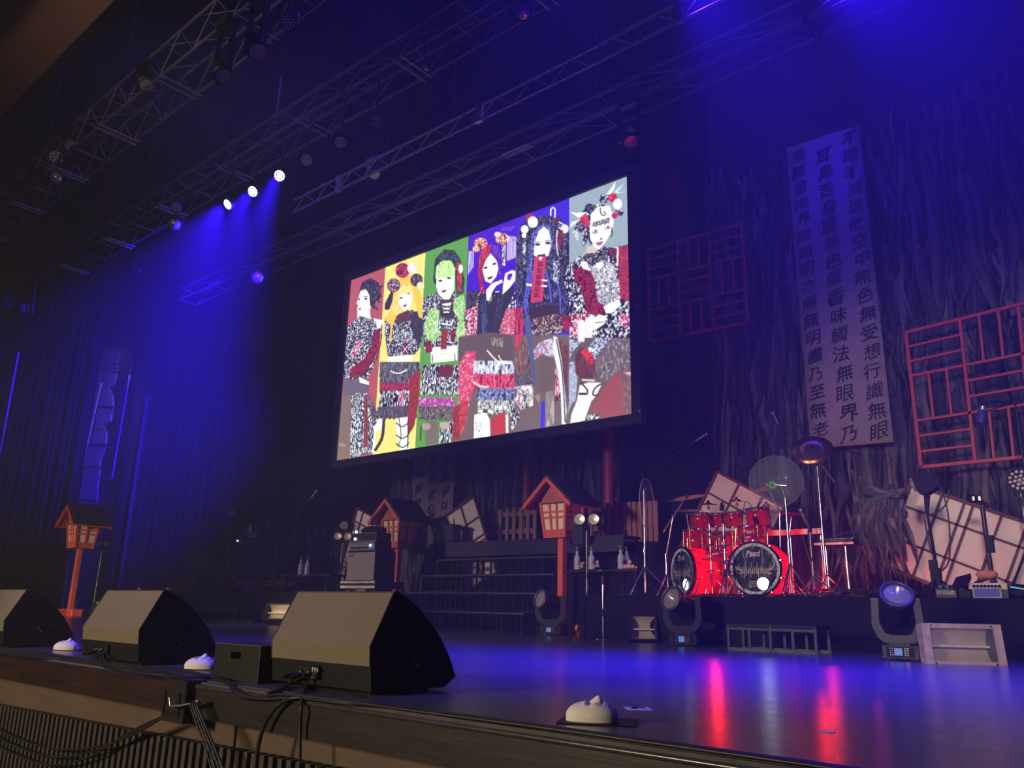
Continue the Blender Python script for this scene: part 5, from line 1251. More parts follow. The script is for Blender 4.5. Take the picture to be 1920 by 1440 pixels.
cymbal(1522, 842, 10.6, .27, (.22, -.80, .62), 1549, 'raised crash cymbal tilted toward the hall, highest over the kit', boom=((1521, 846), (1566, 905), (1532, 872)))
# clear acrylic discs on stands
def disc_stand(px, py, Y, r, d, base_px, label, m=M_CLEAR, knob=None):
    c = at(px, py, Y); d = Vector(d).normalized(); bx = at(base_px, 1080, Y).x; t_ = thing('acrylic_disc', (bx, Y, ZR), label, 'clear disc')
    MB().lathe([(.001, -.004), (r, -.004), (r, .004), (.001, .004)], c, d, 48).build('disc', m, t_)
    MB().lathe([(r*.995, -.006), (r*1.008, -.006), (r*1.008, .006), (r*.995, .006)], c, d, 48).build('rim', mat('disc_rim', (.30, .33, .30), .3), t_)
    if knob: MB().lathe([(.03, .0), (.05, .005), (.05, .02), (.02, .03), (.02, .0)], c-d*0+V(-.05, 0, -.05), d, 20).build('green_ring', mat('green_ring', (.05, .75, .06), .4), t_); MB().tube([c+V(.0, 0, -.05), c+V(.13, .02, -.07)], .016, 8).build('hub', M_CHROME, t_)
    top = at(base_px-10 if knob else base_px, py+32 if knob else 918, Y); top.x = bx+(top.x-bx)*.6
    MB().tube([(bx, Y+.03, ZR+.05), (top.x, Y+.03, top.z)], .015, 10).build('pole', M_CHROME, t_)
    MB().tube([(top.x, Y+.03, top.z), c+V(.06, .03, -.06)] if knob else [(top.x, Y+.03, top.z), (c.x, Y+.03, top.z+.02)], .013, 8).lathe([(.024, 0), (.024, .06)], (top.x, Y+.03, top.z-.08), n=10).lathe([(.024, 0), (.024, .05)], (bx, Y+.03, ZR+.62), n=10).build('clamp', M_CHROME, t_)
    stand_legs(t_, bx, Y+.03, ZR, .42, .22 if Y < 10.2 else .40, M_CHROME, .011)
disc_stand(1455, 902, 10.14, .335, (.45, -1, .05), 1481, 'large clear round disc with a green ring held over the kit', knob=True)
disc_stand(1213, 945, 10.35, .38, (.97, .26, 0), 1207, 'clear round disc seen almost edge-on at the fence side of the kit')
# gooseneck microphones
for (a, b_, c_, lab) in [((1392, 985), (1399, 940), (1413, 968), 'gooseneck microphone arched over the largest rack tom'), ((1368, 985), (1357, 955), (1353, 942), 'short black microphone pointing up between the toms')]:
    Y = 10.8; pa_, pb_, pc_ = at(*a, Y), at(*b_, Y), at(*c_, Y)
    t_ = thing('clip_microphone', pa_, lab, 'microphone'); MB().tube(smooth_path([pa_, pa_.lerp(pb_, .7)+V(-.02, 0, 0), pb_, pb_.lerp(pc_, .6)+V(.03, 0, .03), pc_]), .006, 6).build('gooseneck', M_BLACKM, t_)
    MB().lathe([(.014, 0), (.03, .06), (.036, .10), (.02, .12)], pc_, (pc_-pb_).normalized() if lab[0] == 'g' else (0, 0, -1), 10).build('capsule', M_BLACK, t_)
    MB().tube([pa_, (pa_.x, pa_.y, ZR)], .006, 6).build('cable', M_CABLE, t_)
# drum rack bar, pedals, throne and small hardware
t_ = thing('hi_hat_stand', (-5.45, 10.85, ZR), 'chrome hi hat stand with stacked clamps between the bass drums', 'stand')
MB().tube([(-5.28, 10.5, ZR+.03), (-5.28, 10.5, 1.62)], .013, 10).build('pole', M_CHROME, t_)
mb = MB()
for i, z in enumerate((.95, 1.12, 1.20, 1.31, 1.42, 1.50)): mb.tube([(-5.36-.05*(i % 2), 10.5, z), (-5.16+.06*(i % 3), 10.52, z+.02*(-1)**i)], .012, 8).ball((-5.28, 10.5, z), .028, 8)
mb.build('clamp', M_CHROME, t_); stand_legs(t_, -5.28, 10.5, ZR, .32, .24, M_CHROME, .010)
t_ = thing('pedal_stand', (-5.0, 10.6, ZR), 'chrome stand with red lit tubes beside the bass drum facing the camera', 'stand')
px_ = at(1360, 1060, 10.12).x
MB().tube([(px_, 10.12, ZR+.03), (px_, 10.12, 1.55)], .014, 10).build('pole', M_CHROME, t_)
mb = MB()
for z in (.90, 1.05, 1.25, 1.38): mb.ball((px_, 10.12, z), .03, 8).tube([(px_-.08, 10.12, z), (px_+.09, 10.12, z+.03)], .011, 8)
mb.build('clamp', M_CHROME, t_); stand_legs(t_, px_, 10.12, ZR, .36, .17, M_CHROME, .010)

# tables with pale front edges behind the kit (keyboards / electronics)
def edge_table(px0, px1, py0, py1, Y, d, label, m_edge, legs, edge_from=0):
    a, c_ = at(px0, (py0+py1)/2, Y), at(px1, (py0+py1)/2, Y); z1, z0 = at((px0+px1)/2, py0, Y).z, at((px0+px1)/2, py1, Y).z
    t_ = thing('equipment_table', ((a.x+c_.x)/2, Y+d/2, ZR), label, 'table')
    MB().box(a.x, c_.x, Y+.02, Y+d, z0+.01, z1, b=.006).build('table_top', M_DARK, t_)
    MB().box(a.x, c_.x, Y, Y+.02, z0, z1).build('front_edge', m_edge, t_)
    for f in legs:
        x = a.x+(c_.x-a.x)*f
        MB().tube([(x, Y+d*.5, ZR), (x, Y+d*.5, z0+.01)], .022, 10).build('leg', M_CHROME, t_)
        MB().bar((x-.2, Y+d*.5, ZR+.02), (x+.2, Y+d*.5, ZR+.02), .03, .03).each('foot', M_BLACKM, t_)
    return t_, a.x, c_.x, z1
t1, xa_, xc_, z1_ = edge_table(1368, 1545, 994, 1004, 12.05, .3, 'long table with a white front edge behind the drum kit', M_PALE, (.1, .62, .93))
t2, xa_, xc_, z2_ = edge_table(1526, 1600, 1017, 1021, 11.2, .45, 'smaller low table with a pale front edge at the side of the kit', M_PALE, (.15, .66))
kb = thing('keyboard', ((xa_+xc_)/2, 11.4, z2_), 'flat dark electronic unit lying on the smaller low table', 'keyboard')
MB().box(xa_+.05, xc_-.02, 11.24, 11.55, z2_, z2_+.05, b=.008).build('case', M_DARK, kb)
bm_ = MB()
for i in range(8): bm_.box(xa_+.09+i*.055, xa_+.13+i*.055, 11.26, 11.34, z2_+.05, z2_+.056)
bm_.each('key', M_LENS, kb)
cable('audio_cable', [tuple(at(1546, 1017, 11.3)), tuple(at(1575, 1003, 11.3)), tuple(at(1598, 996, 11.3)), tuple(at(1611, 1000, 11.3)), tuple(at(1613, 1014, 11.3))], .010, 'pale cable arching above the smaller low table')
for k, (pts, lab) in enumerate([([(1505, 1005), (1518, 1050), (1530, 1075), (1545, 1085)], 'thin cable drooping under the white edged table'), ([(1560, 1022), (1580, 1060), (1570, 1095), (1560, 1106)], 'thin cable hanging from the smaller low table')]):
    cable('audio_cable', [tuple(at(x, y, 11.0)) for x, y in pts], .007, lab)
mb = MB(); rnd = random.Random(5); xx = at(1585, 1105, 10.8).x
for i in range(26):
    x, y = xx+rnd.uniform(-.1, .75), 10.6+rnd.uniform(-.2, .5)
    mb.tube(smooth_path([(x+rnd.uniform(-.3, .3), y+rnd.uniform(-.2, .2), ZR+.015+rnd.uniform(0, .09)) for _ in range(5)], 4), .010, 6)
tag(mb.build('cable_pile', M_CABLE), 'heap of tangled black cables on the riser beside the low table', 'cable', kind='stuff')
mb = MB(); rnd = random.Random(6)
for i in range(26):
    x = rnd.uniform(-6.4, -3.4); y = rnd.uniform(9.98, 10.25)
    mb.tube(smooth_path([(x+rnd.uniform(-.3, .3), min(10.3, max(9.96, y+rnd.uniform(-.08, .1))), ZR+.012+rnd.uniform(0, .02)) for _ in range(4)], 4), .008, 6)
tag(mb.build('cable_pile', M_CABLE), 'loose cables strewn along the riser edge below the bass drums', 'cable', kind='stuff')

# ------------------------------------------------------------------ pedal boards and stand at the near end of the riser
p = at(1780, 1108, 10.05); x0, x1 = at(1754, 1110, 10.05).x, at(1794, 1110, 10.05).x; zt_ = at(1772, 1103, 10.05).z
t_ = thing('pedal_board', ((x0+x1)/2, 10.2, ZR), 'small lettered pedal board beside the black instrument stand', 'pedal board')
MB().box(x0, x1, 10.05, 10.40, ZR, zt_, b=.006).each('board', M_DARK, t_)
tx = MB(); cc = at(1773.5, 1111, 10.045); write(tx, 'ROCKBOARD', lambda a, b_: (cc.x+a*(x1-x0)*.84, 10.043, cc.z+b_*.042), .02); tx.build('lettering', mat('letter_pale', (.55, .52, .42), .5), t_)
mb = MB()
for i in range(4): mb.box(x0+.02+i*.065, x0+.07+i*.065, 10.10, 10.22, zt_, zt_+.04, b=.006)
mb.each('pedal', M_BLACKM, t_)
p = at(1806, 1100, 10.05); t_ = thing('foot_pedal', (p.x, 10.2, ZR), 'black rocker pedal tilted up between the two pedal boards', 'pedal')
MB().box(p.x-.06, p.x+.07, 10.05, 10.3, ZR, ZR+.10, b=.01).build('base', M_BLACK, t_)
MB().obox((p.x-.03, 10.16, ZR+.18), V(.075, 0, .02), V(0, .12, .05), V(0, -.01, .025)).build('treadle', M_BLACK, t_)
MB().bar((p.x, 10.18, ZR+.09), (p.x, 10.18, ZR+.17), .04).build('pivot', M_BLACK, t_)
x0, x1 = at(1815, 1100, 10.1).x, at(1889, 1100, 10.1).x; zt_ = at(1852, 1093, 10.1).z
t_ = thing('effects_console', ((x0+x1)/2, 10.3, ZR), 'wide tan effects console with a lit blue panel at the near riser edge', 'effects console')
MB().box(x0, x1, 10.12, 10.45, ZR, zt_-.06, b=.006).build('base', M_DARK, t_)
MB().box(x0, x1, 10.10, 10.40, zt_-.07, zt_, b=.006).build('top_panel', M_TANMET, t_)
mb = MB()
for i in range(8): mb.lathe([(.017, 0), (.012, .03), (.001, .03)], (x0+.06+i*(x1-x0-.1)/8, 10.10, zt_-.035), (0, -1, 0), 10)
mb.each('knob', M_BLACK, t_)
pf = at(1850, 1110, 10.08); MB().box(pf.x-.14, pf.x+.14, 10.085, 10.12, ZR+.005, ZR+.125, b=.004).build('screen_frame', mat('frame_pale', (.40, .38, .36), .6), t_)
MB().box(pf.x-.12, pf.x+.12, 10.08, 10.086, ZR+.02, ZR+.105).build('blue_screen', glow('blue_screen', (.03, .03, .5), .35), t_)
p = at(1905, 1098, 10.1); t_ = thing('foot_pedal', (p.x, 10.2, ZR), 'rounded dark pedal with a green edge at the frame edge', 'pedal')
MB().ball((p.x, 10.22, ZR+.06), .13, 14, sc=(1, .9, .75)).build('body', M_BLACK, t_)
MB().tube([(p.x-.06, 10.13, ZR+.125), (p.x+.08, 10.12, ZR+.10)], .008, 6).build('green_strip', glow('green_strip', (.25, .8, .55), .6), t_)
# black instrument stand with a patterned strap and hanging cables
Y = 10.35; b0 = at(1757, 1100, Y); t_ = thing('instrument_stand', (b0.x, Y, ZR), 'black instrument stand with dark hood and patterned strap before the big shoji', 'stand')
P2 = lambda x, y, o=0: at(x, y, Y)+V(0, o, 0)
MB().tube([(b0.x, Y, ZR+.02), P2(1752, 1040), P2(1738, 960)], .022, 10, r2=.014).build('pole', M_BLACK, t_)
MB().tube([P2(1738, 962), P2(1734, 915)], .02, 8).tube([P2(1738, 962), P2(1742, 915)], .02, 8).build('yoke', M_BLACK, t_)
hd = MB(); poly = [(1709, 902), (1716, 893), (1735, 886), (1752, 884), (1762, 897), (1766, 912), (1755, 917), (1743, 926), (1728, 928), (1720, 920)]
pts = [P2(x, y) for x, y in poly]; hd.prism([(p.x, p.z) for p in pts], (0, Y-.07, 0), (1, 0, 0), (0, 0, 1), (0, .16, 0)); hd.build('hood', mat('hood_cloth', (.010, .010, .016), .9), t_)
st2 = MB(); pts = [P2(1709, 900), P2(1714, 899), P2(1722, 918), P2(1720, 925), P2(1711, 912)]; st2.prism([(p.x, p.z) for p in pts], (0, Y-.10, 0), (1, 0, 0), (0, 0, 1), (0, .02, 0)); st2.build('patterned_strap', mat('leopard', (.16, .13, .12), .8, var=.95, scale=55), t_)
mb = MB(); mb.obox(P2(1756, 1085), V(.05, 0, 0), V(0, .05, 0), V(0, 0, .12)); mb.obox(P2(1750, 1060), V(.04, 0, 0), V(0, .04, 0), V(0, 0, .06)); mb.build('cable_wrap', M_BLACK, t_)
stand_legs(t_, b0.x, Y, ZR, .25, .25, M_BLACK, .012)
for pts, lab in [([(1761, 905), (1776, 955), (1781, 1010), (1778, 1055), (1760, 1075)], 'black cable hanging from the instrument stand in a long loop'), ([(1779, 918), (1776, 940), (1762, 958), (1742, 965)], 'short black cable looped at the top of the instrument stand'), ([(1732, 965), (1740, 1010), (1748, 1040)], 'black cable running down beside the instrument stand pole')]:
    cable('audio_cable', [tuple(at(x, y, Y-.05)) for x, y in pts], .009, lab)
x = at(1854, 1040, 10.9).x; t_ = thing('lamp_pole', (x, 10.9, ZR), 'tall dark pole with a hooked lamp before the big shoji', 'pole')
MB().tube([(x, 10.9, ZR), (x, 10.9, at(1854, 950, 10.9).z)], .026, 10).build('pole', M_BLACKM, t_)
MB().tube(smooth_path([at(1852, 952, 10.9), at(1846, 944, 10.9), at(1830, 936, 10.9)]), .022, 8).build('hook', M_BLACK, t_)
MB().lathe([(.03, 0), (.05, .06), (.045, .12)], at(1838, 936, 10.9), (-1, -.3, .1), 12).build('lamp_head', M_BLACK, t_)
for dx in (1825.5, 1837): q = at(dx, 934, 10.85); MB().box(q.x-.012, q.x+.012, 10.83, 10.85, q.z-.03, q.z+.02).build('glint', M_LENS, t_)
MB().obox(at(1856, 1020, 10.9), V(.04, 0, 0), V(0, .04, 0), V(0, 0, .10)).build('clamp', M_BLACK, t_)
q = at(1850, 1077, 10.3); tag(MB().ball(q, .06, 12, sc=(1.9, 1, .8)).build('orange_cloth', mat('orange_cloth', (.75, .22, .10), .8)), 'small orange cloth draped over a clip above the wide console', 'cloth')
t_ = thing('clip_stand', (q.x, 10.35, ZR), 'bent black bracket holding up the orange cloth', 'bracket')
MB().bar(q+V(.02, .05, -.03), at(1828, 1094, 10.35), .05, .03).build('arm', M_BLACK, t_); MB().bar(q+V(.05, .05, -.02), at(1868, 1093, 10.35), .05, .03).build('arm', M_BLACK, t_)
# fabric strips and dark things glimpsed behind the farthest lantern
YL = 9.4
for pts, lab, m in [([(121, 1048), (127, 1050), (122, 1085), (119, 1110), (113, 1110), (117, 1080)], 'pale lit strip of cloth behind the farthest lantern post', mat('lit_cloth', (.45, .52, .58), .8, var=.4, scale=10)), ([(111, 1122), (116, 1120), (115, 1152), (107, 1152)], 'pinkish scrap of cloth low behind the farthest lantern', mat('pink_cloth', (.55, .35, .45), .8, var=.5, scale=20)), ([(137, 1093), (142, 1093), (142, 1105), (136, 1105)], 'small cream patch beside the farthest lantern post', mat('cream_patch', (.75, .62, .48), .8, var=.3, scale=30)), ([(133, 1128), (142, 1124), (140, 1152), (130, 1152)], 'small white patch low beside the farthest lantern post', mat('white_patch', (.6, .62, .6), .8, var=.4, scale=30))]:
    pp = [at(x, y, YL) for x, y in pts]; o_ = tag(MB().prism([(p.x, p.z) for p in pp], (0, YL, 0), (1, 0, 0), (0, 0, 1), (0, .05, 0)).build('cloth_scrap', m), lab, 'cloth')

    if lab[:4] in ('pale', 'smal') and 'cream' in lab or lab[:4] == 'pale': MB().tube([pp[0]+V(.03, .02, -.02), (pp[0].x+.03, YL+.02, 12)], .004, 6).build('hanging_wire', M_BLACK, o_)
# ------------------------------------------------------------------ projection screen and its picture
YS = 11.5; SX0, SX1, SZ0, SZ1 = -15.254, -7.114, 3.648, 8.227
CW, CH = 1120, 630
art = np.zeros((CH, CW, 3), np.float32)
rng = np.random.default_rng(3)
def cam_to_canvas(px, py):
    p = at(px, py, YS); return ((p.x-SX0)/(SX1-SX0)*CW, (SZ1-p.z)/(SZ1-SZ0)*CH)
TR = {'A': (630, 470, 3.6), 'B': (870, 390, 4.8), 'C': (1050, 320, 6.0), 'D': (860, 600, 5.647), 'F': (600, 300, 2.4)}
def q(k, pts):
    ox, oy, s = TR[k]; return [cam_to_canvas(ox+x/s, oy+y/s) for x, y in pts]
def fill(pts, col=None, tex=None):
    pts = np.array(pts, np.float64); x0, y0 = np.floor(pts.min(0)).astype(int); x1, y1 = np.ceil(pts.max(0)).astype(int)
    x0, y0, x1, y1 = max(0, x0), max(0, y0), min(CW, x1+1), min(CH, y1+1)
    if x1 <= x0 or y1 <= y0: return
    X, Y = np.meshgrid(np.arange(x0, x1)+.5, np.arange(y0, y1)+.5); m = np.zeros(X.shape, bool); n = len(pts)
    for i in range(n):
        ax, ay = pts[i]; bx, by = pts[(i+1) % n]
        if ay == by: continue
        c_ = (ay > Y) != (by > Y); m ^= c_ & (X < (bx-ax)*(Y-ay)/(by-ay)+ax)
    reg = art[y0:y1, x0:x1]
    if tex is None: reg[m] = np.array(col, np.float32)/255
    else:
        pal, s, st_ = tex; s = s*.68; h, w_ = reg.shape[:2]; gh, gw = int(h/(s*st_))+3, int(w_/s)+3
        g = rng.random((gh, gw)); yy = np.arange(h)/(s*st_); xx = np.arange(w_)/s
        yi, xi = yy.astype(int), xx.astype(int); fy, fx = (yy-yi)[:, None], (xx-xi)[None]
        v = (g[yi][:, xi]*(1-fy)*(1-fx)+g[yi+1][:, xi]*fy*(1-fx)+g[yi][:, xi+1]*(1-fy)*fx+g[yi+1][:, xi+1]*fy*fx)+rng.random((h, w_))*.10
        k = np.searchsorted(np.quantile(v, np.linspace(0, 1, len(pal)+1)[1:-1]), v); reg[m] = (np.array(pal, np.float32)/255)[k][m]
def poly(k, pts, col): fill(q(k, pts), col)
def tx(k, pts, pal, s=4, st=1.3): fill(q(k, pts), tex=(pal, s, st))
def ell(k, cx, cy, rx, ry, col=None, rot=0, pal=None, s=4):
    c_, s_ = math.cos(rot), math.sin(rot); pts = [(cx+rx*math.cos(a)*c_-ry*math.sin(a)*s_, cy+rx*math.cos(a)*s_+ry*math.sin(a)*c_) for a in np.linspace(0, 2*PI, 28, endpoint=False)]
    if pal: tx(k, pts, pal, s)
    else: poly(k, pts, col)
def line(k, pts, w_, col):
    p = smooth_path([(x, y, 0) for x, y in pts], 5) if len(pts) > 2 else [Vector((*pts[0], 0)), Vector((*pts[1], 0))]
    n = len(p); L, R = [], []
    for i in range(n):
        t_ = p[min(i+1, n-1)]-p[max(i-1, 0)]; t_.normalize(); o = Vector((-t_.y, t_.x, 0))*w_/2; L.append(tuple((p[i]+o)[:2])); R.append(tuple((p[i]-o)[:2]))
    for i in range(n-1): poly(k, [L[i], L[i+1], R[i+1], R[i]], col)
def ruffle(k, x0, x1, y, h, pal, n=9, s=4, dy=0):
    w_ = (x1-x0)/n
    for i in range(n):
        xa = x0+w_*i; ya = y+dy*i/n; tx(k, [(xa-w_*.1, ya), (xa+w_*1.1, ya), (xa+w_*1.25, ya+h*.8), (xa+w_*.75, ya+h), (xa+w_*.3, ya+h*.85), (xa-w_*.2, ya+h)], pal, s, 2.2)
K1, K2, BR_ = (36, 32, 40), (62, 54, 58), (112, 96, 88)  # BR_ and lower browns: blacks lifted by house light, painted into the picture
LACE = [(34, 30, 38), (42, 38, 46), (120, 120, 132), (222, 224, 232)]
LACE2 = [(48, 42, 48), (84, 76, 80), (150, 160, 170), (234, 238, 240)]
REDL = [(52, 30, 38), (150, 34, 48), (190, 40, 58), (96, 40, 50)]
PINKL = [(70, 50, 58), (196, 60, 98), (226, 120, 150), (232, 220, 224)]
WH, SK, SKS = (250, 248, 240), (246, 240, 234), (214, 196, 190)
# six coloured fields
bx = [0, 0]
def vline(px0, py0): return cam_to_canvas(px0, py0)[0]
edges = [-2, vline(723, 500), vline(798, 478), vline(878, 450), vline(970, 412), vline(1067, 375), CW+2]
for i, c_ in enumerate([(176, 84, 86), (238, 226, 120), (92, 156, 60), (72, 26, 190), (66, 38, 200), (150, 168, 172)]):
    a, b_ = edges[i], edges[i+1]; fill([(a, -1), (b_, -1), (b_, CH+1), (a, CH+1)], c_)
# figure one: short dark hair, profile, red sleeve
tx('A', [(70, 520), (150, 450), (250, 455), (318, 480), (300, 560), (250, 800), (215, 860), (160, 880), (50, 880), (60, 640)], LACE, 4)
poly('A', [(245, 455), (320, 470), (312, 560), (285, 560), (270, 480)], SK)
tx('A', [(255, 540), (305, 520), (285, 680), (200, 830), (100, 860), (95, 800), (190, 730), (240, 640)], REDL, 5)
tx('A', [(100, 700), (160, 600), (175, 620), (130, 740)], PINKL, 4)
line('A', [(310, 500), (300, 640), (240, 790), (120, 870)], 6, (52, 40, 46))
poly('A', [(60, 860), (220, 880), (225, 960), (60, 985), (45, 940)], (104, 96, 108)); poly('A', [(160, 855), (225, 885), (222, 905), (160, 890)], WH)
tx('A', [(100, 980), (210, 960), (260, 1040), (290, 1110), (250, 1360), (90, 1400)], LACE2, 4, 2); tx('A', [(215, 960), (285, 1090), (255, 1180), (225, 1060)], [K2, (84, 70, 78), (140, 130, 140)], 4)
poly('A', [(195, 970), (215, 970), (218, 1320), (185, 1330)], (150, 70, 66)); line('A', [(206, 980), (205, 1320)], 6, (90, 40, 44))
poly('A', [(30, 985), (105, 975), (95, 1400), (0, 1415)], (128, 108, 92)); tx('A', [(130, 960), (165, 958), (150, 1100), (120, 1100)], LACE2, 3)
for i in range(5): poly('A', [(22+i*9, 1300), (29+i*9, 1300), (29+i*9, 1320), (22+i*9, 1320)], (170, 150, 130))
poly('A', [(170, 260), (205, 235), (250, 250), (240, 380), (205, 440), (160, 440), (143, 400), (150, 370), (140, 360), (152, 320)], SK)
poly('A', [(145, 405), (230, 390), (235, 470), (180, 500), (145, 470)], SK)
tx('A', [(155, 290), (175, 215), (235, 185), (285, 215), (305, 250), (300, 330), (270, 340), (262, 400), (232, 375), (225, 300), (205, 262), (170, 270)], [(30, 26, 34), (56, 52, 60), (38, 34, 42), (92, 88, 96)], 3, 2.5)
for a in ((300, 250, 315, 235), (290, 300, 312, 310), (280, 340, 300, 352), (265, 380, 285, 400)): line('A', [a[:2], a[2:]], 9, K1)
ell('A', 203, 325, 9, 7, (40, 30, 36)); ell('A', 158, 328, 6, 6, (40, 30, 36)); poly('A', [(148, 395), (172, 385), (165, 402)], (120, 30, 50)); line('A', [(185, 312), (215, 308)], 5, K2); line('A', [(160, 345), (148, 365)], 4, SKS)
tx('A', [(130, 480), (160, 440), (230, 460), (250, 430), (240, 560), (170, 540)], LACE, 3)
# figure two: long blond hair, roses
tx('A', [(330, 460), (420, 430), (520, 400), (590, 470), (575, 640), (535, 700), (350, 715), (330, 560)], LACE, 4)
tx('A', [(500, 420), (575, 400), (590, 560), (560, 640), (510, 560)], [(40, 34, 42), (58, 50, 60), (80, 70, 80)], 3)
tx('A', [(330, 360), (380, 260), (400, 290), (360, 400), (330, 400)], [(40, 34, 42), (58, 50, 60)], 3)
poly('A', [(400, 440), (490, 400), (510, 470), (430, 490)], (92, 50, 60)); tx('A', [(410, 560), (520, 540), (515, 650), (430, 640)], LACE2, 3)
poly('A', [(445, 630), (490, 620), (485, 700), (450, 700)], (110, 40, 60)); line('A', [(450, 640), (485, 690)], 4, WH); line('A', [(485, 640), (450, 690)], 4, WH)
poly('A', [(355, 715), (515, 705), (520, 745), (350, 750)], SK)
poly('A', [(395, 240), (440, 180), (510, 170), (560, 240), (580, 330), (585, 460), (560, 450), (530, 330), (470, 400), (410, 440), (380, 520), (375, 620), (362, 620), (370, 500), (330, 470), (372, 400)], (240, 196, 62))
tx('A', [(410, 240), (500, 230), (530, 300), (470, 390), (400, 440), (370, 470), (390, 330)], [(250, 214, 90), (232, 176, 50), (252, 236, 170)], 3, 4)
poly('A', [(430, 290), (505, 260), (520, 320), (495, 390), (455, 405), (425, 360)], SK); ell('A', 440, 320, 9, 6, (70, 50, 46)); ell('A', 490, 288, 9, 6, (70, 50, 46)); poly('A', [(447, 375), (480, 358), (470, 382)], (140, 40, 60)); poly('A', [(420, 250), (520, 240), (510, 282), (430, 300)], (250, 226, 130))
for cx, cy, r, pal in ((390, 235, 45, [K1, (150, 40, 80), (226, 200, 210), K2]), (450, 135, 48, [(60, 30, 40), (176, 30, 60), (210, 60, 90)]), (515, 120, 34, [WH, (210, 200, 196), (236, 230, 220)]), (545, 200, 42, [K1, (90, 50, 70), K2, (130, 100, 120)]), (570, 240, 26, [WH, (240, 210, 90)])): ell('A', cx, cy, r, r*1.05, pal=pal, s=5)
ruffle('A', 300, 560, 750, 100, LACE2[:3]+[(70, 62, 70)], 8); ruffle('A', 300, 560, 820, 90, [K2, (84, 74, 84), (130, 120, 130)], 9)
line('A', [(365, 810), (420, 828), (480, 805)], 9, (226, 224, 226)); ruffle('A', 300, 545, 890, 70, [(92, 30, 42), (196, 40, 70), (226, 80, 110), (70, 40, 48)], 9)
tx('A', [(300, 950), (545, 935), (530, 1100), (330, 1130), (285, 1090)], LACE, 5, 2); tx('A', [(430, 950), (470, 945), (450, 1060), (420, 1030)], PINKL, 3); ruffle('A', 285, 540, 1050, 90, [K2, (84, 74, 90), (130, 122, 140), (60, 50, 60)], 9)
tx('A', [(500, 850), (570, 800), (560, 1000), (530, 1180), (490, 1245), (480, 1180)], [(150, 44, 40), (176, 62, 50), (110, 44, 40)], 4)
poly('A', [(410, 1130), (485, 1120), (490, 1250), (500, 1340), (430, 1345), (405, 1200)], WH); poly('A', [(300, 1130), (330, 1135), (310, 1200), (270, 1220), (265, 1360), (245, 1360), (260, 1180)], WH)
for y in (1160, 1240, 1300): line('A', [(405, y), (450, y+26), (495, y-6)], 8, K2)
line('A', [(425, 1130), (440, 1240), (420, 1320)], 6, K2); line('A', [(325, 1130), (312, 1260), (262, 1350)], 20, (60, 50, 54)); line('A', [(488, 1130), (485, 1330)], 8, K2)
# figure three: green hair
tx('A', [(590, 320), (690, 280), (800, 280), (870, 340), (860, 640), (600, 690), (585, 480)], LACE, 4)
poly('A', [(640, 690), (660, 650), (820, 640), (820, 740), (640, 760)], SK); line('A', [(652, 700), (650, 755)], 5, K2); line('A', [(800, 690), (805, 745)], 5, K2); line('A', [(700, 700), (760, 700)], 4, SKS)
poly('A', [(700, 330), (790, 320), (800, 440), (760, 470), (700, 440)], (70, 62, 64)); poly('A', [(715, 360), (780, 350), (765, 420), (725, 420)], SK)
for y in (370, 395, 420): line('A', [(712, y), (782, y+18)], 7, K1); line('A', [(782, y), (712, y+18)], 7, K1)
line('A', [(712, 490), (770, 500), (790, 470)], 10, WH); poly('A', [(712, 540), (755, 530), (745, 665), (705, 665)], (160, 50, 36)); [line('A', [(714, y), (748, y+22)], 4, K1) for y in (550, 580, 610, 635)]
tx('A', [(600, 620), (640, 600), (650, 680), (610, 690)], REDL, 4); tx('A', [(770, 540), (810, 530), (800, 600), (775, 610)], REDL, 4)
GR = [(120, 190, 70), (206, 244, 170), (86, 150, 52), (240, 252, 226)]
tx('A', [(640, 390), (700, 400), (690, 520), (715, 560), (660, 620), (610, 590), (595, 500), (620, 430)], GR, 4, 1.5); tx('A', [(800, 320), (860, 300), (876, 380), (860, 480), (880, 560), (830, 650), (806, 560), (830, 470), (790, 400)], GR, 4, 1.5)
tx('A', [(655, 200), (668, 60), (730, -8), (800, 0), (840, 60), (868, 200), (860, 290), (812, 300), (800, 120), (690, 110), (672, 240)], [(28, 24, 32), (44, 40, 48), (90, 110, 100), (34, 60, 34)], 4, 2)
poly('A', [(676, 240), (680, 160), (735, 150), (800, 150), (800, 260), (765, 330), (725, 330), (690, 290)], SK)
tx('A', [(672, 190), (676, 110), (715, 70), (775, 66), (806, 120), (800, 250), (785, 170), (690, 192)], [(150, 210, 96), (226, 250, 196), (196, 240, 150)], 4, 3)
ell('A', 705, 205, 14, 7, (50, 70, 50)); ell('A', 762, 186, 14, 7, (50, 70, 50)); poly('A', [(712, 272), (745, 262), (740, 280), (718, 284)], (120, 60, 70)); line('A', [(732, 210), (726, 250)], 4, SKS)
tx('A', [(812, 80), (850, 90), (845, 280), (820, 270)], [(190, 40, 40), (120, 30, 34), (226, 90, 80)], 4); ell('A', 842, 125, 14, 30, WH)
ruffle('A', 585, 850, 770, 120, LACE, 9); poly('A', [(700, 780), (790, 770), (780, 850), (690, 850)], (110, 44, 52)); ruffle('A', 575, 860, 870, 110, LACE2, 9); ruffle('A', 565, 800, 990, 75, [(176, 40, 150), (214, 96, 190), (90, 44, 80), (236, 180, 226)], 7); ruffle('A', 565, 830, 1050, 100, [K2, BR_, (150, 146, 146), (84, 70, 70)], 9)
poly('A', [(600, 1150), (690, 1150), (690, 1300), (605, 1310)], (118, 106, 94)); tx('A', [(705, 1160), (790, 1150), (780, 1290), (695, 1300)], LACE2, 4, 3); ell('A', 735, 1180, 34, 26, (190, 170, 160)); ell('A', 610, 1185, 30, 24, (170, 154, 144)); line('A', [(575, 1180), (570, 1280)], 9, K2)
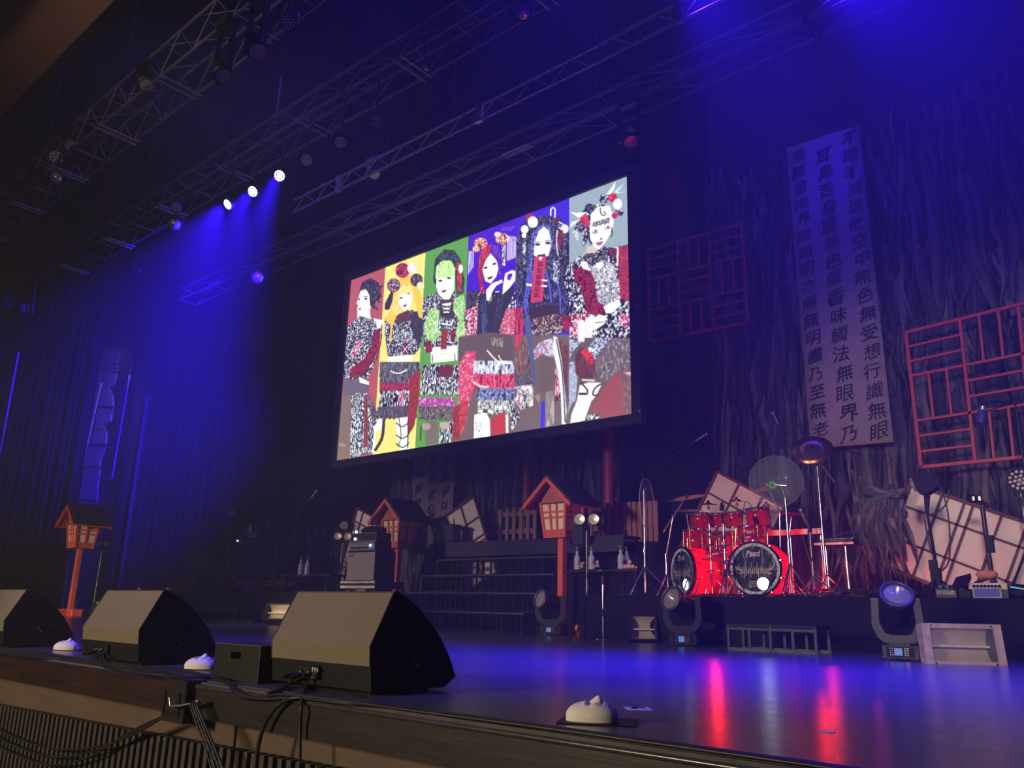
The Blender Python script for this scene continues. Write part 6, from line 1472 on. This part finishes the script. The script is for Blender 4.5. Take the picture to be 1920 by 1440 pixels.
tx('A', [(830, 800), (880, 700), (936, 690), (936, 1000), (880, 1180), (850, 1170), (860, 1010), (845, 900)], [(200, 44, 74), (226, 90, 120), (150, 34, 50), (236, 150, 170)], 4)
tx('A', [(790, 1060), (860, 1020), (850, 1270), (785, 1290)], [(150, 44, 40), (120, 52, 46), (176, 70, 60)], 4)
# figure four: split red and violet hair
tx('B', [(0, 930), (120, 760), (460, 740), (470, 900), (440, 1160), (330, 1260), (20, 1260)], LACE, 5); tx('B', [(10, 900), (130, 830), (130, 1140), (20, 1180)], PINKL, 4); tx('B', [(330, 920), (460, 900), (450, 1160), (330, 1130)], [(190, 60, 84), (226, 120, 140), (150, 40, 60), (236, 180, 190)], 4)
poly('B', [(130, 790), (200, 760), (225, 860), (330, 740), (440, 700), (455, 760), (380, 900), (300, 1150), (220, 1200), (110, 1200)], (48, 46, 62)); tx('B', [(150, 830), (200, 820), (215, 1180), (165, 1180)], [(52, 56, 84), (84, 96, 140), (42, 42, 58)], 4, 5); tx('B', [(300, 830), (370, 760), (330, 1000), (250, 1150)], [(42, 42, 52), (70, 80, 110), (52, 50, 62)], 4, 5)
tx('B', [(30, 760), (130, 740), (110, 880), (20, 920)], [K1, K2, (90, 84, 96)], 4)
tx('B', [(125, 600), (130, 470), (160, 370), (240, 330), (240, 420), (200, 480), (165, 560), (170, 700), (200, 760), (150, 770)], [(170, 40, 52), (130, 30, 44), (206, 70, 80)], 4, 4)
tx('B', [(240, 330), (310, 350), (345, 430), (340, 560), (320, 640), (300, 520), (270, 440)], [(90, 40, 180), (60, 30, 130), (130, 84, 214)], 4, 4)
poly('B', [(165, 560), (195, 470), (240, 410), (290, 470), (310, 540), (290, 620), (240, 680), (190, 660)], SK); ell('B', 195, 540, 18, 9, (60, 44, 54), -.3); ell('B', 272, 505, 18, 9, (60, 44, 54), -.3); poly('B', [(206, 632), (262, 608), (244, 640), (222, 646)], (110, 24, 50)); line('B', [(232, 545), (226, 590)], 5, SKS)
poly('B', [(200, 830), (200, 740), (250, 680), (340, 645), (350, 670), (290, 700), (250, 760), (225, 840)], SK); poly('B', [(345, 780), (350, 700), (370, 590), (430, 560), (466, 570), (462, 650), (410, 720)], SK); poly('B', [(392, 600), (420, 590), (440, 600), (405, 660), (388, 640)], (78, 30, 190))
for cx, cy, r, pal in ((150, 320, 60, [(210, 60, 50), WH, (226, 150, 60), (120, 40, 40)]), (110, 370, 34, [WH, (190, 60, 60), (226, 190, 120)]), (345, 280, 62, [(190, 50, 50), WH, (210, 140, 60), (90, 40, 50)]), (300, 240, 28, [WH, (226, 200, 190)])): ell('B', cx, cy, r, r*.85, pal=pal, s=6)
for i in range(5): line('B', [(330+i*20, 210), (360+i*26, 175-i*3)], 5, (150, 110, 214))
for i in range(7): line('B', [(395+i*12, 250+i*2), (388+i*12, 480-i*5)], 7, (236, 226, 236))
for i in range(4): line('B', [(48+i*13, 390), (40+i*13, 600-i*20)], 7, (236, 226, 236))
tx('B', [(340, 340), (380, 330), (370, 520), (345, 520)], [WH, K1, (180, 170, 190)], 4, 3)
# figure five: blue braids, red paper slip
tx('B', [(470, 300), (520, 150), (600, 110), (700, 70), (860, 90), (940, 200), (945, 560), (900, 760), (960, 900), (960, 1000), (500, 1000), (460, 700)], [(34, 30, 44), (52, 48, 66), (120, 124, 150), (28, 24, 40)], 5, 2)
tx('B', [(600, 330), (620, 220), (720, 140), (780, 180), (800, 330), (770, 420), (740, 230), (660, 230), (625, 420), (590, 700), (560, 980), (530, 900), (560, 640)], [(56, 50, 150), (96, 100, 200), (150, 160, 226), (40, 34, 90)], 3, 3)
poly('B', [(628, 430), (632, 320), (670, 210), (720, 170), (765, 210), (785, 320), (760, 430), (700, 460)], SK); ell('B', 660, 330, 27, 13, (90, 100, 130)); ell('B', 755, 318, 27, 13, (90, 100, 130)); ell('B', 660, 330, 11, 9, (30, 30, 50)); ell('B', 755, 318, 11, 9, (30, 30, 50)); line('B', [(635, 310), (690, 306)], 5, K2); line('B', [(725, 300), (780, 292)], 5, K2); poly('B', [(655, 425), (735, 415), (720, 445), (670, 448)], (60, 24, 34)); line('B', [(705, 340), (698, 400)], 5, SKS)
for p_ in ([(590, 600), (560, 750), (545, 850), (565, 980)], [(740, 580), (770, 720), (785, 850)], [(620, 560), (590, 700), (580, 780)], [(820, 640), (860, 760), (865, 960)]): line('B', p_, 24, (56, 50, 170)); line('B', p_, 7, (120, 124, 226))
poly('B', [(632, 440), (740, 430), (705, 840), (598, 855)], (200, 62, 92)); poly('B', [(668, 455), (688, 438), (704, 452), (688, 474)], WH)
for i, ch in enumerate([(0, 0), (1, 1), (0, 2), (1, 3), (0, 4), (1, 5)]):
    cx, cy = 686-i*7, 510+i*55
    for a in ((-24, -14, 24, -18), (-20, 2, 22, -2), (-26, 18, 26, 14), (0, -24, -4, 22), (-16, -20, -20, 20), (14, -6, 20, 20)): line('B', [(cx+a[0], cy+a[1]), (cx+a[2], cy+a[3])], 5, (48, 24, 40))
for cx, cy, r, c_ in ((590, 90, 38, (160, 50, 70)), (618, 130, 46, WH), (545, 195, 34, WH), (540, 250, 20, WH), (905, 190, 36, (226, 230, 240)), (840, 110, 26, (96, 50, 60))): ell('B', cx, cy, r, r*1.1, c_)
line('B', [(780, 75), (780, 20), (800, 0), (818, 20), (815, 90)], 12, (240, 240, 240)); line('B', [(850, 130), (890, 150), (885, 190), (850, 180)], 12, (226, 226, 226)); line('B', [(840, 200), (830, 300), (845, 430)], 12, (214, 210, 214)); tx('B', [(850, 210), (890, 200), (880, 350), (850, 360)], REDL, 4); tx('B', [(530, 300), (560, 290), (545, 520), (530, 500)], LACE2, 3, 3); tx('B', [(800, 480), (860, 470), (850, 680), (800, 660)], [(52, 48, 70), (130, 134, 170), (200, 206, 226)], 4)
for a in ((600, 690, 20), (740, 650, 16), (735, 700, 16)): line('B', [(a[0]-40, a[1]), (a[0]+10, a[1]+6)], a[2], WH)
poly('B', [(590, 900), (740, 870), (860, 880), (850, 1000), (600, 1010)], (62, 44, 52)); tx('B', [(600, 1000), (890, 940), (940, 1100), (620, 1120)], [(52, 40, 46), (110, 50, 52), (70, 60, 66), (190, 160, 150)], 4); tx('B', [(460, 900), (530, 900), (510, 1180), (460, 1290)], [(176, 44, 70), (206, 70, 96), (130, 36, 50)], 4, 4); poly('B', [(540, 1000), (590, 990), (620, 1200), (640, 1420), (580, 1430), (560, 1200)], (84, 92, 124))
tx('B', [(890, 970), (945, 960), (945, 1120), (900, 1090)], [(190, 40, 60), (130, 30, 44)], 4)
# lower halves of figures four to six
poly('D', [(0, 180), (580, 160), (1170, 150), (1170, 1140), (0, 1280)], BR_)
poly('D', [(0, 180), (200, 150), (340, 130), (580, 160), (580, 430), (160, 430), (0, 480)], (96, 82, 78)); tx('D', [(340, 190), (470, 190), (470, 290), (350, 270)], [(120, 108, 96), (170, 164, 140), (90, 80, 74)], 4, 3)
tx('D', [(0, 470), (80, 330), (180, 330), (160, 700), (110, 900), (60, 1150), (0, 1240)], [(206, 50, 90), (226, 100, 130), (176, 40, 60), (236, 160, 180)], 5); tx('D', [(0, 880), (110, 850), (60, 1120), (0, 1240)], [(190, 60, 60), (150, 50, 48), (206, 90, 84)], 4)
ruffle('D', 170, 580, 430, 180, [WH, (150, 160, 190), (226, 230, 240), (80, 80, 110)], 4, 8); ruffle('D', 160, 580, 570, 190, [(206, 60, 90), (226, 110, 140), (150, 40, 60)], 6, 8); ruffle('D', 200, 580, 720, 140, [(90, 96, 140), (170, 184, 226), (120, 124, 170), (60, 58, 80)], 6, 7); ruffle('D', 210, 580, 850, 150, [WH, (120, 120, 118), (226, 230, 226), (70, 64, 62)], 7, 7)
line('D', [(150, 650), (230, 700), (320, 705)], 22, (226, 214, 206)); line('D', [(300, 320), (420, 440), (570, 460)], 14, WH); line('D', [(420, 370), (460, 430), (575, 455)], 10, WH)
poly('D', [(165, 1000), (290, 980), (330, 1050), (335, 1230), (160, 1250)], WH); [ell('D', 205+25*math.cos(i), 1130+45*math.sin(i*1.7), 9, 9, (150, 150, 170)) for i in range(7)]; poly('D', [(340, 1060), (490, 960), (500, 1190), (340, 1220)], (188, 58, 56)); poly('D', [(495, 1000), (525, 1000), (525, 1190), (500, 1190)], WH); tx('D', [(545, 900), (640, 960), (640, 1060), (555, 1180)], LACE2, 5)
tx('D', [(585, 400), (700, 180), (770, 440), (800, 640), (590, 660)], [(84, 66, 62), (130, 92, 84), (100, 80, 80), (150, 110, 96)], 6, 3); tx('D', [(590, 600), (790, 540), (790, 680), (600, 700)], [(84, 76, 84), (120, 112, 130), (70, 60, 64)], 5); tx('D', [(590, 700), (790, 680), (790, 900), (660, 950), (590, 860)], [WH, (200, 120, 140), (120, 150, 140), (226, 230, 226), (90, 80, 80)], 9, 1.5)
poly('D', [(700, 60), (760, 40), (790, 300), (825, 690), (780, 700), (740, 300)], (86, 92, 120)); tx('D', [(590, 0), (690, 0), (680, 160), (600, 360)], [(190, 50, 74), (214, 80, 100), (130, 40, 52)], 5, 4)
tx('D', [(790, 330), (860, 230), (980, 190), (1020, 260), (1000, 400), (880, 360), (800, 420)], [(190, 190, 210), (236, 240, 246), (120, 110, 150), (200, 120, 140)], 7); poly('D', [(820, 440), (890, 370), (990, 400), (1020, 520), (1000, 700), (920, 760), (840, 770)], (106, 90, 80))
poly('D', [(1000, 170), (1040, 180), (1090, 420), (1110, 620), (1140, 960), (1130, 1100), (1090, 1100), (1080, 800), (1050, 560), (1010, 380)], (236, 240, 242)); line('D', [(1030, 200), (1085, 480), (1110, 760), (1125, 1080)], 14, (70, 70, 84)); tx('D', [(1020, 500), (1060, 600), (1075, 820), (1020, 900)], PINKL, 4, 3); tx('D', [(1060, 200), (1160, 280), (1165, 900), (1125, 700)], [(110, 62, 56), (84, 60, 56), (130, 80, 72)], 6, 4)
poly('D', [(875, 860), (910, 860), (912, 1140), (862, 1140)], (70, 44, 210)); tx('D', [(920, 760), (1010, 750), (1010, 1110), (918, 1130)], [(150, 134, 130), (120, 108, 102), (180, 170, 168)], 5, 5); poly('D', [(800, 800), (860, 780), (855, 890)], (150, 136, 124)); tx('D', [(770, 110), (1100, 60), (1110, 130), (790, 180)], [(62, 50, 50), (96, 80, 76), (190, 180, 170)], 4)
# figure six: white and black bob, red roses, grey field
tx('C', [(45, 1200), (100, 1060), (240, 940), (400, 900), (640, 860), (780, 830), (790, 1440), (60, 1440)], LACE, 5)
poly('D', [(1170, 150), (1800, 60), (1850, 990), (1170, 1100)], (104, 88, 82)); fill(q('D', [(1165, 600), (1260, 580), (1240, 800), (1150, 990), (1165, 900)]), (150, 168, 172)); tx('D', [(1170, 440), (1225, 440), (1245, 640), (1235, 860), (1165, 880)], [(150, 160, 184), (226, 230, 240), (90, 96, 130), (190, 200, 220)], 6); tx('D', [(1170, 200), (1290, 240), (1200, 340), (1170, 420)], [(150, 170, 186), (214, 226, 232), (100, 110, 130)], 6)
tx('D', [(1230, 380), (1290, 280), (1440, 380), (1460, 600), (1290, 640), (1230, 540)], [(92, 58, 54), (70, 52, 52), (130, 60, 56)], 5, 4); tx('D', [(1440, 420), (1640, 130), (1820, 110), (1840, 520), (1700, 520), (1560, 640), (1440, 620)], [(96, 80, 78), (130, 116, 116), (74, 60, 62), (150, 140, 140)], 4, 3)
tx('D', [(1560, 40), (1650, 20), (1640, 150), (1500, 320), (1440, 420), (1360, 310), (1440, 200)], [(226, 232, 240), (110, 116, 150), (60, 60, 84), (190, 196, 214)], 6); tx('D', [(1290, 340), (1340, 290), (1430, 390), (1420, 470), (1380, 470)], [(206, 44, 40), (236, 96, 80), (150, 30, 30)], 5)
poly('D', [(1280, 690), (1370, 660), (1520, 660), (1450, 800), (1400, 860), (1330, 1060), (1180, 1090), (1190, 1000), (1250, 850)], WH); line('D', [(1290, 660), (1360, 740), (1350, 790)], 18, (62, 54, 56)); line('D', [(1270, 780), (1350, 780)], 26, (62, 54, 56)); line('D', [(1520, 665), (1440, 720), (1420, 790), (1480, 790)], 18, (62, 54, 56)); line('D', [(1300, 630), (1440, 640)], 22, (206, 200, 186))
poly('D', [(1440, 860), (1540, 700), (1700, 520), (1740, 700), (1740, 1000), (1500, 1040), (1380, 940)], (150, 74, 66)); tx('D', [(1740, 500), (1835, 500), (1850, 990), (1740, 1000)], [(104, 84, 80), (140, 70, 66), (120, 104, 100)], 8); tx('D', [(1350, 1000), (1510, 990), (1500, 1040), (1340, 1065)], LACE2, 4); poly('D', [(1740, 560), (1830, 540), (1830, 590)], (190, 180, 176))
tx('C', [(150, 1100), (260, 1080), (360, 1440), (170, 1440)], REDL, 5); tx('D', [(1170, 0), (1290, 0), (1260, 120), (1170, 160)], REDL, 5)
poly('C', [(225, 1030), (290, 1010), (440, 1370), (370, 1400)], WH); tx('C', [(655, 850), (770, 850), (785, 960), (785, 1440), (715, 1440), (650, 1060)], [(160, 40, 52), (190, 70, 76), (120, 40, 48)], 5); tx('C', [(660, 1090), (700, 1090), (715, 1400), (665, 1440)], LACE2, 4, 2); poly('C', [(630, 900), (655, 870), (650, 1060), (640, 1090)], WH); tx('C', [(540, 860), (640, 880), (630, 1000), (560, 960)], [(110, 40, 60), (140, 60, 80), (70, 40, 52)], 4)
tx('C', [(340, 1090), (420, 1050), (560, 1040), (630, 1100), (640, 1440), (430, 1440)], [(236, 236, 236), (70, 66, 80), (180, 180, 190), (226, 220, 210)], 5); poly('C', [(390, 1080), (440, 980), (470, 1030), (490, 1060), (440, 1110)], WH)
tx('F', [(1120, 560), (1400, 540), (1402, 800), (1120, 800)], LACE, 5)
tx('F', [(1150, 480), (1215, 500), (1290, 660), (1270, 700), (1200, 690)], REDL, 5); tx('F', [(1345, 420), (1392, 400), (1395, 640), (1340, 620)], [(160, 40, 52), (190, 70, 76), (120, 40, 48)], 5)
tx('F', [(1235, 560), (1345, 540), (1350, 640), (1290, 660), (1250, 640)], [(236, 236, 236), (70, 66, 80), (180, 180, 190)], 5); poly('F', [(1285, 690), (1275, 660), (1345, 625), (1352, 655), (1310, 690)], SK)
tx('F', [(1130, 690), (1215, 690), (1210, 800), (1130, 790)], PINKL, 4); poly('F', [(1175, 740), (1225, 690), (1225, 800), (1180, 800)], (226, 226, 226)); tx('F', [(1340, 690), (1400, 700), (1400, 770), (1345, 740)], PINKL, 4)
poly('D', [(1370, 30), (1480, -60), (1560, -40), (1540, 40), (1440, 110), (1380, 120)], SK); line('D', [(1440, 30), (1530, 20)], 10, (110, 90, 90)); poly('D', [(1255, 10), (1320, 0), (1330, 230), (1260, 230)], (236, 236, 238))
poly('C', [(300, 850), (400, 850), (420, 900), (380, 940), (290, 930)], (206, 196, 170)); tx('C', [(245, 960), (300, 930), (420, 930), (500, 850), (540, 880), (530, 1010), (400, 1040), (250, 1020)], [(44, 34, 42), (62, 50, 58), (150, 146, 150)], 4)
tx('C', [(240, 480), (300, 400), (440, 380), (560, 400), (600, 560), (590, 700), (550, 690), (520, 560), (370, 600), (300, 800), (250, 850), (260, 640)], [(40, 36, 46), (60, 56, 68), (236, 236, 240)], 5, 2)
poly('C', [(330, 620), (350, 480), (420, 410), (540, 400), (590, 480), (600, 600), (560, 720), (500, 820), (430, 890), (370, 850), (340, 780)], WH)
[line('C', [(378+i*17, 582-i*5), (366+i*18, 632-i*4+(i%3)*6)], 13-(i%2)*4, (52, 46, 56)) for i in range(11)]; line('C', [(452, 420), (455, 480), (490, 510), (505, 480), (485, 465)], 12, (40, 36, 46)); line('C', [(300, 660), (330, 780), (360, 830)], 22, (60, 54, 64)); line('C', [(575, 640), (585, 710), (565, 750)], 10, (40, 36, 46)); line('C', [(255, 720), (280, 820), (250, 850)], 10, (50, 46, 56))
ell('C', 392, 690, 36, 24, (160, 130, 140), -.2); ell('C', 530, 645, 34, 22, (160, 130, 140), -.2); ell('C', 392, 684, 26, 15, WH, -.2); ell('C', 530, 640, 26, 15, WH, -.2); ell('C', 395, 682, 13, 13, (60, 50, 60)); ell('C', 535, 638, 13, 13, (60, 50, 60)); poly('C', [(392, 815), (440, 805), (490, 795), (465, 840), (425, 850)], (190, 100, 116)); line('C', [(395, 818), (490, 797)], 5, (110, 40, 56)); poly('C', [(440, 770), (465, 755), (478, 772), (455, 780)], (110, 96, 104))
for cx, cy, r, pal in ((262, 550, 58, [(206, 44, 50), (150, 30, 40), (226, 90, 90)]), (300, 600, 40, [(206, 60, 110), (190, 40, 60)]), (220, 640, 62, [K1, K2, (190, 196, 206), (60, 56, 70)]), (490, 320, 52, [K1, K2, (180, 190, 206)]), (590, 310, 54, [(200, 44, 56), (150, 30, 44), (226, 80, 100)]), (665, 470, 46, [K1, K2, (150, 90, 120), (200, 190, 200)]), (610, 510, 34, [(206, 50, 100), (176, 40, 80)]), (330, 430, 56, [K1, K2, (120, 124, 150)])): ell('C', cx, cy, r, r, pal=pal, s=5)
ell('C', 645, 380, 50, 60, WH); poly('C', [(520, 270), (580, 190), (625, 120), (610, 200), (570, 270)], (240, 244, 240)); poly('C', [(600, 250), (720, 140), (640, 250)], (220, 232, 230)); poly('C', [(620, 250), (745, 240), (640, 262)], (214, 226, 226)); poly('C', [(105, 465), (180, 480), (300, 470), (210, 540), (160, 500)], WH); poly('C', [(105, 650), (120, 590), (240, 540), (180, 590)], (236, 240, 238)); [poly('C', [(130+k*25, 700+k*40), (200, 660), (150+k*25, 710+k*40)], (214, 226, 226)) for k in range(3)]
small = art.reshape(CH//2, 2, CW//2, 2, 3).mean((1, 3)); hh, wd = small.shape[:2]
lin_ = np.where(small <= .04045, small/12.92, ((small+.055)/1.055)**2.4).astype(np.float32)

scr = thing('projection_screen', ((SX0+SX1)/2, YS, SZ0), 'bright framed projection screen showing six costumed figures on coloured panels', 'screen')
cv = np.zeros((hh*wd, 3), np.float32); gx, gz = np.meshgrid(SX0+(SX1-SX0)*np.arange(wd)/(wd-1), SZ1-(SZ1-SZ0)*np.arange(hh)/(hh-1))
cv[:, 0] = gx.ravel()-scr.location.x; cv[:, 1] = 0; cv[:, 2] = gz.ravel()-scr.location.z
ii = (np.arange(hh-1)[:, None]*wd+np.arange(wd-1)[None]).ravel(); fc = np.stack([ii, ii+wd, ii+wd+1, ii+1], 1)
me = bpy.data.meshes.new('picture'); me.vertices.add(len(cv)); me.vertices.foreach_set('co', cv.ravel())
me.loops.add(fc.size); me.loops.foreach_set('vertex_index', fc.ravel().astype(np.int32)); me.polygons.add(len(fc)); me.polygons.foreach_set('loop_start', np.arange(0, fc.size, 4, dtype=np.int32)); me.update(calc_edges=True)
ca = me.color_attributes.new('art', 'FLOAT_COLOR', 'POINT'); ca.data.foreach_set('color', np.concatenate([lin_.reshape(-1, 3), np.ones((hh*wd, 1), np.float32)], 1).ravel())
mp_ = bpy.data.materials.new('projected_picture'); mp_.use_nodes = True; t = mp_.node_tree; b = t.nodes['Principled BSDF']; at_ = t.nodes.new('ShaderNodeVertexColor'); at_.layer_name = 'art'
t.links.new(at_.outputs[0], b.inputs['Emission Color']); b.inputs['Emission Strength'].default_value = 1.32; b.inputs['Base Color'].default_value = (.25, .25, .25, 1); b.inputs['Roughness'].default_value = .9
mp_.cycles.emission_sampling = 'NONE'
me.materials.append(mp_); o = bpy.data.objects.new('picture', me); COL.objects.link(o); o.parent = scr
M_SFR = mat('screen_frame', (.035, .034, .040), .6)
f = .20
for (a, b_, c_, d) in ((SX0-f, SX1+f, SZ1, SZ1+f), (SX0-f, SX1+f, SZ0-f*.9, SZ0), (SX0-f, SX0, SZ0, SZ1), (SX1, SX1+f, SZ0, SZ1)): MB().box(a, b_, YS-.06, YS+.10, c_, d, b=.01).build('frame_border', M_SFR, scr)
MB().box(SX0-.1, SX1+.1, YS+.02, YS+.06, SZ0-.1, SZ1+.1).build('backing', M_BLACK, scr)
mb = MB()
for k in range(6): x = SX0+(SX1-SX0)*(k+.5)/6; mb.tube([(x, YS, SZ1+f), (x, YS, 13.8)], .008, 6)
mb.each('hanging_wire', M_BLACKM, scr)
mb = MB(); 
for k in range(9): mb.ball((SX0+(SX1-SX0)*k/8, YS-.06, SZ0-.1), .02, 6)
for x, z in ((SX1+.17, SZ0+(SZ1-SZ0)*.42), (SX1+.17, SZ0+.02)): mb.ball((x, YS-.06, z), .035, 8)
mb.each('bolt', M_LENS, scr)
